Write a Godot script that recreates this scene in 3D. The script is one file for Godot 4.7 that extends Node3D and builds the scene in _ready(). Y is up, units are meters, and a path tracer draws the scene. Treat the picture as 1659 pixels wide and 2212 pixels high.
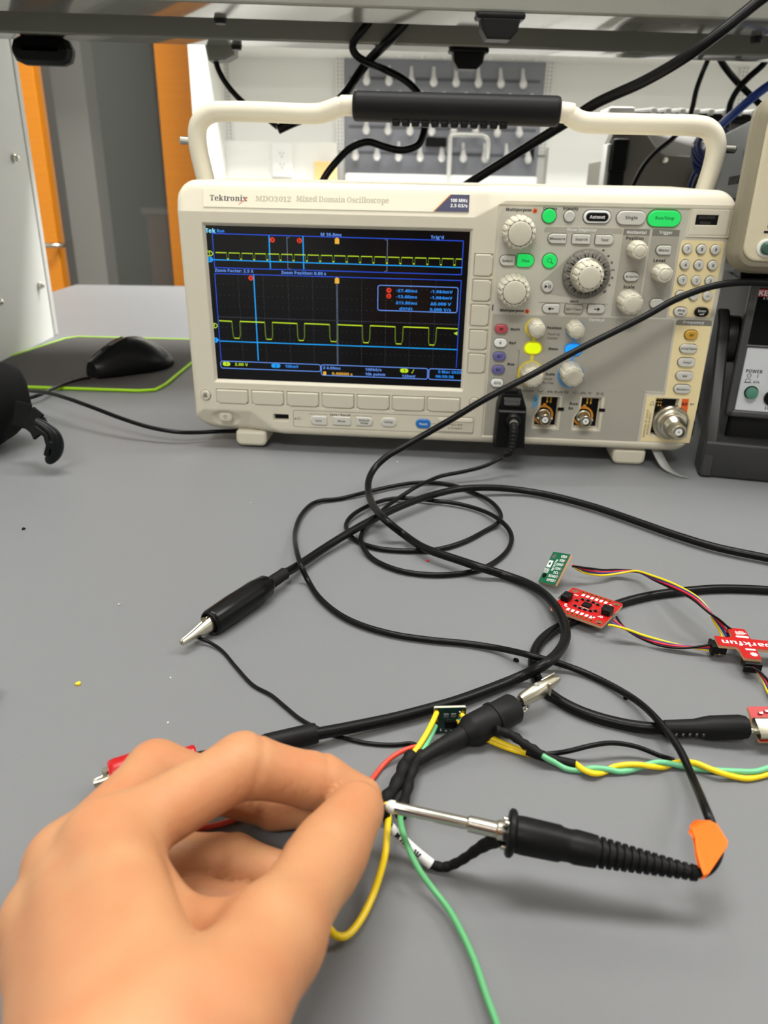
extends Node3D
# Lengths below are millimetres; K turns them into metres. Table top is y = 0, the bench runs away along -z.
const K := 0.001
const FS := Vector3(-164.3, 17.5, -616.0)     # lower left corner of the instrument's face
var mats := {}
var grey_noise: NoiseTexture2D
var fine_noise: NoiseTexture2D

func _ready():
	var cam := Camera3D.new()
	cam.name = "camera"
	add_child(cam)
	cam.basis = Basis(Vector3.RIGHT, deg_to_rad(-22.9503)) * Basis(Vector3.BACK, deg_to_rad(1.2212))
	cam.position = Vector3(0, 203.5, 0) * K
	var optics := CameraAttributesPhysical.new()
	optics.frustum_focal_length = 17.36
	optics.frustum_focus_distance = 0.38
	optics.exposure_aperture = 10.0
	optics.frustum_near = 0.01
	optics.frustum_far = 50.0
	cam.attributes = optics
	cam.current = true
	var we := WorldEnvironment.new()
	we.name = "world"
	var env := Environment.new()
	env.background_mode = Environment.BG_COLOR
	env.background_color = Color(0.02, 0.02, 0.02)
	env.tonemap_mode = Environment.TONE_MAPPER_LINEAR
	env.tonemap_exposure = 1.0
	env.sdfgi_enabled = true
	env.ssao_enabled = true
	env.ssil_enabled = true
	we.environment = env
	add_child(we)
	make_materials()
	# ceiling fixtures of the lab, plus one added fill: each a glowing diffuser with an area light of its size just below it
	ceiling_light(Vector3(-60, 1890, -500), Vector2(1200, 420), 2.9, "long ceiling light panel above the front of the bench")
	ceiling_light(Vector3(300, 1890, -2050), Vector2(1500, 420), 13.0, "long ceiling light panel above the far end of the bench")
	ceiling_light(Vector3(-350, 1890, 1300), Vector2(1200, 420), 4.0, "long ceiling light panel behind the photographer")
	ceiling_light(Vector3(1600, 1890, -500), Vector2(1200, 420), 2.4, "long fill light panel added high at the right of the bench")  # added fill lamp, brightens the white upright and other right-facing sides
	build_room()
	build_bench()
	build_overhead_shelf()
	build_scope()
	build_right_instruments()
	build_back_things()
	build_desk_things()
	build_boards()
	build_probe()
	build_leads()
	build_person()

# ---------------------------------------------------------------- helpers
func pv(a: Array) -> PackedVector3Array:
	var o := PackedVector3Array()
	for i in range(0, a.size(), 3):
		o.append(Vector3(a[i], a[i + 1], a[i + 2]))
	return o

func mk() -> SurfaceTool:
	var s := SurfaceTool.new()
	s.begin(Mesh.PRIMITIVE_TRIANGLES)
	s.set_smooth_group(1)
	return s

func tri(s: SurfaceTool, a: Vector3, b: Vector3, c: Vector3):
	s.add_vertex(a * K)
	s.add_vertex(b * K)
	s.add_vertex(c * K)

func quad(s: SurfaceTool, a: Vector3, b: Vector3, c: Vector3, d: Vector3):   # counter-clockwise seen from outside
	tri(s, a, c, b)
	tri(s, a, d, c)

func skin(s: SurfaceTool, rings: Array, cap0 := true, cap1 := true, groups: Array = [], closed := true):
	var n: int = rings[0].size()
	for i in rings.size() - 1:
		s.set_smooth_group(groups[i] if groups.size() > i else 1)
		var p: PackedVector3Array = rings[i]
		var q: PackedVector3Array = rings[i + 1]
		for j in (n if closed else n - 1):
			var k := (j + 1) % n
			quad(s, p[j], p[k], q[k], q[j])
	s.set_smooth_group(-1)
	for e in 2:
		if (e == 0 and not cap0) or (e == 1 and not cap1):
			continue
		var r: PackedVector3Array = rings[0] if e == 0 else rings[-1]
		var c := Vector3.ZERO
		for v in r:
			c += v / n
		for j in n:
			var k := (j + 1) % n
			if e == 0:
				tri(s, c, r[j], r[k])
			else:
				tri(s, c, r[k], r[j])
	s.set_smooth_group(1)

func spline(p: PackedVector3Array, sub := 6) -> PackedVector3Array:
	var o := PackedVector3Array()
	var n := p.size()
	for i in n - 1:
		var a := p[maxi(i - 1, 0)]
		var d := p[mini(i + 2, n - 1)]
		for k in sub:
			o.append(p[i].cubic_interpolate(p[i + 1], a, d, float(k) / sub))
	o.append(p[n - 1])
	return o

func tube(s: SurfaceTool, pts: PackedVector3Array, r, n := 10, caps := true):   # r: a number, or one number per point
	var rings := []
	var m := pts.size()
	var nrm := Vector3.ZERO
	for i in m:
		var t := (pts[mini(i + 1, m - 1)] - pts[maxi(i - 1, 0)]).normalized()
		if i == 0:
			nrm = t.cross(Vector3.UP if absf(t.y) < 0.9 else Vector3.RIGHT).normalized()
		else:
			nrm = (nrm - t * nrm.dot(t)).normalized()
		var bi := t.cross(nrm)
		var rr: float = r[i] if r is Array or r is PackedFloat32Array else r
		var ring := PackedVector3Array()
		for j in n:
			var a := TAU * j / n
			ring.append(pts[i] + (nrm * cos(a) + bi * sin(a)) * rr)
		rings.append(ring)
	skin(s, rings, caps, caps)

func lathe(s: SurfaceTool, prof: Array, n := 24, xf := Transform3D()):   # prof: Vector2(radius, along y)
	var rings := []
	var groups := []
	var g := 1
	for i in prof.size():
		var ring := PackedVector3Array()
		for j in n:
			var a := TAU * j / n
			ring.append(xf * Vector3(sin(a) * prof[i].x, prof[i].y, cos(a) * prof[i].x))
		rings.append(ring)
		if i > 1:
			var e1: Vector2 = (prof[i - 1] - prof[i - 2]).normalized()
			var e2: Vector2 = (prof[i] - prof[i - 1]).normalized()
			if e1.dot(e2) < 0.8:
				g += 1
		if i > 0:
			groups.append(g)
	skin(s, rings, prof[0].x > 0.01, prof[-1].x > 0.01, groups)

func along(a: Vector3, b: Vector3) -> Transform3D:   # y axis from a to b
	var y := (b - a).normalized()
	var x := y.cross(Vector3.BACK if absf(y.z) < 0.9 else Vector3.RIGHT).normalized()
	return Transform3D(Basis(x, y, x.cross(y)), a)

func rrect(w: float, h: float, r, n := 4, c := Vector2.ZERO) -> PackedVector2Array:   # r: number or [tl, tr, br, bl]
	var rs: Array = r if r is Array else [r, r, r, r]
	var o := PackedVector2Array()
	var q := [[1, 1, 0, rs[1]], [-1, 1, 1, rs[0]], [-1, -1, 2, rs[3]], [1, -1, 3, rs[2]]]
	for k in q:
		var rad: float = minf(k[3], minf(w, h) / 2.0)
		var cc := c + Vector2(k[0] * (w / 2.0 - rad), k[1] * (h / 2.0 - rad))
		if rad < 0.01:
			o.append(cc)
			continue
		for i in n + 1:
			var a: float = (k[2] + float(i) / n) * PI / 2.0
			o.append(cc + Vector2(cos(a), sin(a)) * rad)
	var clean := PackedVector2Array()
	for i in o.size():
		if o[i].distance_to(o[i - 1]) > 0.001:
			clean.append(o[i])
	return clean

func circle(r: float, n := 24, c := Vector2.ZERO) -> PackedVector2Array:
	var o := PackedVector2Array()
	for i in n:
		o.append(c + Vector2(cos(TAU * i / n), sin(TAU * i / n)) * r)
	return o

func prism(s: SurfaceTool, outline: PackedVector2Array, layers: Array, xf := Transform3D(), back := true):   # layers: [inset, z], z rising
	var n := outline.size()
	var nr := PackedVector2Array()
	var eg := []
	var g := 1
	for i in n:
		var e1 := (outline[i] - outline[i - 1]).normalized()
		var e2 := (outline[(i + 1) % n] - outline[i]).normalized()
		var m := Vector2(e1.y, -e1.x) + Vector2(e2.y, -e2.x)
		var l := m.length()
		nr.append(m / l * minf(2.0 / l, 2.0) if l > 0.01 else Vector2(e1.y, -e1.x))
		if e1.dot(e2) < 0.75:
			g += 1
		eg.append(g)
	var rings := []
	for la in layers:
		var ring := PackedVector3Array()
		for i in n:
			var p: Vector2 = outline[i] - nr[i] * la[0]
			ring.append(xf * Vector3(p.x, p.y, la[1]))
		rings.append(ring)
	for i in layers.size() - 1:
		for j in n:
			var k := (j + 1) % n
			s.set_smooth_group(eg[j] + 100 * i)
			quad(s, rings[i][j], rings[i][k], rings[i + 1][k], rings[i + 1][j])
	s.set_smooth_group(-1)
	for e in 2:
		if e == 0 and not back:
			continue
		var la: Array = layers[0] if e == 0 else layers[-1]
		var ring: PackedVector3Array = rings[0] if e == 0 else rings[-1]
		var flat := PackedVector2Array()
		for i in n:
			flat.append(outline[i] - nr[i] * la[0])
		var idx := Geometry2D.triangulate_polygon(flat)
		for i in range(0, idx.size(), 3):
			var a := idx[i]
			var b := idx[i + 1]
			var c := idx[i + 2]
			if (flat[b] - flat[a]).cross(flat[c] - flat[a]) < 0:
				var t := b
				b = c
				c = t
			if e == 0:
				tri(s, ring[a], ring[b], ring[c])
			else:
				tri(s, ring[a], ring[c], ring[b])
	s.set_smooth_group(1)

func box(s: SurfaceTool, size: Vector3, xf := Transform3D(), bev := 0.0):   # centred, edges chamfered
	var b := minf(bev, minf(size.x, minf(size.y, size.z)) * 0.45)
	var o := rrect(size.x, size.y, b, 2)
	if b <= 0.0:
		prism(s, o, [[0.0, -size.z / 2], [0.0, size.z / 2]], xf)
	else:
		prism(s, o, [[b, -size.z / 2], [b * 0.3, -size.z / 2 + b * 0.3], [0.0, -size.z / 2 + b], [0.0, size.z / 2 - b], [b * 0.3, size.z / 2 - b * 0.3], [b, size.z / 2]], xf)

func at(x: float, y: float, z: float, b := Basis()) -> Transform3D:
	return Transform3D(b, Vector3(x, y, z))

func line2(s: SurfaceTool, a: Vector2, b: Vector2, w: float, z: float):
	var d := (b - a).normalized()
	var n := Vector2(-d.y, d.x) * w / 2.0
	s.set_smooth_group(-1)
	quad(s, Vector3(a.x - n.x, a.y - n.y, z), Vector3(b.x - n.x, b.y - n.y, z), Vector3(b.x + n.x, b.y + n.y, z), Vector3(a.x + n.x, a.y + n.y, z))

func frame2(s: SurfaceTool, o: PackedVector2Array, w: float, z: float):
	for i in o.size():
		line2(s, o[i], o[(i + 1) % o.size()], w, z)

func txt(s: SurfaceTool, words: String, cap: float, xf: Transform3D, wide := 0.0, font := "Droid Sans", left := false, bold := false):   # cap height and width in mm, flat letters
	var tm := TextMesh.new()
	var f := SystemFont.new()
	f.font_names = PackedStringArray([font])
	if bold:
		f.font_weight = 700
	tm.font = f
	tm.font_size = 24
	tm.pixel_size = cap / 0.714 / 24.0 * K
	tm.depth = 0.0
	tm.curve_step = 2.0
	tm.text = words
	var bb := tm.get_aabb()
	var sx := 1.0
	if wide > 0.0 and bb.size.x > 0.0:
		sx = wide * K / bb.size.x
	var c := bb.get_center()
	var shift := Transform3D(Basis.from_scale(Vector3(sx, 1, 1)), Vector3(-(bb.position.x if left else c.x) * sx, -c.y, 0))
	var full := Transform3D(xf.basis, xf.origin * K) * shift
	var arr := tm.surface_get_arrays(0)
	var vv: PackedVector3Array = arr[Mesh.ARRAY_VERTEX]
	var ii = arr[Mesh.ARRAY_INDEX]
	s.set_smooth_group(-1)
	if ii == null or ii.size() == 0:
		for v in vv:
			s.add_vertex(full * v)
	else:
		for k in ii:
			s.add_vertex(full * vv[k])
	s.set_smooth_group(1)

func done(s: SurfaceTool, m: Material, smooth := true) -> ArrayMesh:
	if smooth:
		s.generate_normals()
	var a := s.commit()
	a.surface_set_material(0, m)
	return a

func put(called: String, a: Mesh, par: Node3D, pos := Vector3.ZERO, b := Basis()) -> MeshInstance3D:
	var o := MeshInstance3D.new()
	o.name = called
	o.mesh = a
	par.add_child(o, true)
	o.transform = Transform3D(b, pos * K)
	return o

func part(called: String, s: SurfaceTool, m: Material, par: Node3D, pos := Vector3.ZERO, b := Basis()) -> MeshInstance3D:
	return put(called, done(s, m), par, pos, b)

func numbered(called: String) -> String:
	if not has_node(called):
		return called
	var i := 1
	while has_node("%s_%03d" % [called, i]):
		i += 1
	return "%s_%03d" % [called, i]

func tag(o: Node3D, label: String, category := "", group := "", kind := ""):
	o.set_meta("label", label)
	if category:
		o.set_meta("category", category)
	if group:
		o.set_meta("group", group)
	if kind:
		o.set_meta("kind", kind)

func thing(called: String, label: String, category: String, pos := Vector3.ZERO, b := Basis(), group := "") -> Node3D:
	var o := Node3D.new()
	o.name = numbered(called)
	add_child(o)
	o.transform = Transform3D(b, pos * K)
	tag(o, label, category, group)
	return o

func solo(called: String, s: SurfaceTool, m: Material, label: String, category: String, pos := Vector3.ZERO, b := Basis(), group := "") -> MeshInstance3D:
	var o := put(numbered(called), done(s, m), self, pos, b)
	tag(o, label, category, group)
	return o

func struct(called: String, s: SurfaceTool, m: Material, label: String, pos := Vector3.ZERO, b := Basis()) -> MeshInstance3D:
	var o := put(called, done(s, m), self, pos, b)
	tag(o, label, "", "", "structure")
	return o

func moved(p: PackedVector3Array, by: Vector3) -> PackedVector3Array:
	var o := PackedVector3Array()
	for v in p:
		o.append(v + by)
	return o

# ---------------------------------------------------------------- materials
func paint(key: String, c: Color, rough := 0.5, metal := 0.0, grain := 0.0) -> StandardMaterial3D:
	if mats.has(key):
		return mats[key]
	var m := StandardMaterial3D.new()
	m.resource_name = key
	m.albedo_color = c
	m.roughness = rough
	m.metallic = metal
	if metal == 0.0 and c.get_luminance() < 0.12:
		m.metallic_specular = 0.3
	if grain > 0.0:
		m.uv1_triplanar = true
		m.uv1_scale = Vector3.ONE * 30.0
		m.heightmap_enabled = true
		m.heightmap_texture = fine_noise
		m.heightmap_scale = grain
	mats[key] = m
	return m

func glow(key: String, c: Color, energy: float) -> StandardMaterial3D:
	if mats.has(key):
		return mats[key]
	var m := paint(key, c.darkened(0.5), 0.4)
	m.emission_enabled = true
	m.emission = c
	m.emission_energy_multiplier = energy
	return m

func c8(r: int, g: int, b: int) -> Color:
	return Color8(r, g, b)

func noise_tex(freq: float, lo: Color, hi: Color, size := 512, oct := 4, sd := 3) -> NoiseTexture2D:
	var n := FastNoiseLite.new()
	n.seed = sd
	n.noise_type = FastNoiseLite.TYPE_SIMPLEX
	n.frequency = freq
	n.fractal_octaves = oct
	var t := NoiseTexture2D.new()
	t.width = size
	t.height = size
	t.seamless = true
	t.noise = n
	var g := Gradient.new()
	g.colors = PackedColorArray([lo, hi])
	t.color_ramp = g
	return t

func make_materials():
	grey_noise = noise_tex(0.02, Color(0.9, 0.9, 0.9), Color(1, 1, 1))
	fine_noise = noise_tex(0.2, Color(0.2, 0.2, 0.2), Color(0.8, 0.8, 0.8), 512, 3, 8)
	var table := paint("laminate", c8(122, 123, 125), 0.5, 0.0)
	table.uv1_triplanar = true
	table.uv1_world_triplanar = true
	table.uv1_scale = Vector3.ONE * 6.0
	table.albedo_texture = noise_tex(0.35, Color(0.93, 0.93, 0.93), Color(1, 1, 1), 1024, 3, 5)
	table.metallic_specular = 0.4
	paint("cream", c8(214, 207, 188), 0.5, 0.0, 0.01)
	paint("cream_key", c8(204, 198, 180), 0.45)
	paint("panel_grey", c8(198, 194, 182), 0.5, 0.0, 0.01)
	paint("panel_dark", c8(170, 166, 154), 0.5, 0.0, 0.01)
	paint("panel_mid", c8(172, 168, 156), 0.5)
	paint("strip_grey", c8(126, 122, 114), 0.5)
	paint("keypad_tan", c8(240, 222, 172), 0.5)
	paint("key_grey", c8(204, 202, 194), 0.4)
	paint("key_rim", c8(110, 106, 96), 0.5)
	paint("black_plastic", c8(14, 14, 15), 0.42)
	paint("black_rubber", c8(15, 15, 16), 0.5)
	paint("cable_black", c8(11, 11, 12), 0.33)
	paint("deep_black", c8(6, 6, 7), 0.5)
	paint("ink", c8(30, 28, 32), 0.6)
	paint("ink_grey", c8(120, 114, 104), 0.6)
	paint("ink_white", c8(235, 235, 230), 0.6)
	paint("navy", c8(44, 42, 78), 0.5)
	paint("orange_ink", c8(232, 96, 34), 0.5)
	paint("steel", c8(205, 202, 192), 0.22, 1.0)
	paint("nickel", c8(196, 190, 172), 0.28, 1.0)
	paint("brass", c8(200, 150, 60), 0.35, 1.0)
	paint("amber", c8(214, 138, 30), 0.4)
	paint("gold_pad", c8(214, 170, 70), 0.3, 1.0)
	paint("solder", c8(205, 205, 205), 0.25, 1.0)
	paint("white_plastic", c8(236, 236, 232), 0.45)
	paint("white_wall", c8(236, 236, 231), 0.7)
	paint("white_steel", c8(226, 226, 222), 0.45, 0.0)
	paint("pcb_red", c8(176, 12, 16), 0.35)
	paint("pcb_edge", c8(206, 160, 120), 0.6)
	paint("pcb_green", c8(16, 96, 66), 0.35)
	paint("pcb_dark", c8(22, 52, 44), 0.35)
	paint("wire_red", c8(206, 30, 52), 0.4)
	paint("wire_orange", c8(220, 70, 48), 0.4)
	paint("wire_yellow", c8(244, 208, 12), 0.4)
	paint("wire_green", c8(112, 190, 140), 0.4)
	paint("wire_blue", c8(36, 50, 120), 0.4)
	paint("lead_red", c8(178, 6, 16), 0.3)
	paint("tag_orange", c8(255, 116, 10), 0.7)
	paint("shrink", c8(18, 18, 18), 0.6)
	paint("wood_orange", c8(222, 138, 14), 0.45)
	paint("tan_card", c8(196, 160, 104), 0.8)
	paint("rail_grey", c8(150, 150, 144), 0.3, 0.0)
	paint("pad_cloth", c8(62, 58, 56), 0.9)
	paint("pad_edge", c8(158, 208, 20), 0.7)
	paint("fabric_black", c8(8, 8, 9), 0.85)
	paint("blue_cable", c8(24, 62, 150), 0.45)
	paint("power_green", c8(74, 132, 108), 0.35)
	paint("grey_device", c8(120, 116, 106), 0.5)

func ceiling_light(pos: Vector3, size: Vector2, energy: float, label: String):
	var o := thing("ceiling_light", label, "ceiling light", pos)
	var s := mk()
	for k in [[0.0, size.y / 2 + 12, size.x + 48, 24.0], [0.0, -size.y / 2 - 12, size.x + 48, 24.0]]:
		box(s, Vector3(k[2], 40, k[3]), at(k[0], 0, k[1]), 3)
	for k in [-1, 1]:
		box(s, Vector3(24, 40, size.y), at(k * (size.x / 2 + 12), 0, 0), 3)
	part("frame", s, mats.white_steel, o)
	s = mk()
	box(s, Vector3(size.x, 12, size.y), at(0, 6, 0), 2)
	part("light_diffuser", s, glow("lamp_glow", Color(1, 0.985, 0.95), 3.0), o)
	var l := AreaLight3D.new()
	l.name = "lamp"
	l.area_size = size * K
	l.light_energy = energy
	l.light_color = Color(1, 0.997, 0.985)
	l.area_range = 8.0
	l.area_attenuation = 2.0
	l.shadow_enabled = true
	o.add_child(l)
	l.position = Vector3(0, -0.012, 0)
	l.rotation_degrees = Vector3(-90, 0, 0)

# ---------------------------------------------------------------- the room
func slab(called: String, lo: Vector3, hi: Vector3, m: Material, label: String):
	var s := mk()
	box(s, hi - lo, Transform3D(Basis(), Vector3.ZERO))
	struct(called, s, m, label, (lo + hi) / 2.0)

func build_room():
	var w: Material = mats.white_wall
	slab("floor", Vector3(-2600, -1000, -3100), Vector3(3000, -900, 2600), paint("floor_vinyl", c8(120, 116, 110), 0.5), "grey floor of the lab")
	slab("ceiling", Vector3(-2600, 1920, -3100), Vector3(3000, 2020, 2600), w, "white ceiling of the lab")
	slab("wall_left", Vector3(-2700, -900, -3100), Vector3(-2600, 1920, 2600), w, "white wall on the left of the lab")
	slab("wall_right", Vector3(3000, -900, -3100), Vector3(3100, 1920, 2600), w, "white wall on the right of the lab")
	slab("wall_front", Vector3(-2600, -900, 2600), Vector3(3000, 1920, 2700), w, "white wall behind the photographer")
	# the far wall with the doorway at its left and the shelved recess at its right
	slab("wall_back", Vector3(-706, -900, -3100), Vector3(3000, 1920, -3000), w, "white far wall behind the bench, right of the wooden door")
	slab("wall_back_left", Vector3(-2600, -900, -3100), Vector3(-1445, 1920, -3000), w, "white far wall left of the wooden door")
	slab("wall_back_header", Vector3(-1445, 1250, -3100), Vector3(-706, 1920, -3000), w, "white wall above the wooden door")
	slab("wall_pier", Vector3(-645, -900, -3000), Vector3(-594, 1920, -2700), w, "white end wall between the wooden door and the recess")
	slab("trim_shelf", Vector3(-594, 650, -3000), Vector3(3000, 690, -2700), w, "white shelf across the top of the recess in the far wall")
	slab("wall_ledge_left", Vector3(-594, -900, -3000), Vector3(-195, 382, -2940), w, "white lower wall panel left of the pegged drying rack")
	slab("wall_ledge_right", Vector3(560, -900, -3000), Vector3(3000, 382, -2940), w, "white lower wall panel right of the pegged drying rack")
	# door with a tall glass pane, dark room beyond
	var d := thing("door_1", "wooden door with a tall glass pane onto an unlit room", "door", Vector3(-1075, -900, -3050))
	d.set_meta("kind", "structure")
	var wood: StandardMaterial3D = mats.wood_orange
	wood.uv1_triplanar = true
	wood.uv1_scale = Vector3(60, 4, 60)
	wood.albedo_texture = noise_tex(0.05, Color(0.86, 0.82, 0.78), Color(1, 1, 1), 256, 4, 11)
	for k in [[-1445.0, -1268.0], [-836.0, -706.0]]:
		var s := mk()
		box(s, Vector3(k[1] - k[0], 2150, 70), at((k[0] + k[1]) / 2 + 1075, 1075, 20), 3)
		part("stile", s, wood, d)
	for k in [[0.0, 220.0], [2000.0, 150.0]]:
		var s := mk()
		box(s, Vector3(432, k[1], 50), at(23, k[0] + k[1] / 2, 15), 2)
		part("crossbar", s, wood, d)
	var s := mk()
	box(s, Vector3(440, 1790, 6), at(23, 1110, 10), 0)
	var glass := StandardMaterial3D.new()
	glass.resource_name = "door_glass"
	glass.transparency = BaseMaterial3D.TRANSPARENCY_ALPHA
	glass.albedo_color = Color(0.9, 0.92, 0.9, 0.05)
	glass.roughness = 0.05
	glass.metallic_specular = 0.22
	part("pane", s, glass, d)
	s = mk()
	tube(s, pv([-170, 915, 60, -185, 915, 95, -200, 915, 95, -240, 915, 95]), 10.0, 10)
	part("handle", s, mats.steel, d)
	# unlit room seen through the pane
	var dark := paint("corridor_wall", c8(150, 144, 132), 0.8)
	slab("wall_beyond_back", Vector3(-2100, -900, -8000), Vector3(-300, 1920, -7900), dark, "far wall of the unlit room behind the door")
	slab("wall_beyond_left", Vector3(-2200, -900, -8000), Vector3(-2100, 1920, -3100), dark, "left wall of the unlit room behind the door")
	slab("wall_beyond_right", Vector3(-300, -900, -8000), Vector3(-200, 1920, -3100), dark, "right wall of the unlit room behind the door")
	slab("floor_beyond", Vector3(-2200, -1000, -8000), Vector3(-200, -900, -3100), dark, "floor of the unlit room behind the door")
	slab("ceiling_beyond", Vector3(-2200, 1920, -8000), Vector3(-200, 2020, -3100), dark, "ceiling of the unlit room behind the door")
	s = mk()
	box(s, Vector3(150, 2820, 150), Transform3D(), 3)
	struct("column_grey", s, paint("column_paint", c8(196, 192, 182), 0.7), "grey column in the dark room behind the glass door", Vector3(-1470, 510, -3900))
	var c := thing("cupboard", "dark brown cupboard in the unlit room behind the glass door", "cupboard", Vector3(-1060, -900, -4500))
	s = mk()
	box(s, Vector3(520, 1000, 400), at(0, 500, 0), 4)
	part("body", s, paint("cupboard_wood", c8(120, 74, 42), 0.5), c)
	s = mk()
	box(s, Vector3(560, 30, 440), at(0, 1015, 0), 4)
	part("top", s, paint("cupboard_top", c8(150, 146, 140), 0.5), c)

func build_bench():
	var o := thing("workbench", "long workbench with a pale grey laminate top", "workbench", Vector3(-748, -900, -1832), Basis(Vector3.UP, deg_to_rad(3.0)))
	var s := mk()
	box(s, Vector3(2300, 32, 1990), at(1150, 884, 995), 3)
	part("worktop", s, mats.laminate, o)
	for k in [[60, 60], [2240, 60], [60, 1900], [2240, 1900]]:
		s = mk()
		box(s, Vector3(60, 868, 60), at(k[0], 434, k[1]), 3)
		part("leg", s, mats.rail_grey, o)

func build_overhead_shelf():
	var b := Basis(Vector3.UP, deg_to_rad(2.9))
	var o := thing("overhead_shelf", "grey metal instrument shelf spanning the top of the bench", "shelf", Vector3(0, 351, 0), b)
	var m := paint("rail_paint", c8(128, 128, 121), 0.1)
	var s := mk()
	box(s, Vector3(2100, 90, 60), at(150, 45, -770), 2)
	part("front_rail", s, m, o)
	s = mk()
	box(s, Vector3(2100, 60, 36), at(150, 30, -918), 2)
	part("rear_rail", s, m, o)
	s = mk()
	box(s, Vector3(2100, 16, 560), at(150, 98, -1020), 2)
	part("board", s, m, o)
	for x in [-560, 1150]:
		s = mk()
		box(s, Vector3(40, 30, 100), at(x, 75, -850), 2)
		part("crosspiece", s, m, o)
	for q in [Vector3(-158.7, 355.9, -795), Vector3(-168.8, 357.7, -925), Vector3(345.9, 355.8, -830)]:
		s = mk()
		lathe(s, [Vector2(0, -4), Vector2(5, -4), Vector2(6, 0), Vector2(6, 1.5)], 12)
		part("screw", s, mats.black_plastic, o, b.inverse() * Vector3(q.x, 351, q.z) - Vector3(0, 351, 0))
	# unseen cases added on the shelf to keep the far lamp off the front bench
	for k in [[-620.0, 420.0, 300.0, "wide grey case added to shade the bench, on the overhead shelf above the wooden door"], [-170.0, 440.0, 330.0, "grey case added to shade the bench, on the overhead shelf above the oscilloscope screen"], [300.0, 430.0, 320.0, "grey case added to shade the bench, on the overhead shelf above the oscilloscope keypad"], [770.0, 420.0, 310.0, "grey case added to shade the bench, on the overhead shelf above the stacked meter"]]:
		var ic := thing("added_shade_case", k[3], "instrument", b * Vector3(k[0] + 60.0, 458, -1020), b, "added shade cases on the overhead shelf")
		s = mk()
		box(s, Vector3(k[1], k[2], 420), at(0, k[2] / 2 + 8, 0), 5)
		part("body", s, mats.grey_device, ic)
		s = mk()
		prism(s, rrect(k[1] - 16, k[2] - 16, 6, 3), [[0, 0], [0, 5], [1.5, 7]], at(0, k[2] / 2 + 8, 209))
		part("front_panel", s, mats.panel_grey, ic)
		for x in [-1, 1]:
			s = mk()
			box(s, Vector3(30, 9, 300), at(x * (k[1] / 2 - 40), 4.5, 0), 2)
			part("foot", s, mats.black_rubber, ic)
	# black cable clips screwed under the two rails
	var where := [[Vector3(90.3, 351, -752), 1.0, "black plastic cable clip under the front rail of the overhead shelf"], [Vector3(78.8, 351.2, -912), 1.0, "smaller black plastic cable clip under the rear rail, above the pegged rack"]]
	for k in where:
		var q: Vector3 = k[0]
		s = mk()
		box(s, Vector3(42, 5, 18), at(0, -2.5, 0), 2)
		prism(s, PackedVector2Array([Vector2(-11, -20), Vector2(9, -20), Vector2(15, -14), Vector2(17, -4), Vector2(-17, -4), Vector2(-16, -13)]), [[1.5, -9], [0, -7.5], [0, 7.5], [1.5, 9]])
		solo("cable_clip", s, mats.black_plastic, k[2], "clip", Vector3(q.x, 351, q.z), b, "cable clips under the overhead shelf")
	# black holder at the left end and grey adapter plug hanging at the pier
	s = mk()
	box(s, Vector3(62, 26, 30), at(0, -13, 0), 11)
	var hq := Vector3(-366.1, 348.1, -897)
	solo("cable_holder", s, mats.deep_black, "rounded black cable holder under the left end of the rear rail", "cable holder", Vector3(hq.x, 351, -917.0 - hq.x * 0.0507), b)
	var gq := Vector3(-191.9, 359.3, -960)
	o = thing("adapter_plug", "grey moulded plug hanging from the rear rail with a black cord", "plug", Vector3(gq.x, gq.y, gq.z))
	s = mk()
	prism(s, PackedVector2Array([Vector2(-18, 4), Vector2(-13, -19), Vector2(5, -18), Vector2(16, -13), Vector2(17, 3)]), [[2, -14], [0, -11], [0, 11], [2, 14]])
	part("body", s, paint("plug_grey", c8(128, 128, 118), 0.5), o)
	s = mk()
	box(s, Vector3(5, 10, 5), at(-6, 8, 0), 1)
	part("hanger", s, mats.black_plastic, o)
	s = mk()
	tube(s, moved(spline(pv([-200, 346.7, -960, -197.7, 335.5, -960, -192.2, 324.3, -960, -183.4, 313, -960, -172.4, 302.6, -960, -160.7, 294.4, -960, -145.1, 285.8, -960, -132.2, 276.6, -960])), -Vector3(gq)), 3.2, 10)
	part("cord", s, mats.cable_black, o)
	# white side upright on the bench, bolts in its face
	var ub := Basis(Vector3.UP, deg_to_rad(4.6))
	o = thing("bench_upright", "white steel side panel standing at the left of the mouse mat", "panel", Vector3(-510, 0, -1158), ub)
	var tilt := Basis(Vector3(0, 0, 1), Vector3(0, 1, 0), Vector3(-1, 0, 0))
	s = mk()
	prism(s, PackedVector2Array([Vector2(18, 0), Vector2(560, 0), Vector2(560, 345), Vector2(190, 345), Vector2(190, 430), Vector2(18, 430)]), [[0, 0], [0, 24], [1, 25]], Transform3D(tilt, Vector3(0, 0, 0)))
	part("sheet", s, mats.white_steel, o)
	s = mk()
	box(s, Vector3(30, 430, 16), at(-14, 215, 8), 1.5)
	part("flange", s, mats.white_steel, o)
	for q in [Vector3(-494.6, 242.5, -1090), Vector3(-503.3, 77.5, -1110), Vector3(-488.9, 73.7, -960)]:
		s = mk()
		lathe(s, [Vector2(5.5, 0), Vector2(5.5, 2), Vector2(4, 3), Vector2(3.6, 5.5), Vector2(2, 7), Vector2(0, 7.3)], 14, Transform3D(Basis(Vector3.BACK, -PI / 2), Vector3.ZERO))
		var lq: Vector3 = ub.inverse() * (Vector3(q) - Vector3(-510, 0, -1158))
		part("bolt", s, mats.steel, o, Vector3(1, lq.y, lq.z))

# ---------------------------------------------------------------- the oscilloscope (local x right, y up, z out of its face)
func sstep(d: float, w: float) -> float:
	return clampf(d / w, 0.0, 1.0)

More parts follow.
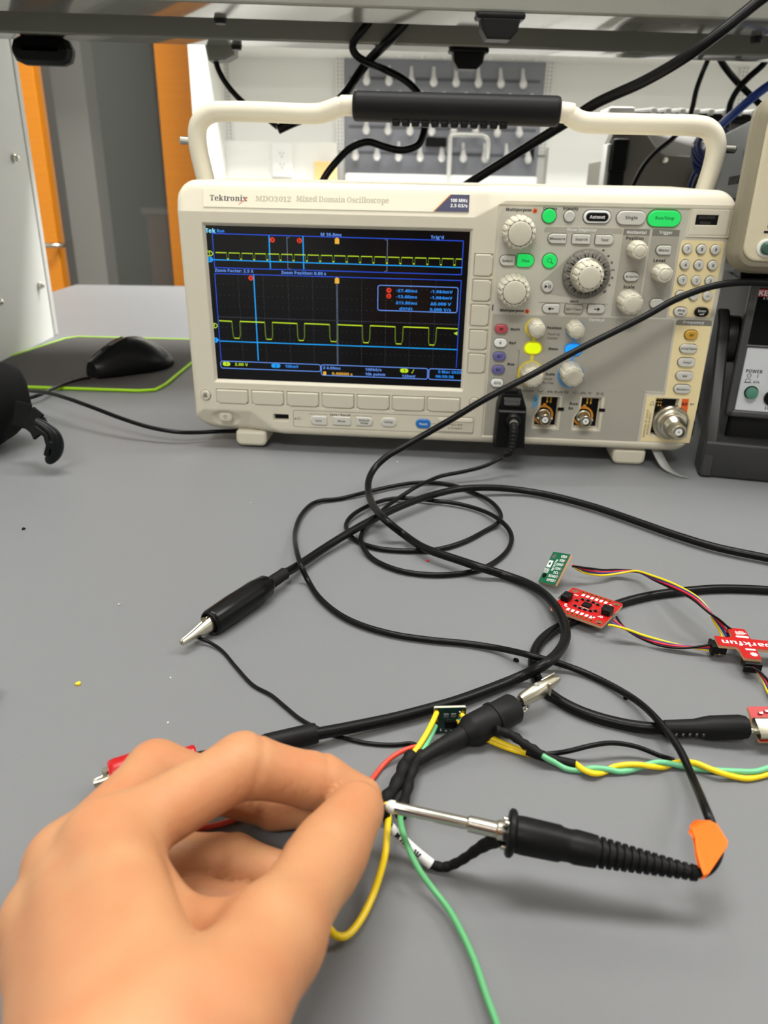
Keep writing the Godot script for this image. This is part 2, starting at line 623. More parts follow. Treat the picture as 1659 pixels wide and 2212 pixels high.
func in_rect(x: float, y: float, r: Array, w: float) -> float:
	return sstep(minf(minf(x - r[0], r[2] - x), minf(y - r[1], r[3] - y)), w)

const KEYS_LOW := [[21.3, 23.6, 47.8, 35.3], [51.5, 23.6, 78.1, 35.3], [81.4, 23.6, 107.9, 35.3], [111.2, 23.5, 137.6, 35.3], [140.6, 23.5, 167.1, 35.3], [170.0, 23.6, 196.5, 35.4], [199.0, 23.9, 225.6, 35.6]]
const KEYS_SIDE := [[230.3, 132.8, 243.9, 148.6], [230.2, 114.1, 244.0, 130.0], [230.1, 95.1, 243.9, 111.3], [230.2, 76.4, 243.8, 91.8], [230.3, 57.4, 243.7, 73.0]]
const USB_SLOT := [68.4, 9.6, 82.0, 15.8]
const MODULE_SLOT := [388.0, 172.4, 404.3, 179.8]

func crease(x: float) -> float:
	if x < 228.0:
		return 174.2
	if x < 250.0:
		return lerpf(174.2, 185.9, (x - 228.0) / 22.0)
	return 186.2

func face_depth(x: float, y: float) -> float:
	var z := 0.0
	var yc := crease(x)
	if y > yc:
		z -= (y - yc) * (0.34 if x < 240 else 0.42)
	z -= 3.4 * in_rect(x, y, [19.8, 41.4, 227.8, 166.5], 2.2)
	if x < 250.0 and y < 24.0:                     # chamfer under the left end, below the key row
		var d1 := 17.4 - y + (0.0 if x > 8.0 else -(8.0 - x) * 0.8)
		var d2 := ((74.3 - x) * 18.3 + (-0.9 - y) * 24.8) / 30.8
		var d := minf(d1, d2)
		if d > 0.0:
			z -= minf(d * 0.5, 9.0)
		var e := Vector2((x - 26.3) / 13.0, (y - 9.0) / 8.0).length()
		if e < 1.0:
			z -= 1.8 * sstep(1.0 - e, 0.3)
	for k in KEYS_LOW:
		if x > k[0] - 2 and x < k[2] + 2 and y > k[1] - 2 and y < k[3] + 2:
			z -= 1.3 * in_rect(x, y, [k[0] - 0.6, k[1] - 0.6, k[2] + 0.6, k[3] + 0.6], 0.35)
	if x > 226.0 and x < 248.0:
		for k in KEYS_SIDE:
			z -= 1.3 * in_rect(x, y, [k[0] - 0.6, k[1] - 0.6, k[2] + 0.6, k[3] + 0.6], 0.35)
	if x > 60.0 and x < 90.0 and y < 20.0:
		z -= 7.0 * in_rect(x, y, USB_SLOT, 0.6)
	if x > 380.0 and y > 160.0:
		z -= 1.6 * in_rect(x, y, MODULE_SLOT, 0.5)
		z -= 0.5 * (in_rect(x, y, [384.0, 164.8, 413.0, 183.8], 0.3) - in_rect(x, y, [384.5, 165.3, 412.5, 183.3], 0.3))
	if x > 244.0 and y < 184.5:                    # the control panel lies a little deeper, with a soft lip
		var inside := in_rect(x, y, [245.0, 3.6, 384.0, 183.8], 0.9)
		inside = maxf(inside, in_rect(x, y, [380.0, 3.6, 416.0, 164.6], 0.9))
		z -= 1.4 * inside
	for c in [[287.3, 12.9, 306.8, 39.6, 3.8], [319.8, 13.4, 340.2, 40.3, 4.0]]:
		if x > c[0] - 4 and x < c[2] + 4 and y < 44:
			var d := minf(minf(x - c[0], c[2] - x), minf(y - c[1], c[3] - y))
			d = minf(d, (x - c[0]) - (c[4] if y > 30.0 else c[4] * clampf((y - 22.0) / 8.0, 0.0, 1.0)))
			z -= 6.0 * sstep(d, 1.6)
	if x > 380 and y < 46:
		var d := minf(minf(x - 382.9, 412.0 - x), minf(y - 10.5, 41.9 - y))
		d = minf(d, ((400.9 - x) * 10.0 + (36.0 - y) * 11.0) / 14.8 + 3.5 if y < 36.0 else 400.9 - x)
		z -= 6.0 * sstep(d, 0.8)
	return z

func grid_lines(lo: float, hi: float, step: float, edges: Array) -> Array:
	var raw := []
	var v := lo
	while v < hi + 0.01:
		raw.append(v)
		v += step
	for e in edges:
		raw.append_array([e[0] - 0.35, e[0], e[0] + e[1], e[0] + e[1] + 0.35])
	raw.sort()
	var o := [raw[0]]
	for r in raw:
		if r - o[-1] > 0.12 and r < hi + 0.01:
			o.append(r)
	return o

func build_face(o: Node3D):
	var ex := [[19.8, 2.2], [225.6, 2.2], [245.0, 0.9], [383.1, 0.9], [415.1, 0.9], [68.4, 0.6], [81.4, 0.6], [388, 0.5], [403.8, 0.5], [287.3, 1.6], [291.1, 1.6], [305.2, 1.6], [319.8, 1.6], [323.8, 1.6], [338.6, 1.6], [384, 0.3], [412.7, 0.3], [382.9, 0.8], [400.1, 0.8]]
	var ey := [[41.4, 2.2], [164.3, 2.2], [3.6, 0.9], [182.9, 0.9], [163.7, 0.9], [9.6, 0.6], [15.2, 0.6], [172.4, 0.5], [179.3, 0.5], [12.9, 1.6], [38.0, 1.6], [164.8, 0.3], [183.5, 0.3], [10.5, 0.8], [41.1, 0.8], [174.2, 0.1], [186.2, 0.1]]
	for k in KEYS_LOW:
		ex.append_array([[k[0] - 0.6, 0.35], [k[2] + 0.25, 0.35]])
	ey.append_array([[23.0, 0.35], [35.6, 0.35]])
	for k in KEYS_SIDE:
		ey.append_array([[k[1] - 0.6, 0.35], [k[3] + 0.25, 0.35]])
	ex.append_array([[229.6, 0.35], [244.2, 0.35]])
	var xs := grid_lines(-4.0, 421.0, 1.9, ex)
	var ys := grid_lines(-7.0, 200.0, 1.5, ey)
	var nx := xs.size()
	var ny := ys.size()
	var pts := PackedVector3Array()
	pts.resize(nx * ny)
	var out := PackedByteArray()
	out.resize(nx * ny)
	var lo := Vector2(0, -3.0)
	var hi := Vector2(417, 196)
	var cr := 15.0
	var er := 6.0
	for j in ny:
		for i in nx:
			var p := Vector2(xs[i], ys[j])
			var q := (p - (lo + hi) / 2.0)
			var a := q.abs() - (hi - lo) / 2.0 + Vector2(cr, cr)
			var d := Vector2(maxf(a.x, 0), maxf(a.y, 0)).length() + minf(maxf(a.x, a.y), 0.0) - cr
			var z := 0.0
			if d > 0.0:
				var core := Vector2(clampf(q.x, -(hi.x - lo.x) / 2 + cr, (hi.x - lo.x) / 2 - cr), clampf(q.y, -(hi.y - lo.y) / 2 + cr, (hi.y - lo.y) / 2 - cr))
				q = core + (q - core).normalized() * cr
				p = q + (lo + hi) / 2.0
				out[j * nx + i] = 1
				d = 0.0
				z = -er
			elif d > -er:
				var t := d + er
				z = -(er - sqrt(maxf(er * er - t * t, 0.0)))
			pts[j * nx + i] = Vector3(p.x, p.y, z + face_depth(p.x, p.y))
	var st := SurfaceTool.new()
	st.begin(Mesh.PRIMITIVE_TRIANGLES)
	st.set_smooth_group(1)
	for p in pts:
		st.add_vertex(p * K)
	for j in ny - 1:
		for i in nx - 1:
			var a := j * nx + i
			if out[a] + out[a + 1] + out[a + nx] + out[a + nx + 1] == 4:
				continue
			for k in [a, a + nx + 1, a + 1, a, a + nx, a + nx + 1]:
				st.add_index(k)
	st.generate_normals()
	put("front_shell", done(st, mats.cream, false), o)

func plate(o: Node3D, called: String, outline: PackedVector2Array, z0: float, z1: float, m: Material, label := "") -> MeshInstance3D:
	var s := mk()
	prism(s, outline, [[0, z0], [0, z1 - 0.1], [0.1, z1]])
	var p := part(called, s, m, o)
	if label:
		p.set_meta("label", label)
	return p

func poly(a: Array) -> PackedVector2Array:
	var o := PackedVector2Array()
	for i in range(0, a.size(), 2):
		o.append(Vector2(a[i], a[i + 1]))
	return o

func button(o: Node3D, x: float, y: float, w: float, h: float, r, m: Material, words := "", lm: Material = null, cap := 1.7, z0 := -1.6, top := 1.6, rim := 0.55, called := "button") -> MeshInstance3D:
	var s := mk()
	prism(s, rrect(w, h, r, 5), [[0, z0], [0, top - 0.7], [0.2, top - 0.25], [0.65, top]], at(0, 0, 0))
	var b := part(called, s, m, o, Vector3(x, y, 0))
	if rim > 0.0:
		s = mk()
		var rr = r
		if r is Array:
			rr = []
			for v in r:
				rr.append(v + rim)
		else:
			rr = r + rim
		prism(s, rrect(w + 2 * rim, h + 2 * rim, rr, 5), [[0, z0], [0, -1.0]])
		part("surround", s, mats.key_rim, b)
	if words:
		s = mk()
		txt(s, words, cap, at(0, 0, top + 0.04), 0.0, "Droid Sans", false, true)
		part("legend", s, lm if lm else mats.ink, b)
	return b

func knob(o: Node3D, x: float, y: float, r: float, capr: float, h: float, m: Material, flutes := 12, z0 := -1.4) -> MeshInstance3D:
	var ol := PackedVector2Array()
	var n := flutes * 8
	for i in n:
		var ph := fmod(float(i) / 8.0, 1.0)
		var cut := 1.0 if ph >= 0.74 else 0.0
		ol.append(Vector2(cos(TAU * i / n), sin(TAU * i / n)) * (r * (1.0 - 0.055 * cut)))
	var s := mk()
	prism(s, ol, [[0, z0], [0, h * 0.35], [r * 0.08, h - 1.6], [r * 0.12, h - 0.7], [r * 0.22, h]])
	var k := part("knob", s, m, o, Vector3(x, y, 0))
	s = mk()
	var prof := []
	for i in 7:
		prof.append(Vector2(capr * sin(float(6 - i) / 6.0 * PI / 2) if i < 6 else 0.0, 0.35 + 0.9 * cos(float(6 - i) / 6.0 * PI / 2)))
	prof.push_front(Vector2(capr, -0.6))
	lathe(s, prof, 28, Transform3D(Basis(Vector3.RIGHT, PI / 2), Vector3(0, 0, h)))
	part("cap", s, m, k)
	return k

func words(o: Node3D, list: Array, m: Material, z: float, called := "lettering") -> MeshInstance3D:   # list: [text, x, y, cap height, width or 0, left?]
	var s := mk()
	for w in list:
		txt(s, w[0], w[3], at(w[1], w[2], z), w[4] if w.size() > 4 else 0.0, w[6] if w.size() > 6 else "Droid Sans", w[5] if w.size() > 5 else false, true)
	var p := part(called, s, m, o)
	if list.size() > 1:
		p.set_meta("kind", "stuff")
	return p

func build_scope():
	var b := Basis(Vector3(0.9972064, 0, 0.0746952), Vector3(-0.0026068, 0.9993908, 0.034802), Vector3(-0.0746497, -0.0348995, 0.9965989))
	var o := thing("oscilloscope", "cream bench oscilloscope with a lit screen, many knobs and a black-gripped carry handle", "oscilloscope", FS, b)
	build_face(o)
	var s := mk()
	prism(s, rrect(416.6, 198.6, 15, 6, Vector2(208.5, 96.5)), [[4, -140], [0, -136], [0, -17], [3, -16.5]])
	part("case", s, mats.cream, o)
	s = mk()
	var rim := rrect(417, 199, 15, 8, Vector2(208.5, 96.5))
	var near := PackedVector3Array()
	var far := PackedVector3Array()
	for p in rim:
		near.append(Vector3(p.x, p.y, -6.0 + face_depth(p.x, p.y)))
		far.append(Vector3(p.x, p.y, -17.5))
	skin(s, [far, near], false, false)
	part("shell_rim", s, mats.cream, o)
	# printed panels, each a thin plate
	control_plates(o)
	name_plate(o)
	display(o)
	keys(o)
	dials(o)
	sockets(o)
	# carry handle: bent tube with a moulded grip
	s = mk()
	var hp := spline(pv([12, 176, -60, 6.5, 200, -60, 3.2, 222, -60, 5.5, 236, -60, 16, 243.8, -60, 30, 245.2, -60, 60, 245, -60, 98, 244.2, -60, 110, 246.4, -60, 120, 249.6, -60, 130, 250.3, -60, 210, 249.4, -60, 290, 247.6, -60, 298, 245.4, -60, 306, 241.8, -60, 318, 240.6, -60, 360, 240.2, -60, 392, 239.8, -60, 404, 237, -60, 410.8, 228, -60, 411.5, 214, -60, 409, 196, -60, 405, 176, -60]), 5)
	tube(s, hp, 7.4, 16)
	var h := part("carry_handle", s, mats.cream, o)
	s = mk()
	var gr := rrect(20.5, 21.5, 9.5, 6)
	prism(s, gr, [[2.5, -80], [0.6, -79], [0, -77], [0, 77], [0.6, 79], [2.5, 80]], Transform3D(Basis(Vector3(0, 0, -1), Vector3(0.012, 1, 0), Vector3(1, -0.012, 0)), Vector3(210, 249, -60)))
	for i in 12:
		box(s, Vector3(5.6, 4.6, 13), at(164 + i * 7.6, 238.4 - i * 0.09, -60), 1.2)
	part("grip", s, mats.black_rubber, h)
	for x in [-1, 1]:
		s = mk()
		lathe(s, [Vector2(3, 0), Vector2(3, 7), Vector2(2, 8), Vector2(0, 8)], 14, Transform3D(Basis(Vector3.BACK, -x * PI / 2), Vector3(-3.5 if x < 0 else 418.5, 224, -60)))
		part("stop_pin", s, mats.steel, h)
	# flip-out feet in front, rubber feet behind
	for x in [[47, -17.3], [370, -15.8]]:
		s = mk()
		prism(s, rrect(27, 13.5, [3, 3, 5, 5], 4), [[1.5, -34], [0, -32], [0, -7], [0.6, -5.6], [2.4, -4.6]], at(x[0], -9.8 - (x[1] + 16.5), 0))
		part("foot", s, mats.cream, o)
	for x in [40, 376]:
		s = mk()
		box(s, Vector3(30, 10, 24), at(x, -7, -118), 3)
		part("foot", s, mats.black_rubber, o)

func pieces(o: Node3D, called: String, list: Array, z0: float, z1: float, m: Material):
	var s := mk()
	for l in list:
		prism(s, poly(l), [[0, z0], [0, z1]])
	part(called, s, m, o)

func control_plates(o: Node3D):
	# the grey field is built of strips so that the sockets stay open
	var g: Material = mats.panel_grey
	plate(o, "control_panel", poly([247.0, 104.5, 414.8, 104.5, 414.8, 162.9, 384.8, 162.9, 382.9, 165, 382.9, 181.8, 381.6, 182.8, 252.5, 182.8, 248.2, 180.9, 247.0, 176.5]), -1.9, -1.25, g)
	plate(o, "vertical_panel", poly([247.0, 46.6, 373.3, 46.6, 373.3, 47.4, 387.2, 47.4, 385.8, 103.4, 384.6, 104.4, 247.0, 104.4]), -1.9, -1.2, mats.panel_dark)
	pieces(o, "vertical_panel_low", [[247.0, 4.6, 286.0, 4.6, 286.0, 22, 289.8, 30, 289.8, 41, 247.0, 41], [308.6, 11.8, 318.6, 11.8, 318.6, 23, 322.6, 30, 322.6, 41, 308.6, 41], [342.4, 11.8, 373.5, 11.8, 373.4, 41, 342.4, 41], [286.0, 4.6, 373.6, 4.6, 373.5, 11.8, 286.0, 11.8], [247.0, 41, 373.4, 41, 373.3, 46.6, 247, 46.6]], -1.9, -1.2, mats.panel_dark)
	plate(o, "panel_border", rrect(58.6, 65.6, 2.5, 4, Vector2(308.8, 137.0)), -1.6, -1.12, mats.cream_key)
	plate(o, "wave_panel", rrect(57.4, 64.4, 2, 4, Vector2(308.8, 137.0)), -1.5, -1.02, mats.panel_grey)
	plate(o, "panel_heading", rrect(57.4, 4.0, [2, 2, 0, 0], 3, Vector2(308.8, 167.1)), -1.4, -0.92, mats.panel_mid)
	plate(o, "horizontal_panel", poly([337.6, 105.8, 357.2, 105.8, 357.0, 168.9, 338.2, 168.9]), -1.6, -1.0, mats.panel_dark)
	plate(o, "panel_heading", poly([338.2, 164.4, 357.0, 164.4, 357.0, 168.9, 338.2, 168.9]), -1.5, -0.9, mats.strip_grey)
	plate(o, "trigger_panel", poly([359.0, 105.8, 379.4, 105.8, 378.4, 168.9, 359.0, 168.9]), -1.6, -1.0, mats.panel_dark)
	plate(o, "panel_heading", poly([359.0, 164.4, 378.5, 164.4, 378.4, 168.9, 359.0, 168.9]), -1.5, -0.9, mats.strip_grey)
	plate(o, "keypad_panel", rrect(31.6, 55.4, 2, 4, Vector2(396.6, 134.3)), -1.6, -1.0, mats.keypad_tan, "tan keypad panel")
	plate(o, "panel_heading", rrect(27.2, 4.0, [2, 2, 0, 0], 3, Vector2(400.9, 102.4)), -1.6, -1.0, mats.strip_grey)
	plate(o, "frequency_panel", poly([389.0, 43.4, 416.0, 46, 414.4, 100.3, 387.6, 100.3]), -1.6, -1.0, mats.keypad_tan, "tan panel of the frequency buttons")
	pieces(o, "frequency_panel_low", [[376.0, 5.4, 415.6, 5.4, 415.7, 9.6, 376.0, 9.6], [376.0, 9.6, 382.2, 9.6, 382.2, 42.6, 374.9, 42.6], [412.6, 9.6, 415.7, 9.6, 416.0, 42.6, 401.4, 42.6, 401.4, 36, 412.6, 24.4], [374.9, 42.6, 416, 42.6, 416, 46, 389.0, 43.5, 374.9, 43.5]], -1.6, -1.0, mats.keypad_tan)
	var s := mk()
	for l in [[Vector2(358.1, 106), Vector2(357.9, 168.5), 0.8], [Vector2(336.6, 106), Vector2(337.0, 168.5), 0.8], [Vector2(380.0, 106), Vector2(379.6, 168.5), 0.9], [Vector2(247, 104.6), Vector2(381, 104.6), 0.8], [Vector2(388.4, 47.5), Vector2(386.6, 104.4), 1.6], [Vector2(374.2, 5), Vector2(373.8, 47.0), 1.6], [Vector2(373.2, 46.9), Vector2(389.2, 46.9), 1.6]]:
		line2(s, l[0], l[1], l[2], -0.95)
	part("panel_lines", s, mats.panel_grey, o).set_meta("kind", "stuff")
	s = mk()
	for l in [[Vector2(345.5, 176.4), Vector2(363, 176.5), 0.4], [Vector2(270.2, 76.0), Vector2(270.2, 55.2), 0.35], [Vector2(270.2, 76.0), Vector2(268.8, 77), 0.35], [Vector2(270.2, 55.2), Vector2(268.8, 54.2), 0.35], [Vector2(281.5, 114.3), Vector2(303.5, 114.4), 0.35], [Vector2(313.5, 114.4), Vector2(334, 114.4), 0.35]]:
		line2(s, l[0], l[1], l[2], -0.85)
	part("guide_lines", s, mats.ink_grey, o).set_meta("kind", "stuff")
	words(o, [["Wave Inspector", 307.6, 167.1, 2.3, 22.0], ["Horizontal", 347.6, 166.7, 2.1, 14.0], ["Trigger", 368.6, 166.7, 2.1, 9.6], ["Frequency", 400.7, 102.5, 2.1, 15.6], ["Vertical", 327.2, 102.4, 2.2, 11.6]], mats.ink_white, -0.8, "heading_lettering")
	words(o, [["Multipurpose", 260.2, 180.0, 2.1, 18.6], ["Cursors", 282.9, 181.6, 2.0, 10.0], ["Intensity", 297.7, 181.6, 2.0, 11.2], ["Multipurpose", 261.6, 107.2, 2.0, 18.4], ["Position", 347.0, 162.5, 2.3, 12.6], ["Scale", 348.0, 127.8, 2.3, 8.2], ["Level", 367.2, 147.4, 2.3, 8.4], ["Math", 265.4, 93.2, 2.0, 7.0], ["Ref", 264.4, 82.4, 2.0, 5.2], ["Bus", 264.6, 65.4, 2.0, 5.4], ["Position", 295.6, 95.2, 2.1, 11.0], ["Menu", 296.6, 78.8, 2.1, 7.4], ["Scale", 296.4, 58.6, 2.1, 7.2], ["Mark", 308.6, 115.8, 1.9, 6.4], ["Aux", 318.0, 34.9, 2.4, 7.2], ["In", 316.0, 30.9, 2.4, 3.6]], mats.ink, -0.8, "label_lettering")
	words(o, [["Push to", 295.8, 90.4, 1.8, 9.4], ["Center", 295.2, 87.2, 1.8, 8.4], ["Push", 295.6, 54.6, 1.8, 6.0], ["for Fine", 295.6, 51.4, 1.8, 9.0], ["300 V RMS CAT II", 306, 44.0, 1.5, 70.0], ["RF", 411.6, 38.2, 1.7, 3.4]], mats.ink_grey, -0.8, "small_lettering")
	s = mk()
	for i in 7:
		var c := deg_to_rad(58 - i * 16)
		txt(s, "Pan&Zoom"[i + (1 if i > 2 else 0)], 2.1, Transform3D(Basis(Vector3.BACK, c - PI / 2), Vector3(314.5 + cos(c) * 20.2, 136.1 + sin(c) * 20.2, -0.8)), 0.0, "Droid Sans", false, true)
	part("arc_lettering", s, mats.ink, o).set_meta("kind", "stuff")
	s = mk()
	for i in 2:
		txt(s, "WARNING RF INPUT", 1.0, Transform3D(Basis(Vector3.BACK, PI / 2), Vector3(377.9 + i * 2.4, 20.5, -0.85)), 24.0 - i * 5)
	part("warning_lettering", s, mats.ink_grey, o).set_meta("kind", "stuff")
	s = mk()
	frame2(s, poly([378.4, 36.2, 382.0, 36.2, 380.2, 39.6]), 0.35, -0.85)
	part("warning_triangle", s, mats.ink_grey, o)
	for c in [[272.0, 179.7, "a"], [273.4, 107.2, "b"]]:
		s = mk()
		prism(s, circle(1.7, 18, Vector2(c[0], c[1])), [[0, -1.2], [0, -0.8]])
		var d := part("marker_dot", s, mats.orange_ink, o)
		words(d, [[c[2], c[0], c[1], 1.9]], mats.ink, -0.7, "legend")
	plate(o, "orange_flag", poly([402.9, 42.4, 403.4, 35.0, 407.6, 30.8, 408.9, 30.8, 408.4, 42.4]), -1.2, -0.75, mats.orange_ink, "orange input flag")
	words(o, [["RF", 405.7, 38.0, 2.6, 4.4]], mats.ink, -0.6, "flag_lettering")
	plate(o, "blue_flag", poly([285.2, 40.6, 284.9, 28.8, 289.2, 32.8, 288.9, 40.6]), -1.2, -0.9, paint("flag_blue", c8(100, 160, 200), 0.5), "light blue channel flag")
	words(o, [["2", 287.2, 36.8, 2.2]], mats.ink, -0.75, "flag_lettering")
	s = mk()
	box(s, Vector3(0.7, 4.6, 0.3), at(246.6, 109.2, -0.7))
	part("index_mark", s, mats.ink, o)

func name_plate(o: Node3D):
	# the plate lies on the sloping upper band
	var bb := Basis(Vector3.RIGHT, -atan(0.34))
	var s := mk()
	prism(s, rrect(201.6, 13.2, 0.8, 2, Vector2(100.8, 6.6)), [[0, -0.4], [0, 0.3], [0.12, 0.42]])
	var p := part("name_plate", s, paint("cream_plate", c8(220, 214, 192), 0.4), o, Vector3(22.1, 177.3, -1.0), bb)
	s = mk()
	prism(s, poly([175.6, 0.3, 201.4, 0.3, 201.4, 12.8, 187.8, 12.8]), [[0, 0.3], [0, 0.5]])
	part("corner_flash", s, mats.navy, p)
	s = mk()
	line2(s, Vector2(175.1, 0.3), Vector2(187.3, 12.8), 0.7, 0.5)
	part("corner_line", s, mats.amber, p)
	words(p, [["Tektronix", 5.0, 6.9, 4.1, 29.0, true, "Droid Serif"]], paint("logo_ink", c8(54, 40, 60), 0.6), 0.5, "brand_lettering")
	s = mk()
	line2(s, Vector2(27.5, 2.3), Vector2(34.0, 7.2), 0.55, 0.52)
	part("brand_stroke", s, paint("stroke_orange", c8(220, 120, 80), 0.6), p)
	words(p, [["MDO3012", 40.4, 6.9, 3.9, 27.0, true, "Droid Serif"], ["Mixed Domain Oscilloscope", 71.6, 6.9, 4.0, 70.0, true, "Droid Serif"]], paint("plate_ink", c8(176, 168, 146), 0.6), 0.5, "model_lettering")
	words(p, [["100 MHz", 193.8, 8.6, 2.4, 12.6], ["2.5 GS/s", 193.9, 4.9, 2.4, 12.6]], mats.ink_white, 0.56, "corner_lettering")

func display(o: Node3D):
	var yl := glow("display_yellow", Color(0.72, 0.86, 0.12), 0.9)
	var yd := glow("display_olive", Color(0.42, 0.56, 0.10), 0.45)
	var cy := glow("display_cyan", Color(0.02, 0.60, 0.92), 0.9)
	var bl := glow("display_blue", Color(0.10, 0.30, 0.86), 0.7)
	var lb := glow("display_pale", Color(0.42, 0.62, 1.0), 0.75)
	var tb := glow("display_text", Color(0.16, 0.56, 0.95), 0.9)
	var gd := glow("display_dots", Color(0.25, 0.27, 0.32), 0.35)
	var rd := glow("display_red", Color(0.93, 0.2, 0.08), 0.9)
	var gold := glow("display_gold", Color(0.9, 0.68, 0.2), 0.85)
	var s := mk()
	prism(s, rrect(205.0, 122.2, 0.3, 1, Vector2(123.8, 103.0)), [[0, -4.2], [0, -3.3]])
	var black := StandardMaterial3D.new()
	black.resource_name = "screen_glass"
	black.albedo_color = c8(12, 12, 15)
	black.roughness = 0.18
	black.metallic_specular = 0.35
	var d := part("display", s, black, o)
	var z := -3.24
	# graticule of fine dots
	s = mk()
	for x in [45.0, 65.0, 85.0, 104.6, 143.6, 162.8, 182.2, 201.6]:
		var y := 61.0
		while y < 128.0:
			line2(s, Vector2(x - 0.35, y), Vector2(x + 0.35, y), 0.5, z)
			y += 1.75
	for y in [120.6, 111.9, 103.4, 86.6, 78.0, 69.0]:
		var x := 29.0
		while x < 220.0:
			line2(s, Vector2(x - 0.3, y), Vector2(x + 0.3, y), 0.45, z)
			x += 3.95
	part("graticule", s, gd, d).set_meta("kind", "stuff")
	s = mk()
	var x := 27.0
	while x < 221.0:
		line2(s, Vector2(x - 0.28, 94.8), Vector2(x + 0.28, 94.8), 1.2, z)
		x += 1.97
	line2(s, Vector2(26.6, 94.8), Vector2(221, 94.8), 0.25, z)
	part("centre_scale", s, gd, d).set_meta("kind", "stuff")
	s = mk()
	var y := 60.0
	while y < 124.0:
		line2(s, Vector2(123.9 - 0.7, y), Vector2(123.9 + 0.7, y), 0.75, z)
		y += 1.35
	for k in [[85.3, 1], [163.1, -1]]:
		line2(s, Vector2(k[0], 133.8), Vector2(k[0], 156.8), 0.55, z)
		for yy in [133.8, 156.8]:
			line2(s, Vector2(k[0], yy), Vector2(k[0] + k[1] * 2.0, yy), 0.5, z)
	part("trigger_line", s, glow("display_grey", Color(0.45, 0.5, 0.62), 0.5), d).set_meta("kind", "stuff")
	s = mk()
	frame2(s, poly([26.8, 133.0, 220.9, 132.8, 220.9, 157.4, 26.8, 158.3]), 0.7, z)
	for l in [[26.2, 59.6, 26.4, 128.5], [221.0, 60.1, 221.0, 128.5], [26.4, 128.5, 221, 128.5]]:
		line2(s, Vector2(l[0], l[1]), Vector2(l[2], l[3]), 0.65, z)
	part("window_frame", s, bl, d).set_meta("kind", "stuff")
	s = mk()
	for r in [[25.6, 52.8, 109.6, 58.7], [110.2, 49.9, 198.0, 58.7], [199.0, 49.9, 228.0, 58.7], [156.3, 104.0, 219.0, 123.2]]:
		frame2(s, rrect(r[2] - r[0], r[3] - r[1], 1.6, 3, Vector2((r[0] + r[2]) / 2, (r[1] + r[3]) / 2)), 0.6, z + 0.02)
	part("readout_frame", s, lb, d).set_meta("kind", "stuff")
	s = mk()
	line2(s, Vector2(26.8, 138.9), Vector2(221, 138.1), 0.75, z + 0.03)
	line2(s, Vector2(26.5, 75.2), Vector2(220.8, 75.0), 0.8, z + 0.03)
	for k in [[71.4, 133.4, 157.8], [97.9, 133.4, 157.9], [57.7, 60.2, 128.6]]:
		line2(s, Vector2(k[0], k[1]), Vector2(k[0], k[2]), 0.9, z + 0.04)
	part("cursor_line", s, cy, d).set_meta("kind", "stuff")
	# square waves: bright tops, dim flanks
	var hi := mk()
	var lo := mk()
	for i in 19:
		var x0 := 28.4 + i * 10.42
		line2(hi, Vector2(x0, 144.3), Vector2(minf(x0 + 8.6, 220.4), 144.3), 0.65, z + 0.05)
		if i < 18:
			line2(hi, Vector2(x0 + 9.0, 139.8), Vector2(x0 + 10.2, 139.8), 0.9, z + 0.05)
			for e in [8.7, 10.3]:
				line2(lo, Vector2(x0 + e, 139.8), Vector2(x0 + e, 144.3), 0.4, z + 0.045)
	var hs := [[27.0, 37.6], [44.2, 64.6], [70.9, 91.2], [97.2, 117.6], [124.2, 144.2], [150.4, 170.6], [177.0, 197.4], [203.6, 220.4]]
	for i in hs.size():
		line2(hi, Vector2(hs[i][0], 91.7), Vector2(hs[i][1], 91.5), 0.85, z + 0.05)
		if i < hs.size() - 1:
			line2(hi, Vector2(hs[i][1] + 1.0, 78.0), Vector2(hs[i + 1][0] - 1.2, 78.0), 0.7, z + 0.05)
			for e in [[hs[i][1], hs[i][1] + 1.0], [hs[i + 1][0], hs[i + 1][0] - 1.2]]:
				line2(lo, Vector2(e[0], 91.6), Vector2(e[0] + (e[1] - e[0]) * 0.2, 81), 0.75, z + 0.045)
				line2(lo, Vector2(e[0] + (e[1] - e[0]) * 0.2, 81), Vector2(e[1], 78.0), 0.75, z + 0.045)
	part("display_trace", hi, yl, d).set_meta("kind", "stuff")
	part("display_trace", lo, yd, d).set_meta("kind", "stuff")
	# markers
	s = mk()
	for c in [[73.9, 154.7], [95.1, 154.7], [55.3, 125.8], [165.0, 119.6], [165.0, 115.2]]:
		prism(s, circle(1.9, 16, Vector2(c[0], c[1])), [[0, z - 0.04], [0, z + 0.08]])
	part("cursor_marker", s, rd, d).set_meta("kind", "stuff")
	words(d, [["a", 73.9, 154.8, 2.6], ["b", 95.1, 154.8, 2.6], ["a", 55.3, 125.9, 2.6], ["a", 165.0, 119.7, 2.6], ["b", 165.0, 115.3, 2.6]], mats.deep_black, z + 0.12, "marker_letter")
	s = mk()
	for c in [[124.3, 154.9], [124.0, 125.6]]:
		prism(s, poly([c[0] - 1.7, c[1] - 2.0, c[0] + 1.7, c[1] - 2.0, c[0] + 1.7, c[1] + 1.6, c[0], c[1] + 2.8, c[0] - 1.7, c[1] + 1.6]), [[0, z - 0.04], [0, z + 0.08]])
	prism(s, rrect(2.6, 3.0, 0.4, 2, Vector2(113.0, 51.6)), [[0, z - 0.04], [0, z + 0.05]])
	part("trigger_marker", s, gold, d).set_meta("kind", "stuff")
	words(d, [["0.00000 s", 127.6, 51.6, 2.3, 17.0]], gold, z + 0.05, "display_text_gold")
	s = mk()
	for c in [[30.5, 56.4, 3.2], [178.8, 56.3, 3.4]]:
		prism(s, rrect(c[2] * 2, 3.4, 1.7, 4, Vector2(c[0], c[1])), [[0, z - 0.04], [0, z + 0.06]])
	line2(s, Vector2(184.6, 54.8), Vector2(185.6, 54.8), 0.5, z + 0.05)
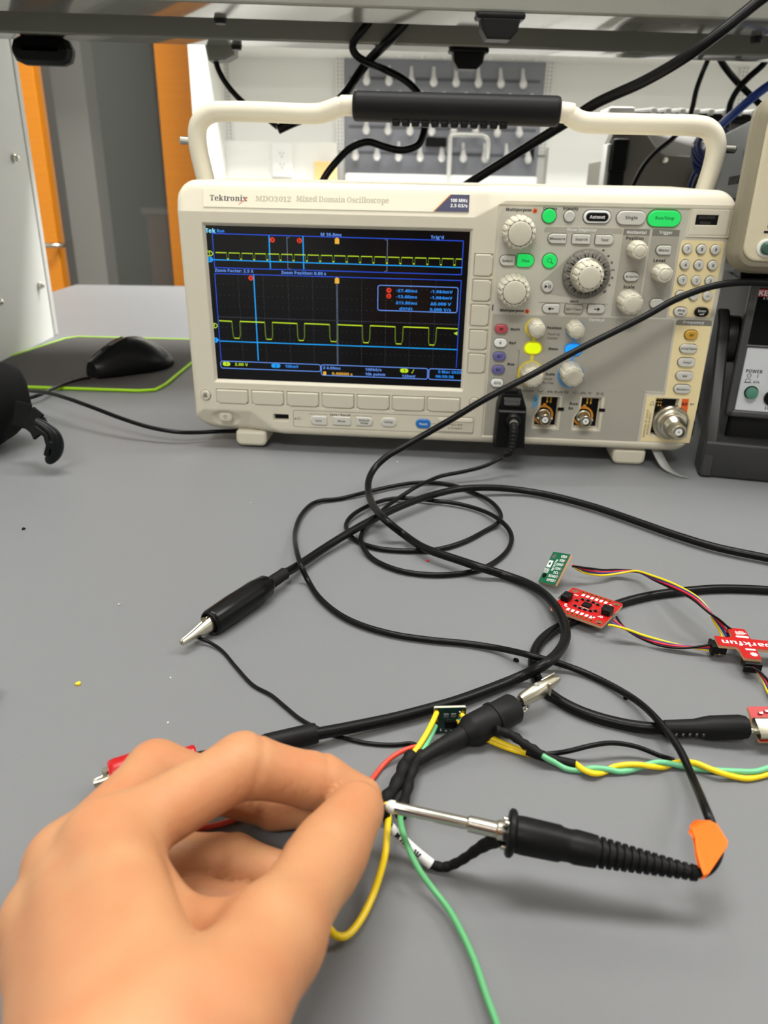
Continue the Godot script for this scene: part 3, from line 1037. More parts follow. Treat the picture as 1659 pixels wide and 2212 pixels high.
	line2(s, Vector2(185.6, 54.8), Vector2(186.6, 57.6), 0.5, z + 0.05)
	for k in [[23.6, 143.5], [22.8, 87.6]]:
		frame2(s, poly([k[0] - 2.2, k[1] - 1.7, k[0] + 1.2, k[1] - 1.7, k[0] + 2.8, k[1], k[0] + 1.2, k[1] + 1.7, k[0] - 2.2, k[1] + 1.7]), 0.6, z + 0.05)
	prism(s, poly([217.4, 87.9, 220.3, 89.4, 220.3, 86.4]), [[0, z - 0.04], [0, z + 0.06]])
	part("channel_marker", s, yl, d).set_meta("kind", "stuff")
	words(d, [["1", 23.2, 143.6, 2.4], ["1", 22.4, 87.7, 2.4], ["2.00 V", 43.2, 56.4, 2.3, 11.0]], yl, z + 0.06, "display_text_yellow")
	words(d, [["1", 30.5, 56.4, 2.2], ["1", 178.8, 56.3, 2.2], ["2", 72.2, 56.4, 2.2], ["2", 23.0, 139.1, 2.4], ["2", 22.4, 75.9, 2.4]], mats.deep_black, z + 0.1, "pill_numeral")
	s = mk()
	prism(s, rrect(7.6, 3.4, 1.7, 4, Vector2(72.2, 56.4)), [[0, z - 0.04], [0, z + 0.06]])
	for k in [[23.3, 139.0], [22.7, 75.9]]:
		prism(s, poly([k[0] - 2.6, k[1] - 2.0, k[0] + 1.2, k[1] - 2.0, k[0] + 3.2, k[1], k[0] + 1.2, k[1] + 2.0, k[0] - 2.6, k[1] + 2.0]), [[0, z - 0.04], [0, z + 0.06]])
	part("channel_marker", s, cy, d).set_meta("kind", "stuff")
	words(d, [["100mV", 85.6, 56.3, 2.3, 11.2], ["Run", 33.6, 160.3, 2.2, 5.6], ["-27.40ms", 179.0, 119.6, 2.2, 16.4], ["-1.984mV", 206.2, 119.6, 2.2, 17.2], ["-13.60ms", 179.0, 115.0, 2.2, 16.4], ["-1.984mV", 206.2, 115.0, 2.2, 17.2], ["\u039413.80ms", 179.0, 110.3, 2.2, 16.8], ["\u03940.000 V", 206.0, 110.3, 2.2, 16.0], ["dV/dt", 178.8, 105.9, 2.2, 10.4], ["0.000 V/s", 206.0, 105.9, 2.2, 16.6], ["5 Mar 2025", 216.0, 56.4, 2.2, 18.8], ["06:50:36", 212.0, 52.6, 2.2, 14.8]], tb, z + 0.05, "display_text_blue")
	words(d, [["M 10.0ms", 119.8, 159.6, 2.2, 16.0], ["Trig'd", 201.0, 159.2, 2.3, 9.8], ["Zoom Factor: 2.5 X", 42.2, 131.0, 2.3, 31.0], ["Zoom Position: 0.00 s", 97.6, 130.8, 2.3, 35.4], ["Z 4.00ms", 119.0, 56.2, 2.2, 14.4], ["100kS/s", 153.4, 56.2, 2.2, 13.4], ["10k points", 155.0, 52.0, 2.2, 16.6], ["120mV", 182.6, 51.8, 2.2, 11.0]], lb, z + 0.05, "display_text_pale")
	words(d, [["Tek", 25.6, 160.4, 3.2, 8.0]], glow("display_logo", Color(0.5, 0.85, 1.0), 1.0), z + 0.05, "display_text_logo")

func keys(o: Node3D):
	for k in KEYS_LOW:
		var s := mk()
		var c := Vector2((k[0] + k[2]) / 2, (k[1] + k[3]) / 2)
		prism(s, poly_chamfer(k[2] - k[0], k[3] - k[1], [0.7, 0.7, 2.2, 2.2]), [[0, -1.6], [0, 0.6], [0.35, 1.0], [0.9, 1.2]])
		part("menu_key", s, mats.cream_key, o, Vector3(c.x, c.y, 0))
	for k in KEYS_SIDE:
		var s := mk()
		var c := Vector2((k[0] + k[2]) / 2, (k[1] + k[3]) / 2)
		prism(s, poly_chamfer(k[2] - k[0], k[3] - k[1], [0.7, 2.2, 2.2, 0.7]), [[0, -1.6], [0, 0.6], [0.35, 1.0], [0.9, 1.2]])
		part("menu_key", s, mats.cream_key, o, Vector3(c.x, c.y, 0))
	var w: Material = mats.cream_key
	# printer and menu-off keys, power key
	for c in [[11.6, 30.0, 4.2], [237.4, 33.0, 3.9]]:
		var s := mk()
		prism(s, circle(c[2] + 0.7, 24), [[0, -0.5], [0.3, 0.15]])
		var ring := part("key_ring", s, mats.key_rim, o, Vector3(c[0], c[1], 0))
		s = mk()
		prism(s, circle(c[2], 24), [[0, -0.5], [0, 1.1], [0.4, 1.6], [1.0, 1.7]])
		part("key_top", s, w, ring)
	var s := mk()
	box(s, Vector3(3.6, 1.5, 0.2), at(11.6, 29.2, 1.75))
	prism(s, poly([9.9, 30.2, 13.4, 30.2, 12.9, 31.9, 11.0, 31.9]), [[0, 1.6], [0, 1.85]])
	part("printer_symbol", s, mats.ink_grey, o)
	s = mk()
	prism(s, rrect(11.6, 8.6, 3.6, 5), [[0, -6.4], [0, -1.6], [0.5, -0.8], [1.6, -0.3]])
	var pw := part("power_key", s, w, o, Vector3(26.3, 10.2, -2.2))
	s = mk()
	frame2(s, circle(1.3, 14), 0.35, -0.2)
	line2(s, Vector2(0, 0.4), Vector2(0, 1.9), 0.4, -0.18)
	part("power_symbol", s, mats.ink_grey, pw)
	s = mk()
	box(s, Vector3(13.0, 5.2, 0.6), at(75.2, 13.0, -6.4))
	box(s, Vector3(10.4, 1.6, 4.0), at(75.2, 13.9, -4.6))
	part("usb_socket", s, mats.deep_black, o)
	s = mk()
	frame2(s, rrect(152, 14.6, 1.8, 4, Vector2(162, 12.6)), 0.35, 0.08)
	line2(s, Vector2(99.5, 17.2), Vector2(115, 17.2), 0.35, 0.08)
	line2(s, Vector2(137, 17.1), Vector2(153, 17.1), 0.35, 0.08)
	line2(s, Vector2(203, 12.9), Vector2(209, 12.9), 0.3, 0.08)
	line2(s, Vector2(87.6, 12.4), Vector2(93.6, 12.4), 0.35, 0.08)
	line2(s, Vector2(88.6, 12.4), Vector2(90.6, 14.0), 0.3, 0.08)
	line2(s, Vector2(90.6, 14.0), Vector2(92.4, 14.0), 0.3, 0.08)
	line2(s, Vector2(89.6, 12.4), Vector2(91.4, 10.9), 0.3, 0.08)
	prism(s, circle(0.8, 10, Vector2(87.6, 12.4)), [[0, 0.0], [0, 0.1]])
	part("panel_outline", s, mats.ink_grey, o).set_meta("kind", "stuff")
	words(o, [["Save / Recall", 126.0, 17.4, 1.9, 17.4]], mats.ink, 0.1, "save_lettering")
	for k in [[107.8, 11.9, 14.2, [3.6, 1.2, 1.2, 3.6], "Save"], [127.4, 12.4, 15.6, 1.2, "Menu"], [146.6, 12.7, 14.6, [1.2, 3.6, 3.6, 1.2], "Default"], [167.2, 12.9, 13.0, 3.6, "Utility"]]:
		var kb := button(o, k[0], k[1], k[2], 7.6, k[3], mats.key_grey, k[4], null, 1.7, -0.4, 1.5, 0.0)
		if k[4] == "Default":
			kb.get_child(0).position.y = 0.0012
			words(kb, [["Setup", 0, -1.4, 1.5]], mats.ink, 1.55, "legend")
	button(o, 196.2, 12.9, 12.6, 7.8, 3.9, paint("key_blue", c8(30, 108, 186), 0.4), "Touch", mats.ink_white, 1.6, -0.4, 1.5, 0.0)
	s = mk()
	prism(s, rrect(30.2, 12.0, 1.4, 3, Vector2(223.0, 12.8)), [[0, -0.3], [0, 0.9], [0.5, 1.3]])
	box(s, Vector3(27, 1.6, 0.8), at(223, 16.6, 1.5), 0.4)
	var pc := part("probe_terminals", s, mats.cream_key, o)
	words(pc, [["PROBE", 223.0, 13.4, 1.7, 12.0], ["COMP", 223.0, 10.2, 1.7, 12.0]], mats.ink_grey, 1.36, "terminal_lettering")
	# buttons of the control panel
	var kg: Material = mats.key_grey
	var green := glow("lit_green", Color(0.10, 0.95, 0.42), 0.62)
	var r0 := [0.9, 3.9, 3.9, 0.9]
	var l0 := [3.9, 0.9, 0.9, 3.9]
	button(o, 282.6, 176.6, 9.6, 9.6, 4.8, green, "", null, 1.6, -1.6, 1.4, 0.9, "led_button").set_meta("label", "button lit green")
	button(o, 297.3, 176.6, 7.8, 7.8, 3.9, kg)
	var au := button(o, 317.3, 176.6, 19.4, 8.6, 4.3, mats.white_plastic, "", null, 1.6, -1.6, 1.0, 0.7)
	s = mk()
	prism(s, rrect(16.0, 5.8, 2.9, 5), [[0, 0.6], [0, 1.5], [0.3, 1.7]])
	part("insert", s, mats.black_plastic, au)
	words(au, [["Autoset", 0, 0, 2.2, 11.0]], mats.ink_white, 1.75, "legend")
	button(o, 341.8, 176.4, 20.6, 9.4, 4.7, kg, "Single", null, 2.2)
	button(o, 365.5, 176.5, 23.2, 10.8, 5.4, green, "Run/Stop", paint("ink_green", c8(0, 96, 50), 0.6), 2.2, -1.6, 1.6, 0.9, "led_button").set_meta("label", "wide button lit green")
	button(o, 254.8, 144.5, 11.2, 7.4, l0, kg, "Select", null, 1.9)
	button(o, 268.4, 144.8, 12.2, 9.0, [1.4, 4.5, 4.5, 1.4], green, "Fine", paint("ink_green", c8(0, 96, 50), 0.6), 2.0, -1.6, 1.6, 0.7, "led_button")
	var sb := button(o, 286.4, 145.1, 10.4, 10.4, 5.2, green, "", null, 1.6, -1.6, 1.6, 0.8, "led_button")
	s = mk()
	frame2(s, circle(1.5, 14, Vector2(-0.4, 0.4)), 0.4, 1.66)
	line2(s, Vector2(0.8, -0.7), Vector2(2.4, -2.0), 0.7, 1.66)
	part("legend", s, paint("ink_green", c8(0, 96, 50), 0.6), sb)
	var pb := button(o, 286.7, 126.5, 8.6, 8.6, 4.3, kg)
	s = mk()
	prism(s, poly([-2.2, -1.3, 0.2, 0, -2.2, 1.3]), [[0, 1.6], [0, 1.7]])
	for x in [1.0, 2.2]:
		box(s, Vector3(0.6, 2.6, 0.1), at(x, 0, 1.65))
	part("legend", s, mats.ink, pb)
	for k in [[290.2, 161.0, l0, "Measure"], [307.8, 161.0, 0.9, "Search"], [324.8, 160.9, r0, "Test"]]:
		button(o, k[0], k[1], 13.4, 6.8, k[2], kg, k[3], null, 2.0)
	for k in [[291.2, 110.1, l0, -1], [325.7, 110.8, r0, 1]]:
		var ab := button(o, k[0], k[1], 13.0, 6.6, k[2], kg)
		s = mk()
		line2(s, Vector2(-2.0, 0), Vector2(2.0, 0), 0.8, 1.66)
		prism(s, poly([k[3] * 2.6, 0, k[3] * 0.6, 1.5 * k[3], k[3] * 0.6, -1.5 * k[3]]), [[0, 1.6], [0, 1.7]])
		part("legend", s, mats.ink, ab)
	button(o, 308.5, 110.3, 13.2, 6.4, 1.0, mats.panel_mid, "Set / Clear", null, 1.7)
	button(o, 348.2, 135.3, 10.6, 6.4, 3.2, kg, "Acquire", null, 1.6)
	button(o, 368.7, 154.8, 10.6, 6.4, [3.2, 1.2, 1.2, 3.2], kg, "Menu", null, 2.0)
	button(o, 370.4, 116.2, 10.6, 7.0, 3.5, kg)
	var nums := ["7", "8", "9", "4", "5", "6", "1", "2", "3", "0", ".", "+/-"]
	for i in 12:
		button(o, 385.9 + (i % 3) * 10.0 + (i / 3) * 0.25, 156.0 - (i / 3) * 11.05, 6.8, 6.8, 3.4, kg, nums[i], null, 2.3 if i < 11 else 1.8)
	var bs := button(o, 389.1, 110.6, 9.8, 6.6, 3.3, kg)
	words(bs, [["Bksp", 0, 1.1, 1.5]], mats.ink, 1.66, "legend")
	s = mk()
	line2(s, Vector2(-1.6, -1.4), Vector2(1.6, -1.4), 0.7, 1.66)
	part("legend", s, mats.ink, bs)
	var en := button(o, 404.6, 110.9, 10.2, 6.8, 3.4, mats.black_plastic)
	words(en, [["Enter", 0, 1.0, 1.6]], mats.ink_white, 1.66, "legend")
	s = mk()
	prism(s, poly([-1.8, -1.5, -0.6, -2.1, -0.6, -1.8, 1.6, -1.8, 1.6, -0.6, 1.0, -0.6, 1.0, -1.2, -0.6, -1.2, -0.6, -0.9]), [[0, 1.6], [0, 1.7]])
	part("legend", s, mats.ink_white, en)
	button(o, 400.3, 93.4, 9.8, 7.0, 3.5, paint("key_gold", c8(198, 152, 50), 0.4), "RF", null, 2.0)
	for k in [[400.2, 82.8, "Freq/Span"], [400.6, 72.1, "Ampl"], [401.0, 61.4, "BW"], [401.3, 50.7, "Markers"]]:
		button(o, k[0], k[1], 13.0, 6.8, 3.4, kg, k[2], null, 1.6)
	for k in [[254.5, 93.3, "M", paint("key_red", c8(186, 76, 84), 0.4)], [254.7, 82.4, "R", mats.white_plastic], [254.7, 71.6, "B1", paint("key_violet", c8(104, 100, 158), 0.4)], [254.7, 60.8, "B2", paint("key_violet", c8(104, 100, 158), 0.4)], [254.7, 50.0, "AFG", mats.white_plastic]]:
		button(o, k[0], k[1], 10.0, 6.6, 3.3, k[3], k[2], null, 2.2, -1.6, 1.5, 0.4)
	# lit channel buttons on their coloured links
	var lk_y := paint("link_yellow", c8(226, 204, 70), 0.5)
	var lk_b := paint("link_blue", c8(96, 156, 206), 0.5)
	for k in [[280.6, lk_y, glow("lit_yellow", Color(0.88, 0.95, 0.0), 0.95), "button lit yellow"], [312.3, lk_b, glow("lit_blue", Color(0.05, 0.62, 1.0), 0.95), "button lit blue"]]:
		s = mk()
		prism(s, circle(7.4, 28, Vector2(k[0] - 0.5, 94.8)), [[0, -1.3], [0, -0.9]])
		prism(s, circle(10.6, 32, Vector2(k[0] + 0.2, 58.4)), [[0, -1.3], [0, -0.9]])
		box(s, Vector3(2.6, 28, 0.4), at(k[0], 78, -1.08))
		prism(s, rrect(15.0, 11.0, 5.5, 5, Vector2(k[0], 78.9)), [[0, -1.3], [0, -0.85]])
		part("channel_link", s, k[1], o)
		button(o, k[0], 78.9, 12.4, 8.2, 4.1, k[2], "", null, 1.6, -1.6, 1.4, 0.0, "led_button").set_meta("label", k[3])

func poly_chamfer(w: float, h: float, c: Array) -> PackedVector2Array:   # tl, tr, br, bl
	return poly([w / 2, h / 2 - c[1], w / 2 - c[1], h / 2, -w / 2 + c[0], h / 2, -w / 2, h / 2 - c[0], -w / 2, -h / 2 + c[3], -w / 2 + c[3], -h / 2, w / 2 - c[2], -h / 2, w / 2, -h / 2 + c[2]])

func dials(o: Node3D):
	var m: Material = mats.cream_key
	knob(o, 261.2, 164.9, 12.2, 8.5, 15.5, m, 16)
	knob(o, 261.0, 123.5, 12.2, 8.5, 15.5, m, 16)
	for k in [[348.5, 155.0, 6.6, 3.8], [369.0, 139.0, 6.6, 3.8], [281.0, 95.7, 6.6, 4.3], [310.9, 96.0, 6.6, 4.3]]:
		knob(o, k[0], k[1], k[2], k[3], 15.0, m, 7)
	for k in [[348.6, 117.5, 8.8, 6.2], [281.1, 59.2, 8.9, 6.3], [312.0, 60.8, 8.9, 6.2]]:
		knob(o, k[0], k[1], k[2], k[3], 16.0, m, 9)
	# pan and zoom wheel: dark outer ring on a drop-shaped plate, pale knob in its middle
	var pts := PackedVector2Array()
	pts.append_array(circle(18.6, 40, Vector2(314.5, 136.1)))
	pts.append_array(circle(5.6, 20, Vector2(286.9, 126.6)))
	var hull := Geometry2D.convex_hull(pts)
	hull.remove_at(hull.size() - 1)
	plate(o, "wheel_plate", hull, -1.2, -0.85, mats.panel_mid)
	var ol := PackedVector2Array()
	for i in 160:
		ol.append(Vector2(cos(TAU * i / 160), sin(TAU * i / 160)) * (17.6 * (0.965 if i % 10 >= 8 else 1.0)))
	var s := mk()
	prism(s, ol, [[0, -1.4], [0, 2.6], [0.5, 3.4], [1.6, 4.0], [5.0, 5.0]])
	var w := part("wheel", s, paint("wheel_grey", c8(106, 102, 94), 0.5), o, Vector3(314.5, 136.1, 0))
	s = mk()
	lathe(s, [Vector2(12.4, 4.6), Vector2(12.4, 5.8), Vector2(11.6, 6.2)], 40, Transform3D(Basis(Vector3.RIGHT, PI / 2), Vector3.ZERO))
	part("trim_ring", s, mats.nickel, w)
	knob(o, 314.5, 136.0, 11.2, 8.0, 18.0, m, 14, 4.0)

func sockets(o: Node3D):
	var s := mk()
	box(s, Vector3(16.0, 7.1, 0.5), at(396.1, 176.1, -1.2))
	var mw := part("module_window", s, mats.deep_black, o)
	words(mw, [["MDO3PWR", 396.0, 177.8, 1.7, 11.6], ["Module", 395.6, 174.4, 1.7, 7.4]], paint("dim_ink", c8(62, 62, 62), 0.6), -0.9, "window_lettering")
	s = mk()
	prism(s, poly([410.9, 167.4, 415.6, 167.4, 415.6, 183.6, 410.9, 183.6, 412.2, 175]), [[0, -5], [0, -1.6], [0.3, -1.3]])
	part("side_latch", s, mats.panel_grey, o)
	for y in [37.5, 17.6]:
		s = mk()
		box(s, Vector3(3.2, 13, 3), at(415.4, y, -2.6), 0.5)
		part("side_slot", s, mats.deep_black, o)
	for c in [[296.6, 26.4, 295.2, 22.9], [329.6, 27.0, 327.7, 23.1]]:
		s = mk()
		prism(s, poly([c[0] - 9.0, c[1] - 13.2, c[0] + 9.8, c[1] - 13.2, c[0] + 9.8, c[1] + 13.0, c[0] - 5.4, c[1] + 13.0, c[0] - 5.4, c[1] + 4, c[0] - 9.0, c[1] - 4]), [[0, -7.6], [0, -6.6]])
		box(s, Vector3(5, 2.6, 1.0), at(c[0] + 11.6, c[1] + 3.4, -0.9), 0.3)
		var k := part("socket_well", s, mats.deep_black, o)
		s = mk()
		lathe(s, [Vector2(6.6, -6.7), Vector2(8.2, -6.7), Vector2(8.2, -5.6), Vector2(6.6, -5.6), Vector2(6.6, -6.7)], 32, Transform3D(Basis(Vector3.RIGHT, PI / 2), Vector3(c[2], c[3], 0)))
		prism(s, poly([c[2] - 2, c[3] + 7.6, c[2] + 2.4, c[3] + 7.6, c[2] + 1.0, c[3] + 9.8, c[2] - 0.4, c[3] + 9.8]), [[0, -6.7], [0, -5.6]])
		part("contact_ring", s, mats.amber, k)
		s = mk()
		for i in 6:
			prism(s, circle(0.75, 10, Vector2(c[2] + 2.0 + (i % 2) * 2.9, c[3] + 11.0 + (i / 2) * 1.7)), [[0, -6.7], [0, -6.2], [0.3, -6.0]])
		part("contact_dots", s, mats.gold_pad, k).set_meta("kind", "stuff")
		s = mk()
		var xf := Transform3D(Basis(Vector3.RIGHT, PI / 2), Vector3(c[2], c[3], -6.4))
		lathe(s, [Vector2(5.6, 0), Vector2(5.6, 3), Vector2(4.8, 3.4), Vector2(4.8, 15.4), Vector2(4.3, 16), Vector2(3.9, 16), Vector2(3.9, 9.0), Vector2(0, 9.0)], 30, xf)
		for a in [-1, 1]:
			lathe(s, [Vector2(1.0, 4.4), Vector2(1.0, 6.2), Vector2(0.6, 6.6), Vector2(0, 6.6)], 10, Transform3D(Basis(Vector3.BACK, -a * PI / 2), Vector3(c[2], c[3], 4.4)))
		part("coax_barrel", s, mats.nickel, k)
		s = mk()
		lathe(s, [Vector2(2.6, 8.8), Vector2(2.6, 15.0), Vector2(2.2, 15.4), Vector2(0.7, 15.4), Vector2(0.7, 12), Vector2(0, 12)], 20, xf)
		part("coax_core", s, mats.white_plastic, k)
	# large threaded connector at the lower right corner
	s = mk()
	prism(s, poly([383.2, 10.8, 411.6, 10.8, 411.6, 23.6, 400.6, 35.2, 400.6, 41.6, 383.2, 41.6]), [[0, -7.6], [0, -6.6]])
	var k := part("socket_well", s, mats.deep_black, o)
	s = mk()
	for i in 8:
		prism(s, circle(0.7, 10, Vector2(384.8 + (i % 3) * 1.9 + (2.0 if i > 5 else 0.0), 40.2 - (i / 3) * 2.8)), [[0, -6.7], [0, -6.2], [0.3, -6.0]])
	part("contact_dots", s, mats.gold_pad, k).set_meta("kind", "stuff")
	s = mk()
	var prof := [Vector2(14.2, -6), Vector2(14.2, 0), Vector2(13.2, 1.2), Vector2(12.2, 1.2), Vector2(12.2, 4.0), Vector2(11.4, 5.0), Vector2(10.0, 5.4), Vector2(10.0, 9.0)]
	for i in 5:
		prof.append_array([Vector2(8.6, 9.4 + i * 1.6), Vector2(8.0, 10.2 + i * 1.6)])
	prof.append_array([Vector2(6.8, 18), Vector2(6.0, 24.4), Vector2(5.4, 25.0), Vector2(4.4, 25.0), Vector2(4.4, 19), Vector2(0, 19)])
	lathe(s, prof, 36, Transform3D(Basis(Vector3.RIGHT, PI / 2), Vector3(397.4, 22.2, 0)))
	part("threaded_barrel", s, mats.nickel, k)
	s = mk()
	lathe(s, [Vector2(2.9, 18.8), Vector2(2.9, 23.6), Vector2(2.4, 24), Vector2(0.8, 24), Vector2(0.8, 21), Vector2(0, 21)], 20, Transform3D(Basis(Vector3.RIGHT, PI / 2), Vector3(397.4, 22.2, 0)))
	part("coax_core", s, mats.white_plastic, k)

# ---------------------------------------------------------------- instruments stacked to the right
func build_right_instruments():
	# black bench power supply with its bail handle folded down in front
	var b := Basis(Vector3.UP, deg_to_rad(-14.0))
	var o := thing("power_supply", "black bench power supply with a pale control strip and a green power button", "power supply", Vector3(255, 0, -569), b)
	var s := mk()
	box(s, Vector3(214, 138, 260), at(125, 79, -150), 3)
	part("case", s, paint("supply_grey", c8(20, 20, 20), 0.45), o)
	# front frame round the black window and the pale strip
	s = mk()
	for l in [[14, 48, 20, 149], [14, 48, 234, 53.4], [14, 147, 234, 150]]:
		box(s, Vector3(l[2] - l[0], l[3] - l[1], 9), at((l[0] + l[2]) / 2.0, (l[1] + l[3]) / 2.0, -19), 1.5)
	box(s, Vector3(212, 2.2, 7), at(124, 104.2, -18), 1)
	part("front_frame", s, paint("frame_grey", c8(62, 62, 60), 0.4), o)
	s = mk()
	box(s, Vector3(212, 44, 4), at(124, 126, -18.4), 0.5)
	part("display_window", s, paint("window_black", c8(5, 5, 6), 0.15), o)
	s = mk()
	box(s, Vector3(212, 50, 4), at(126.2, 78.2, -18), 0.5)
	var cs := part("control_strip", s, paint("strip_silver", c8(206, 208, 212), 0.4), o)
	var fz := -15.9
	s = mk()
	txt(s, "POWER", 2.7, at(28.7, 84.8, fz), 12.0, "Droid Sans", false, true)
	part("power_lettering", s, mats.ink, cs)
	s = mk()
	frame2(s, circle(1.4, 18, Vector2(25.6, 81.2)), 0.45, fz)
	line2(s, Vector2(31.8, 79.8), Vector2(31.8, 82.6), 0.45, fz)
	frame2(s, poly([23.8, 76.0, 27.0, 76.0, 27.0, 78.6, 23.8, 78.6]), 0.4, fz)
	line2(s, Vector2(22.6, 75.8), Vector2(28.2, 75.8), 0.5, fz)
	frame2(s, poly([29.4, 76.0, 34.0, 76.0, 32.8, 77.2, 30.6, 77.2]), 0.4, fz)
	part("power_symbols", s, mats.ink, cs).set_meta("kind", "stuff")
	s = mk()
	lathe(s, [Vector2(5.2, 0), Vector2(5.2, 0.9), Vector2(4.5, 1.0)], 26, Transform3D(Basis(Vector3.RIGHT, PI / 2), Vector3(29.6, 68.2, fz)))
	part("button_ring", s, mats.deep_black, cs)
	s = mk()
	lathe(s, [Vector2(4.4, 0), Vector2(4.4, 4.6), Vector2(4.1, 5.4), Vector2(2.8, 5.8), Vector2(0, 5.9)], 26, Transform3D(Basis(Vector3.RIGHT, PI / 2), Vector3(29.6, 68.2, fz)))
	part("power_button", s, mats.power_green, cs).set_meta("label", "green round power button")
	for c in [[45.4, 65.0], [47.4, 79.6]]:
		s = mk()
		lathe(s, [Vector2(6.0, 0), Vector2(6.0, 1.6), Vector2(5.2, 2.4), Vector2(0, 2.5)], 26, Transform3D(Basis(Vector3.RIGHT, PI / 2), Vector3(c[0], c[1], fz)))
		part("round_key", s, mats.deep_black, cs)
	s = mk()
	txt(s, "M", 3.4, at(45.4, 65.0, fz + 2.6), 0.0, "Droid Sans", false, true)
	part("key_letter", s, mats.ink_white, cs)
	s = mk()
	txt(s, "LO", 2.6, at(44.0, 56.8, fz), 0.0, "Droid Sans", false, true)
	part("key_lettering", s, mats.ink, cs)
	s = mk()
	frame2(s, rrect(26, 20, 2, 3, Vector2(53.4, 88)), 0.45, fz)
	part("strip_outline", s, mats.ink, cs)
	s = mk()
	box(s, Vector3(30, 5.6, 1), at(34.0, 143.6, -16.2), 0.2)
	var lg := part("name_badge", s, paint("badge_red", c8(166, 28, 36), 0.5), o)
	s = mk()
	txt(s, "KEITHLEY", 3.8, at(20.2, 143.6, -15.6), 27.0, "Droid Sans", true, true)
	txt(s, "A Tektronix Company", 1.7, at(24.0, 139.4, -16.2), 22.0, "Droid Sans", true)
	part("badge_lettering", s, mats.ink_white, lg).set_meta("kind", "stuff")
	# bail: arm with round hub on the left side, thick bar along the foot of the front
	var bm: Material = paint("bail_grey", c8(44, 44, 43), 0.45)
	s = mk()
	prism(s, PackedVector2Array([Vector2(-14, 2), Vector2(2, 2), Vector2(-2, 34), Vector2(-44, 118), Vector2(-58, 126), Vector2(-70, 120), Vector2(-74, 104)]), [[1.5, 0], [0, 1.5], [0, 8], [1.5, 9.5]], Transform3D(Basis(Vector3(0, 0, 1), Vector3(0, 1, 0), Vector3(-1, 0, 0)), Vector3(10, 0, 0)))
	var bail := part("bail_handle", s, bm, o)
	s = mk()
	prism(s, rrect(29, 29.6, [3, 3, 4, 2], 4), [[1.8, 0], [0, 2], [0, 226], [1.8, 228]], Transform3D(Basis(Vector3(0, 0, -1), Vector3(0, 1, 0), Vector3(1, 0, 0)), Vector3(0.2, 15.4, -14.6)))
	part("bar", s, bm, bail)
	s = mk()
	lathe(s, [Vector2(19, 0), Vector2(19, 8), Vector2(17.5, 9.5), Vector2(10, 10), Vector2(9, 8.6), Vector2(0, 8.6)], 36, Transform3D(Basis(Vector3.BACK, PI / 2), Vector3(17, 102, -60)))
	part("hub", s, paint("hub_grey", c8(66, 66, 64), 0.4), bail)
	# cream bench meter on top of the supply
	o = thing("bench_meter", "cream bench meter with rounded bezel and dark green button atop the black supply", "meter", Vector3(247, 150, -552), b)
	var cm: Material = paint("meter_cream", c8(206, 196, 168), 0.5, 0.0)
	s = mk()
	prism(s, rrect(224, 114, 15, 6, Vector2(105.5, 66)), [[3, -28], [0, -23], [0, -12], [1.5, -7], [5.5, -1.5], [8, -0.6]])
	part("bezel", s, paint("meter_side", c8(140, 132, 112), 0.5), o)
	s = mk()
	prism(s, rrect(206, 95, 10, 6, Vector2(103.5, 65.5)), [[0, -2], [0, 0.4], [0.6, 1.2], [1.6, 1.6]])
	part("fascia", s, cm, o)
	s = mk()
	box(s, Vector3(208, 98, 190), at(105, 64, -128), 3)
	part("case", s, paint("meter_case", c8(34, 40, 46), 0.45), o)
	for i in 2:
		for k in 9:
			s = mk()
			box(s, Vector3(1.2, 6, 3.2), at(0.9, 72 - i * 16, -60 - k * 7))
			part("vent", s, mats.deep_black, o)
	s = mk()
	prism(s, rrect(28, 12, 6, 5), [[0, 0], [0, 1.2], [0.8, 1.4]])
	var sw := part("button_surround", s, mats.white_plastic, o, Vector3(23, 27, 1.4))
	s = mk()
	prism(s, rrect(24, 9.0, 4.5, 5), [[0, 0], [0, 4], [0.6, 4.8], [1.6, 5.2]])
	part("power_button", s, paint("button_green", c8(52, 84, 70), 0.4), sw)
	s = mk()
	frame2(s, poly([13.2, 45.0, 18.2, 45.0, 15.7, 49.4]), 0.5, 1.75)
	frame2(s, circle(2.0, 16, Vector2(15.2, 41.0)), 0.5, 1.75)
	line2(s, Vector2(11.4, 37.2), Vector2(18.4, 37.2), 1.6, 1.75)
	part("power_symbols", s, mats.ink, o).set_meta("kind", "stuff")
	for x in [30, 190]:
		s = mk()
		box(s, Vector3(22, 18, 40), at(x, 7.0, -110), 3)
		part("foot", s, mats.black_rubber, o)
	# strip of clear plastic curling out between the two instruments
	s = mk()
	var p0 := spline(pv([226, 18, -600, 229, 10, -590, 232, 4, -580, 237, 1.6, -571, 242, 1.2, -563]), 5)
	var wd := Vector3(7, 0, 3)
	var ring0 := PackedVector3Array()
	for i in p0.size() - 1:
		quad(s, p0[i] - wd / 2, p0[i + 1] - wd / 2, p0[i + 1] + wd / 2, p0[i] + wd / 2)
		var dn := Vector3(0, -0.7, 0)
		quad(s, p0[i] + wd / 2 + dn, p0[i + 1] + wd / 2 + dn, p0[i + 1] - wd / 2 + dn, p0[i] - wd / 2 + dn)
		quad(s, p0[i] + wd / 2, p0[i + 1] + wd / 2, p0[i + 1] + wd / 2 + dn, p0[i] + wd / 2 + dn)
	solo("plastic_strip", s, paint("plastic_clear", c8(176, 178, 176), 0.35), "curled strip of greyish clear plastic beside the oscilloscope's lower right corner", "strip")

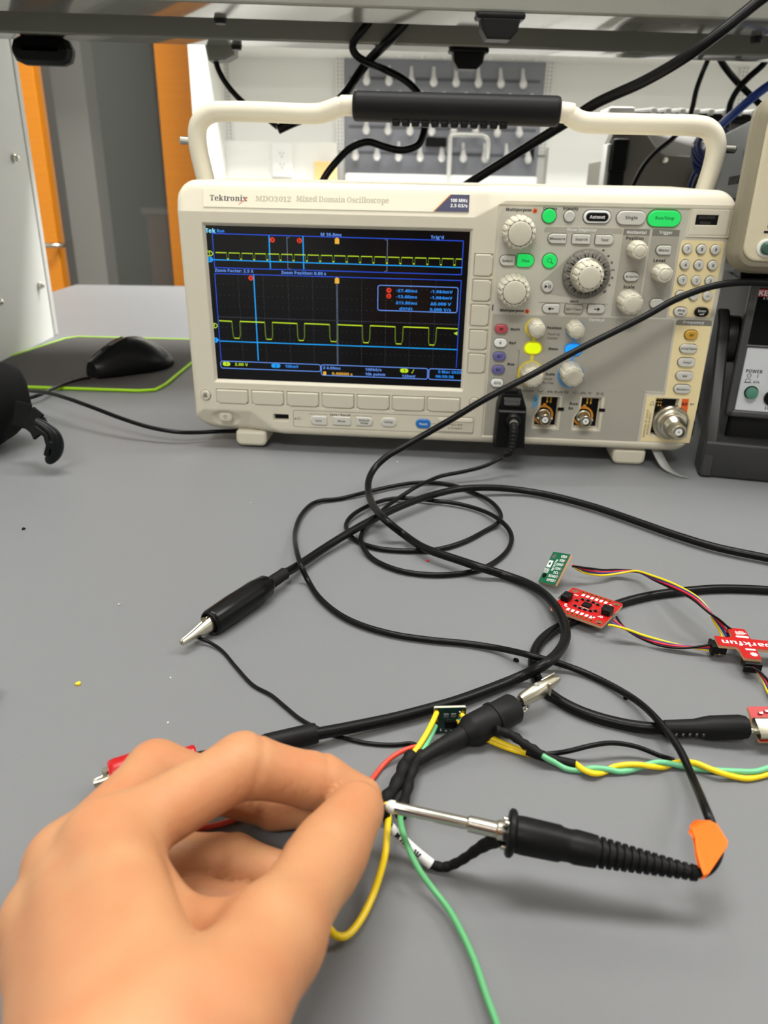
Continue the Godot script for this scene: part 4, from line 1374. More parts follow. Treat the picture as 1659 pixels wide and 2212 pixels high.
# ---------------------------------------------------------------- things at the far wall and the far side of the bench
func build_back_things():
	var o := thing("drying_rack", "grey drying rack board with rows of clear pegs on the far wall", "drying rack", Vector3(180, 300, -2990))
	var s := mk()
	box(s, Vector3(700, 420, 14), at(0, 185, 0), 2)
	part("board", s, paint("rack_grey", c8(136, 138, 146), 0.35), o)
	for k in [[365, 0], [282, 0], [206, 0], [130, 0], [47, 0]]:
		s = mk()
		box(s, Vector3(670, 9, 4), at(0, k[0] + 8, 8), 1)
		part("slot_strip", s, paint("slot_grey", c8(92, 94, 100), 0.5), o)
	s = mk()
	prism(s, rrect(690, 46, 8, 4), [[2, 0], [0, 2], [0, 58], [3, 62]], at(0, -38, 6))
	part("drip_tray", s, mats.white_plastic, o)
	var peg_m := StandardMaterial3D.new()
	peg_m.resource_name = "peg_clear"
	peg_m.albedo_color = c8(228, 226, 224)
	peg_m.roughness = 0.12
	peg_m.backlight_enabled = true
	peg_m.backlight = Color(0.3, 0.3, 0.3)
	s = mk()
	lathe(s, [Vector2(0, -16), Vector2(5, -15), Vector2(10, -11), Vector2(13, -4), Vector2(13.4, 2), Vector2(11.6, 10), Vector2(9, 20), Vector2(7.4, 34), Vector2(6.4, 50), Vector2(6, 62)], 12, Transform3D(Basis(Vector3.RIGHT, deg_to_rad(-38)), Vector3(0, -6, 46)))
	var peg := done(s, peg_m)
	for r in [[365, -314], [282, -272], [206, -310], [130, -272], [47, -310]]:
		for i in (9 if r[1] < -300 else 8):
			put("peg", peg, o, Vector3(r[1] + i * 77.4, r[0], 6))
	# slotted white standards on both sides of the rack
	for k in [[-187.0, "slotted white shelf standard at the left edge of the pegged rack", 16.0], [546.0, "slotted white shelf standard at the right edge of the pegged rack", 16.0], [1228.0, "slotted white shelf standard at the far right of the wall, behind the cables", 10.0], [-588.0, "slotted white shelf standard in the corner beside the wooden door", 10.0]]:
		var st := thing("shelf_standard", k[1], "shelf standard", Vector3(k[0], 380, -3000), Basis(), "slotted shelf standards")
		s = mk()
		box(s, Vector3(30, 300, k[2]), at(0, 130, k[2] / 2), 1)
		part("strip", s, mats.white_steel, st)
		s = mk()
		for i in 24:
			for x in [-6, 6]:
				box(s, Vector3(4, 7, 1), at(x, -10 + i * 12, k[2]))
		part("slots", s, paint("slot_dim", c8(150, 150, 146), 0.6), st).set_meta("kind", "stuff")
	# gooseneck tap in front of the rack
	o = thing("gooseneck_tap", "pale metal gooseneck tap in front of the pegged rack", "tap", Vector3(204, 230, -2890))
	s = mk()
	tube(s, spline(pv([0, -60, 0, 0, 100, 0, 0, 172, 0, 6, 181, 0, 18, 183, 0, 96, 183, 0, 116, 181, 0, 130, 170, 0, 133, 150, 0, 132, 108, 0]), 5), 8.0, 12)
	part("spout", s, paint("tap_metal", c8(210, 210, 206), 0.25, 0.6), o)
	s = mk()
	lathe(s, [Vector2(15, -70), Vector2(15, -20), Vector2(11, -10), Vector2(8.2, -2)], 16)
	part("base", s, paint("tap_metal", c8(210, 210, 206), 0.25, 0.6), o)
	s = mk()
	box(s, Vector3(74, 30, 24), at(-46, 166, -40), 3)
	solo("black_block", s, mats.deep_black, "black bracket block on the pegged rack left of the tap", "bracket", Vector3(204, 226, -2920))
	s = mk()
	box(s, Vector3(24, 66, 30), at(0, 0, 0), 6)
	solo("black_hook", s, mats.deep_black, "small black holder at the right edge of the pegged rack", "holder", Vector3(500, 372, -2968))
	# twin outlet in the white lower wall
	o = thing("wall_outlet", "white wall outlet plate in the lower wall left of the rack", "outlet", Vector3(-392, 323, -2938))
	s = mk()
	prism(s, rrect(76, 116, 5, 3), [[0, -2], [0, 5], [4, 8]])
	part("plate", s, mats.white_plastic, o)
	s = mk()
	prism(s, rrect(34, 68, 2, 2), [[0, 7], [0, 9.5], [1, 10]])
	var rc := part("receptacle", s, mats.white_plastic, o)
	s = mk()
	for y in [-18, 18]:
		box(s, Vector3(2.5, 9, 1), at(-6, y + 3, 10))
		box(s, Vector3(2.5, 7, 1), at(6, y + 3, 10))
		box(s, Vector3(5, 5, 1), at(0, y - 8, 10))
	part("slots", s, paint("slot_dim", c8(150, 150, 146), 0.6), rc).set_meta("kind", "stuff")
	# small cardboard box on the ledge
	o = thing("cardboard_box", "small tan cardboard box behind the oscilloscope, left of the rack", "box", Vector3(-232, 240, -2880))
	s = mk()
	box(s, Vector3(76, 78, 50), at(0, 39, 0), 1)
	part("carton", s, mats.tan_card, o)
	s = mk()
	box(s, Vector3(28, 78.6, 0.6), at(27, 39, 25.2))
	part("flap", s, paint("tan_light", c8(214, 180, 124), 0.8), o)
	s = mk()
	box(s, Vector3(600, 24, 200), at(0, 0, 0), 2)
	solo("counter", s, mats.white_steel, "white counter edge along the far wall below the rack", "counter", Vector3(-60, 226, -2900))
	# grey bench machine with a slotted top grille, behind the oscilloscope on the right
	o = thing("bench_machine", "grey bench machine with a slotted white grille on top, behind the oscilloscope's right end", "machine", Vector3(460, 0, -1310))
	var gm: Material = mats.grey_device
	s = mk()
	box(s, Vector3(230, 270, 170), at(8, 135, -75), 4)
	part("body", s, gm, o)
	s = mk()
	prism(s, poly([-118, 6, 118, 6, 118, 268, -34, 276, -48, 284, -84, 322, -112, 322, -124, 288]), [[2, 0], [0, 2], [0, 26], [2, 28]])
	part("front_cheek", s, gm, o)
	s = mk()
	quad(s, Vector3(-84, 321, 14), Vector3(-40, 276, 14), Vector3(120, 271, 14), Vector3(124, 326, -60))
	quad(s, Vector3(-84, 321, 14), Vector3(124, 326, -60), Vector3(124, 350, -150), Vector3(-100, 348, -150))
	quad(s, Vector3(-100, 345, -150), Vector3(124, 347, -150), Vector3(124, 323, -60), Vector3(-84, 318, 14))
	quad(s, Vector3(124, 323, -60), Vector3(120, 268, 14), Vector3(-40, 273, 14), Vector3(-84, 318, 14))
	part("sloped_lid", s, paint("lid_pale", c8(214, 212, 208), 0.4), o)
	s = mk()
	box(s, Vector3(262, 10, 60), at(12, 332, -40), 3)
	var tp := part("grille_bed", s, mats.deep_black, o)
	s = mk()
	box(s, Vector3(42, 14, 62), at(-100, 336, -38), 4)
	part("grille_end", s, mats.white_steel, tp)
	for i in 9:
		s = mk()
		box(s, Vector3(11, 9, 66), Transform3D(Basis(Vector3.UP, 0.5), Vector3(-64 + i * 22.5, 338, -38)), 1.5)
		part("grille_bar", s, mats.white_steel, tp)
	s = mk()
	box(s, Vector3(26, 46, 20), at(-108, 272, 34), 4)
	box(s, Vector3(20, 40, 14), at(-106, 238, 32), 3)
	part("latch_block", s, mats.deep_black, o)
	s = mk()
	box(s, Vector3(6, 96, 30), at(-124, 240, 20), 2)
	part("edge_strip", s, mats.white_steel, o)
	s = mk()
	lathe(s, [Vector2(5, 0), Vector2(5, 3), Vector2(3, 5), Vector2(0, 5)], 12, Transform3D(Basis(Vector3.RIGHT, PI / 2), Vector3(-34, 266, 30)))
	part("knob", s, mats.steel, o)
	s = mk()
	box(s, Vector3(70, 60, 60), at(46, 226, 40), 16)
	part("side_motor", s, mats.deep_black, o)
	# blue network cables
	s = mk()
	tube(s, spline(pv([467.6, 350.6, -996.2, 440.3, 333.7, -999.9, 425.3, 320.6, -1005.2, 416.2, 307.8, -1021.5, 413, 299.9, -1039.9, 412.9, 292, -1058.3, 412.9, 282.7, -1076.1]), 5), 5.2, 10)
	solo("network_cable", s, mats.blue_cable, "thick blue cable slanting down above the handle's right end", "cable")
	s = mk()
	tube(s, spline(pv([427.5, 290.1, -1100.9, 427.2, 275.6, -1116.5, 428.5, 261, -1132, 425.2, 249.6, -1138.1, 419.1, 237.6, -1133, 414.3, 222.7, -1126.7, 412.1, 204.8, -1119.1]), 5), 3.4, 10)
	solo("network_cable", s, paint("blue_dark", c8(20, 36, 92), 0.45), "thin dark blue cable hanging behind the handle's right upright", "cable")
	o = thing("cable_bundle", "coiled dark blue cable bundle tied behind the handle's right upright", "cable bundle", Vector3(429.1, 275, -1105.4))
	for i in 6:
		s = mk()
		var loop := PackedVector3Array()
		for k in 25:
			var a := TAU * k / 24.0
			loop.append(Vector3(cos(a) * (20 + i), sin(a) * (26 - i * 2) + i * 2 - 6, sin(a + i) * 8 + i * 3 - 8))
		tube(s, loop, 3.2, 8, false)
		part("loop", s, paint("blue_dark", c8(20, 36, 92), 0.45), o)
	s = mk()
	box(s, Vector3(9, 6, 24), at(-20, 2, 0), 2)
	part("tie", s, mats.white_plastic, o)
	# black cords hanging from the slot of the overhead shelf
	var cords := [
		[pv([313.3, 372, -679.5, 298.7, 361.8, -680.6, 282.8, 350.3, -686.6, 258.9, 330.7, -689.2, 236, 313.4, -698.1, 211.2, 298.5, -719, 182.1, 285.6, -751.5, 162.8, 272.1, -778.4, 136.6, 255.3, -803.8, 109.2, 237.6, -823.5, 79.1, 218.5, -837.1, 56.6, 203.1, -846.9, 28.1, 185.2, -850.2]), 4.5, "thick black cable running from the upper right corner down behind the handle"],
		[pv([-20.8, 375.2, -887.2, -25.4, 368.2, -884.2, -34.7, 357.8, -885.2, -41.6, 350.9, -893.2, -42.7, 345.7, -896.4, -38, 339.6, -899.2, -26.6, 335.2, -908.3, -9.9, 331.6, -923, 8.3, 323.7, -919.7, 21.5, 314.7, -915.9, 29.7, 304.8, -911.7, 34.5, 291, -905.8, 35.3, 278.2, -900.4, 33.6, 267.1, -895.7, 28.8, 257.8, -891.8, 18.9, 253, -889.7, 6.9, 251.8, -889.2, -9.2, 255.2, -890.7, -23.3, 259.1, -892.3, -34.2, 257.5, -891.6, -47.7, 251.4, -899.9, -60.5, 239, -894.7, -70.4, 226.7, -889.4, -76.2, 216.3, -885, -83, 201.2, -878.7]), 3.9, "black cord looping down behind the grip in an S curve"],
		[pv([18.3, 375.8, -878.8, 13, 370, -881.7, -2.5, 355.1, -889.5, -17.5, 346.2, -912.9, -31, 334.9, -924.4, -42.7, 319, -917.7, -51.7, 304.2, -900.5, -64.3, 293.5, -896, -77.9, 285.5, -892.6, -102.4, 277.3, -889.1, -122, 268.7, -885.5]), 4.9, "black cord crossing the looped one and passing behind the handle's left arm"],
		[pv([385.3, 381.3, -1052.7, 381.7, 366.7, -1046.5, 383.1, 353.3, -1062.5, 380.7, 336, -1066.1, 380, 315.7, -1068.3, 376.7, 298.7, -1072, 359.3, 280.9, -1064.4, 340.7, 266.3, -1058.3, 325.6, 250.2, -1051.4, 315.3, 233.5, -1044.4, 309.7, 219.8, -1038.6, 306.5, 203.3, -1031.6]), 3.2, "thin black cord curving down in front of the grey machine"],
		[pv([405.2, 383.1, -1086, 416.9, 370, -1091.3, 441.8, 355.1, -1106.7, 464.4, 340.3, -1111.3, 479.9, 327.2, -1105.8, 504.6, 306.4, -1097]), 4.0, "black cord running down to the right, crossed by another below the shelf"],
		[pv([475, 382.3, -1085.7, 463.7, 367.1, -1079.2, 452.5, 355, -1085, 443.4, 342.7, -1090.6, 438.8, 328.5, -1095.5, 440.1, 314.7, -1100.5, 442.6, 298.9, -1104.6]), 4.0, "black cord curling down to the left behind the blue cable"],
	]
	for c in cords:
		s = mk()
		var pts: PackedVector3Array = c[0]
		tube(s, spline(moved(pts, -pts[0]), 6), c[1], 12)
		solo("hanging_cord", s, mats.cable_black, c[2], "cord", pts[0], Basis(), "black cords hanging below the overhead shelf")

# ---------------------------------------------------------------- left side of the desk: mat, mouse, pouch, crumbs
func mouse_h(t: float) -> float:
	return 4.0 + 34.0 * pow(maxf(sin(PI * clampf(0.1 + 0.88 * pow(t, 1.15), 0.0, 1.0)), 0.0), 0.85)

func build_desk_things():
	# mat with a stitched lime edge
	var mat_pts := PackedVector2Array()
	for q in [Vector3(-479.7, 0, -814.8), Vector3(-274.3, 0, -805), Vector3(-258.1, 0, -810.7), Vector3(-253.7, 0, -837.7), Vector3(-253.9, 0, -930.5), Vector3(-252.6, 0, -1109), Vector3(-276.2, 0, -1121.7), Vector3(-465.7, 0, -1126.4), Vector3(-479.6, 0, -1108.9), Vector3(-499.1, 0, -950.9), Vector3(-505.4, 0, -823.7)]:
		mat_pts.append(Vector2(q.x, -q.z))
	var c := Vector2(-380, 940)
	for i in mat_pts.size():
		mat_pts[i] -= c
	var o := thing("mouse_mat", "black cloth mouse mat with a bright lime stitched edge", "mouse mat", Vector3(c.x, 0, -c.y))
	var up := Transform3D(Basis(Vector3.RIGHT, -PI / 2), Vector3.ZERO)
	var s := mk()
	prism(s, mat_pts, [[2, 0.2], [2, 2.6]], up)
	part("cloth", s, mats.pad_cloth, o)
	s = mk()
	var edge := PackedVector3Array()
	var m := mat_pts.size()
	for i in m:
		edge.append(Vector3(mat_pts[i].x, 1.9, -mat_pts[i].y))
	edge.append(edge[0])
	tube(s, edge, 1.9, 8, false)
	part("stitched_edge", s, mats.pad_edge, o)
	# mouse: low dome swept from nose to tail
	var nose := Vector3(-347.6, 6, -854.6)
	var tail := Vector3(-277.2, 6, -953.4)
	var dir := Vector3(tail.x - nose.x, 0, tail.z - nose.z).normalized()
	var mid := (nose + tail) / 2.0
	o = thing("computer_mouse", "black corded computer mouse on the lime-edged mat", "mouse", Vector3(mid.x, 2.6, mid.z), Basis(dir, Vector3.UP, dir.cross(Vector3.UP)))
	s = mk()
	var rings := []
	var L := 112.0
	for i in 21:
		var t := i / 20.0
		var x := (t - 0.5) * L
		var w := 29.0 * pow(maxf(sin(PI * clampf(t * 0.94 + 0.035, 0, 1)), 0.0), 0.42) * (1.0 - 0.12 * sin(t * PI * 2.0))
		var h := mouse_h(t)
		var ring := PackedVector3Array()
		for k in 24:
			var a := TAU * k / 24.0
			var yy := sin(a)
			var y := (h * pow(yy, 0.8) if yy > 0.0 else 3.0 * yy)
			ring.append(Vector3(x, 3.0 + y, -cos(a) * w * (1.0 if yy < 0.2 else 1.0 - 0.1 * yy)))
		rings.append(ring)
	skin(s, rings)
	var body := part("shell", s, paint("mouse_black", c8(20, 20, 21), 0.3), o)
	s = mk()
	for z in [-5.2, 5.2]:
		var gl := PackedVector3Array()
		for i in 9:
			var t := 0.05 + i * 0.05
			gl.append(Vector3((t - 0.5) * L, 3.2 + mouse_h(t), z))
		tube(s, gl, 0.7, 6)
	part("button_seam", s, mats.deep_black, body).set_meta("kind", "stuff")
	s = mk()
	lathe(s, [Vector2(0, -4), Vector2(8, -4), Vector2(10, -2.4), Vector2(10, 2.4), Vector2(8, 4), Vector2(0, 4)], 24, Transform3D(Basis(Vector3.RIGHT, PI / 2), Vector3(-30, 25, 0)))
	part("scroll_wheel", s, mats.black_rubber, body)
	s = mk()
	lathe(s, [Vector2(2, 0), Vector2(2, 1.2), Vector2(0, 1.8)], 12, Transform3D(Basis(), Vector3(-14, 34.6, 0)))
	part("dpi_button", s, mats.steel, body)
	s = mk()
	var cord := spline(pv([-340.3, 7, -841.2, -346.7, 7, -835.8, -355.8, 6.5, -818.7, -362.7, 6, -791.6, -361.4, 8, -754.7, -370.4, 7, -742.4, -387.5, 6, -743, -409, 6, -752.7, -419.1, 7, -763.7, -405.9, 10, -762.7, -376.1, 16, -742.6, -344.3, 23, -710.8, -318, 27, -687.5, -292.8, 27, -668.5, -265.9, 24, -652.4, -236.2, 19, -637.2, -209.4, 14, -628.6, -184.2, 11, -625, -165.6, 9, -631.5, -150, 9, -635.5, -129.9, 9, -638.4]), 5)
	var base := Vector3(mid.x, 2.6, mid.z)
	var loc := PackedVector3Array()
	for p in cord:
		loc.append(Basis(dir, Vector3.UP, dir.cross(Vector3.UP)).inverse() * (p - base))
	tube(s, loc, 1.9, 10)
	part("cord", s, mats.cable_black, o)
	# black fabric pouch with webbing and a plastic buckle
	var at_ := Vector3(-311.9, 0, -565.5)
	o = thing("fabric_pouch", "black padded fabric pouch with webbing strap and plastic buckle", "pouch", Vector3(at_.x - 50, 0, at_.z - 32))
	s = mk()
	rings = []
	var fn := FastNoiseLite.new()
	fn.seed = 7
	fn.frequency = 0.03
	for i in 17:
		var v := -PI / 2 + PI * i / 16.0
		var ring := PackedVector3Array()
		for k in 32:
			var a := TAU * k / 32.0
			var ce := pow(absf(cos(v)), 0.55)
			var ca := Vector3(signf(sin(a)) * pow(absf(sin(a)), 0.75) * 60.0, 0, signf(cos(a)) * pow(absf(cos(a)), 0.75) * 46.0) * ce
			var y := 38.0 + 37.0 * signf(sin(v)) * pow(absf(sin(v)), 0.6)
			var p := Vector3(ca.x, y, ca.z)
			if y < 40:
				p.x *= 0.78 + 0.22 * y / 40.0
				p.z *= 0.85 + 0.15 * y / 40.0
			p += Vector3(ca.x, 0, ca.z).normalized() * fn.get_noise_3dv(p * 1.5) * 6.0
			p.y = maxf(p.y + fn.get_noise_3dv(p + Vector3(90, 0, 0)) * 4.0, 0.6)
			ring.append(p)
		rings.append(ring)
	skin(s, rings)
	part("padded_body", s, mats.fabric_black, o)
	var oo: Vector3 = Vector3(at_.x - 50, 0, at_.z - 32)
	s = mk()
	var path := [Vector3(-292.4, 41.4, -566.6), Vector3(-279.7, 40.6, -560.9), Vector3(-271.7, 36.6, -555.9), Vector3(-266.5, 30.9, -550.3)]
	for i in 3:
		var a: Vector3 = path[i] - oo
		var b: Vector3 = path[i + 1] - oo
		var d := (b - a).normalized()
		var n := d.cross(Vector3(0, 0.3, 1)).normalized()
		box(s, Vector3(a.distance_to(b) + 2, 20 - i * 2, 2.6), Transform3D(Basis(d, n.cross(d).cross(d) * -1.0, d.cross(n.cross(d).cross(d) * -1.0)).orthonormalized(), (a + b) / 2.0), 0.8)
	part("webbing", s, mats.fabric_black, o)
	s = mk()
	var bk := spline(pv([-2, 14, 0, 5, 9, 0, 10, 3, 0, 11, -4, 0, 9, -11, 0, 5, -16, 0, 2, -17, 0]), 4)
	var wid := PackedFloat32Array()
	for i in bk.size():
		wid.append(3.0 + 3.0 * sin(PI * i / (bk.size() - 1.0)))
	tube(s, bk, wid, 10)
	for z in [-6.0, 6.0]:
		tube(s, pv([0, 11, z, 7, 5, z, 8, -3, z, 5, -11, z]), 2.0, 8)
	box(s, Vector3(7, 7, 14), at(9, -3, 0), 2)
	part("buckle", s, paint("buckle_black", c8(14, 17, 18), 0.35), o, Vector3(-265.3, 27.9, -544.6) - oo)
	# crumbs and clippings scattered on the top
	var bits := [
		[Vector3(-234.8, 1, -438.3), 1.5, "deep_black", "small black plastic crumb alone at the left of the bench"],
		[Vector3(-135.5, 0.8, -274.5), 1.5, "wire_yellow", "tiny yellow insulation clipping on the bench above the red clip"],
		[Vector3(27, 0.8, -404.8), 1.2, "wire_red", "tiny red insulation clipping inside the probe cable loops"],
		[Vector3(64.9, 1.2, -300.2), 1.7, "deep_black", "small black clipping beside the crossing of the cables"],
		[Vector3(109.3, 1, -272.6), 1.4, "deep_black", "small black speck touching the cable left of the USB plug"],
		[Vector3(-95.9, 0.6, -490.9), 1.0, "solder", "shiny metal snippet on the bench below the oscilloscope's left foot"],
		[Vector3(-140.9, 0.6, -344.9), 0.9, "solder", "shiny metal snippet on the bench left of the black clip"],
		[Vector3(-95.8, 0.4, -281), 0.5, "white_plastic", "tiny white speck on the bench below the black clip"],
		[Vector3(-88.4, 0.4, -249.8), 0.5, "white_plastic", "tiny white speck on the bench above the index knuckle"],
		[Vector3(10.2, 0.4, -588.8), 0.7, "white_plastic", "tiny pale speck on the bench just below the oscilloscope"],
	]
	var rng := RandomNumberGenerator.new()
	rng.seed = 5
	for b in bits:
		s = mk()
		var r: float = b[1]
		r *= 0.75
		box(s, Vector3(r * 2.0, r * 1.2, r * 1.3), Transform3D(Basis(Vector3.UP, rng.randf() * 3.0), Vector3(0, r * 0.6, 0)), r * 0.4)
		box(s, Vector3(r * 1.0, r * 1.0, r * 1.6), Transform3D(Basis(Vector3.UP, rng.randf() * 3.0), Vector3(r * 0.5, r * 0.5, 0)), r * 0.3)
		var q: Vector3 = b[0]
		solo("bench_crumb", s, mats[b[2]], b[3], "crumb", Vector3(q.x, 0, q.z))
	# blunt end of a dark blue pen poking in at the left edge
	var pq := Vector3(-164.9, 4, -262.1)
	s = mk()
	lathe(s, [Vector2(0, 0), Vector2(2.6, 0.4), Vector2(3.6, 1.8), Vector2(3.8, 10), Vector2(4, 60), Vector2(4, 70)], 14, along(Vector3.ZERO, Vector3(-1, 0, 0.3)))
	solo("pen", s, paint("pen_navy", c8(30, 32, 70), 0.4), "rounded end of a dark blue pen at the left edge of the bench", "pen", Vector3(pq.x, 4.1, pq.z))

# ---------------------------------------------------------------- circuit boards and their thin wires
func strand(o: Node3D, called: String, pts: PackedVector3Array, r: float, m: Material, sub := 6, n := 8) -> MeshInstance3D:
	var s := mk()
	tube(s, spline(pts, sub), r, n)
	return part(called, s, m, o)

func bundle(label: String, pts: PackedVector3Array, r: float, spread: float, turns: float, phase := 0.0, order := ["wire_yellow", "wire_blue", "wire_red", "cable_black"]):
	var o := thing("jumper_cable", label, "cable", pts[0], Basis(), "four-wire jumper cables")
	var c := spline(moved(pts, -pts[0]), 8)
	var n := c.size()
	for k in order.size():
		var p := PackedVector3Array()
		for i in n:
			var t := (c[mini(i + 1, n - 1)] - c[maxi(i - 1, 0)]).normalized()
			var side := t.cross(Vector3.UP).normalized()
			var up := side.cross(t)
			var f := float(i) / (n - 1)
			var a := phase + turns * TAU * f
			var fan := 1.0 + 1.4 * pow(absf(f - 0.5) * 2.0, 4.0)
			var flat := (k - 1.5) * 0.72 * spread * fan
			var off := side * (flat * cos(a)) + up * (flat * sin(a) * 0.8 + absf(sin(a * 0.5 + k)) * spread * 0.3)
			var q := c[i] + off
			q.y = maxf(q.y + pts[0].y, r) - pts[0].y
			p.append(q)
		var s := mk()
		tube(s, p, r, 7)
		part("wire", s, mats[order[k]], o)

func smd(o: Node3D, x: float, z: float, w: float, d: float, h: float, m: Material, y := 0.8, called := "chip") -> MeshInstance3D:
	var s := mk()
	box(s, Vector3(w, h, d), at(x, y + h / 2, z), 0.15)
	return part(called, s, m, o)

func pin_socket(o: Node3D, x: float, z: float, turn: float):
	var s := mk()
	box(s, Vector3(6.4, 3.4, 4.6), at(0, 2.5, 0), 0.5)
	box(s, Vector3(5.0, 1.0, 0.8), at(0, 4.0, 2.2), 0.2)
	var c := part("wire_socket", s, mats.black_plastic, o, Vector3(x, 0, z), Basis(Vector3.UP, turn))
	s = mk()
	for i in 4:
		box(s, Vector3(0.4, 0.4, 2.2), at(-1.5 + i, 1.0, -3.0))
	part("pins", s, mats.solder, c).set_meta("kind", "stuff")

func board_mesh(o: Node3D, outline: PackedVector2Array, holes: Array, t: float, top: Material) -> MeshInstance3D:   # lies in x/z, top face at y = t/2; holes: [x, z, r]
	var keep := [outline]
	for h in holes:      # each hole is opened by cutting the outline along a thin slit
		var hole := circle(h[2], 14, Vector2(h[0], h[1]))
		var nearest := Vector2.ZERO
		var best := 1e9
		for p in outline:
			if p.distance_to(Vector2(h[0], h[1])) < best:
				best = p.distance_to(Vector2(h[0], h[1]))
				nearest = p
		var d := (nearest - Vector2(h[0], h[1])).normalized()
		var sd := Vector2(-d.y, d.x) * 0.02
		var slit := PackedVector2Array([Vector2(h[0], h[1]) - sd, nearest + d - sd, nearest + d + sd, Vector2(h[0], h[1]) + sd])
		var cut: Array = Geometry2D.merge_polygons(hole, slit)
		var res: Array = Geometry2D.clip_polygons(keep[0], cut[0])
		if res.size() > 0:
			keep = [res[0]]
	var up := Transform3D(Basis(Vector3.RIGHT, -PI / 2), Vector3.ZERO)
	var o2: PackedVector2Array = keep[0]
	if Geometry2D.is_polygon_clockwise(o2):
		o2.reverse()
	var s := mk()
	prism(s, o2, [[0, -t / 2], [0, t / 2 - 0.12]], up)
	var b := part("board", s, mats.pcb_edge, o)
	s = mk()
	prism(s, o2, [[0, t / 2 - 0.12], [0, t / 2]], up)
	part("solder_mask", s, top, b)
	return b

func ring_pad(s: SurfaceTool, x: float, z: float, r0: float, r1: float, y: float):
	for i in 14:
		var a := TAU * i / 14
		var b := TAU * (i + 1) / 14
		quad(s, Vector3(x + cos(a) * r1, y, z - sin(a) * r1), Vector3(x + cos(b) * r1, y, z - sin(b) * r1), Vector3(x + cos(b) * r0, y, z - sin(b) * r0), Vector3(x + cos(a) * r0, y, z - sin(a) * r0))

func flat_text(s: SurfaceTool, w: String, cap: float, x: float, z: float, turn: float, y: float, wide := 0.0):   # reads along x turned by turn in the board plane
	txt(s, w, cap, Transform3D(Basis(Vector3.UP, turn) * Basis(Vector3.RIGHT, -PI / 2), Vector3(x, y, z)), wide, "Droid Sans", false, true)

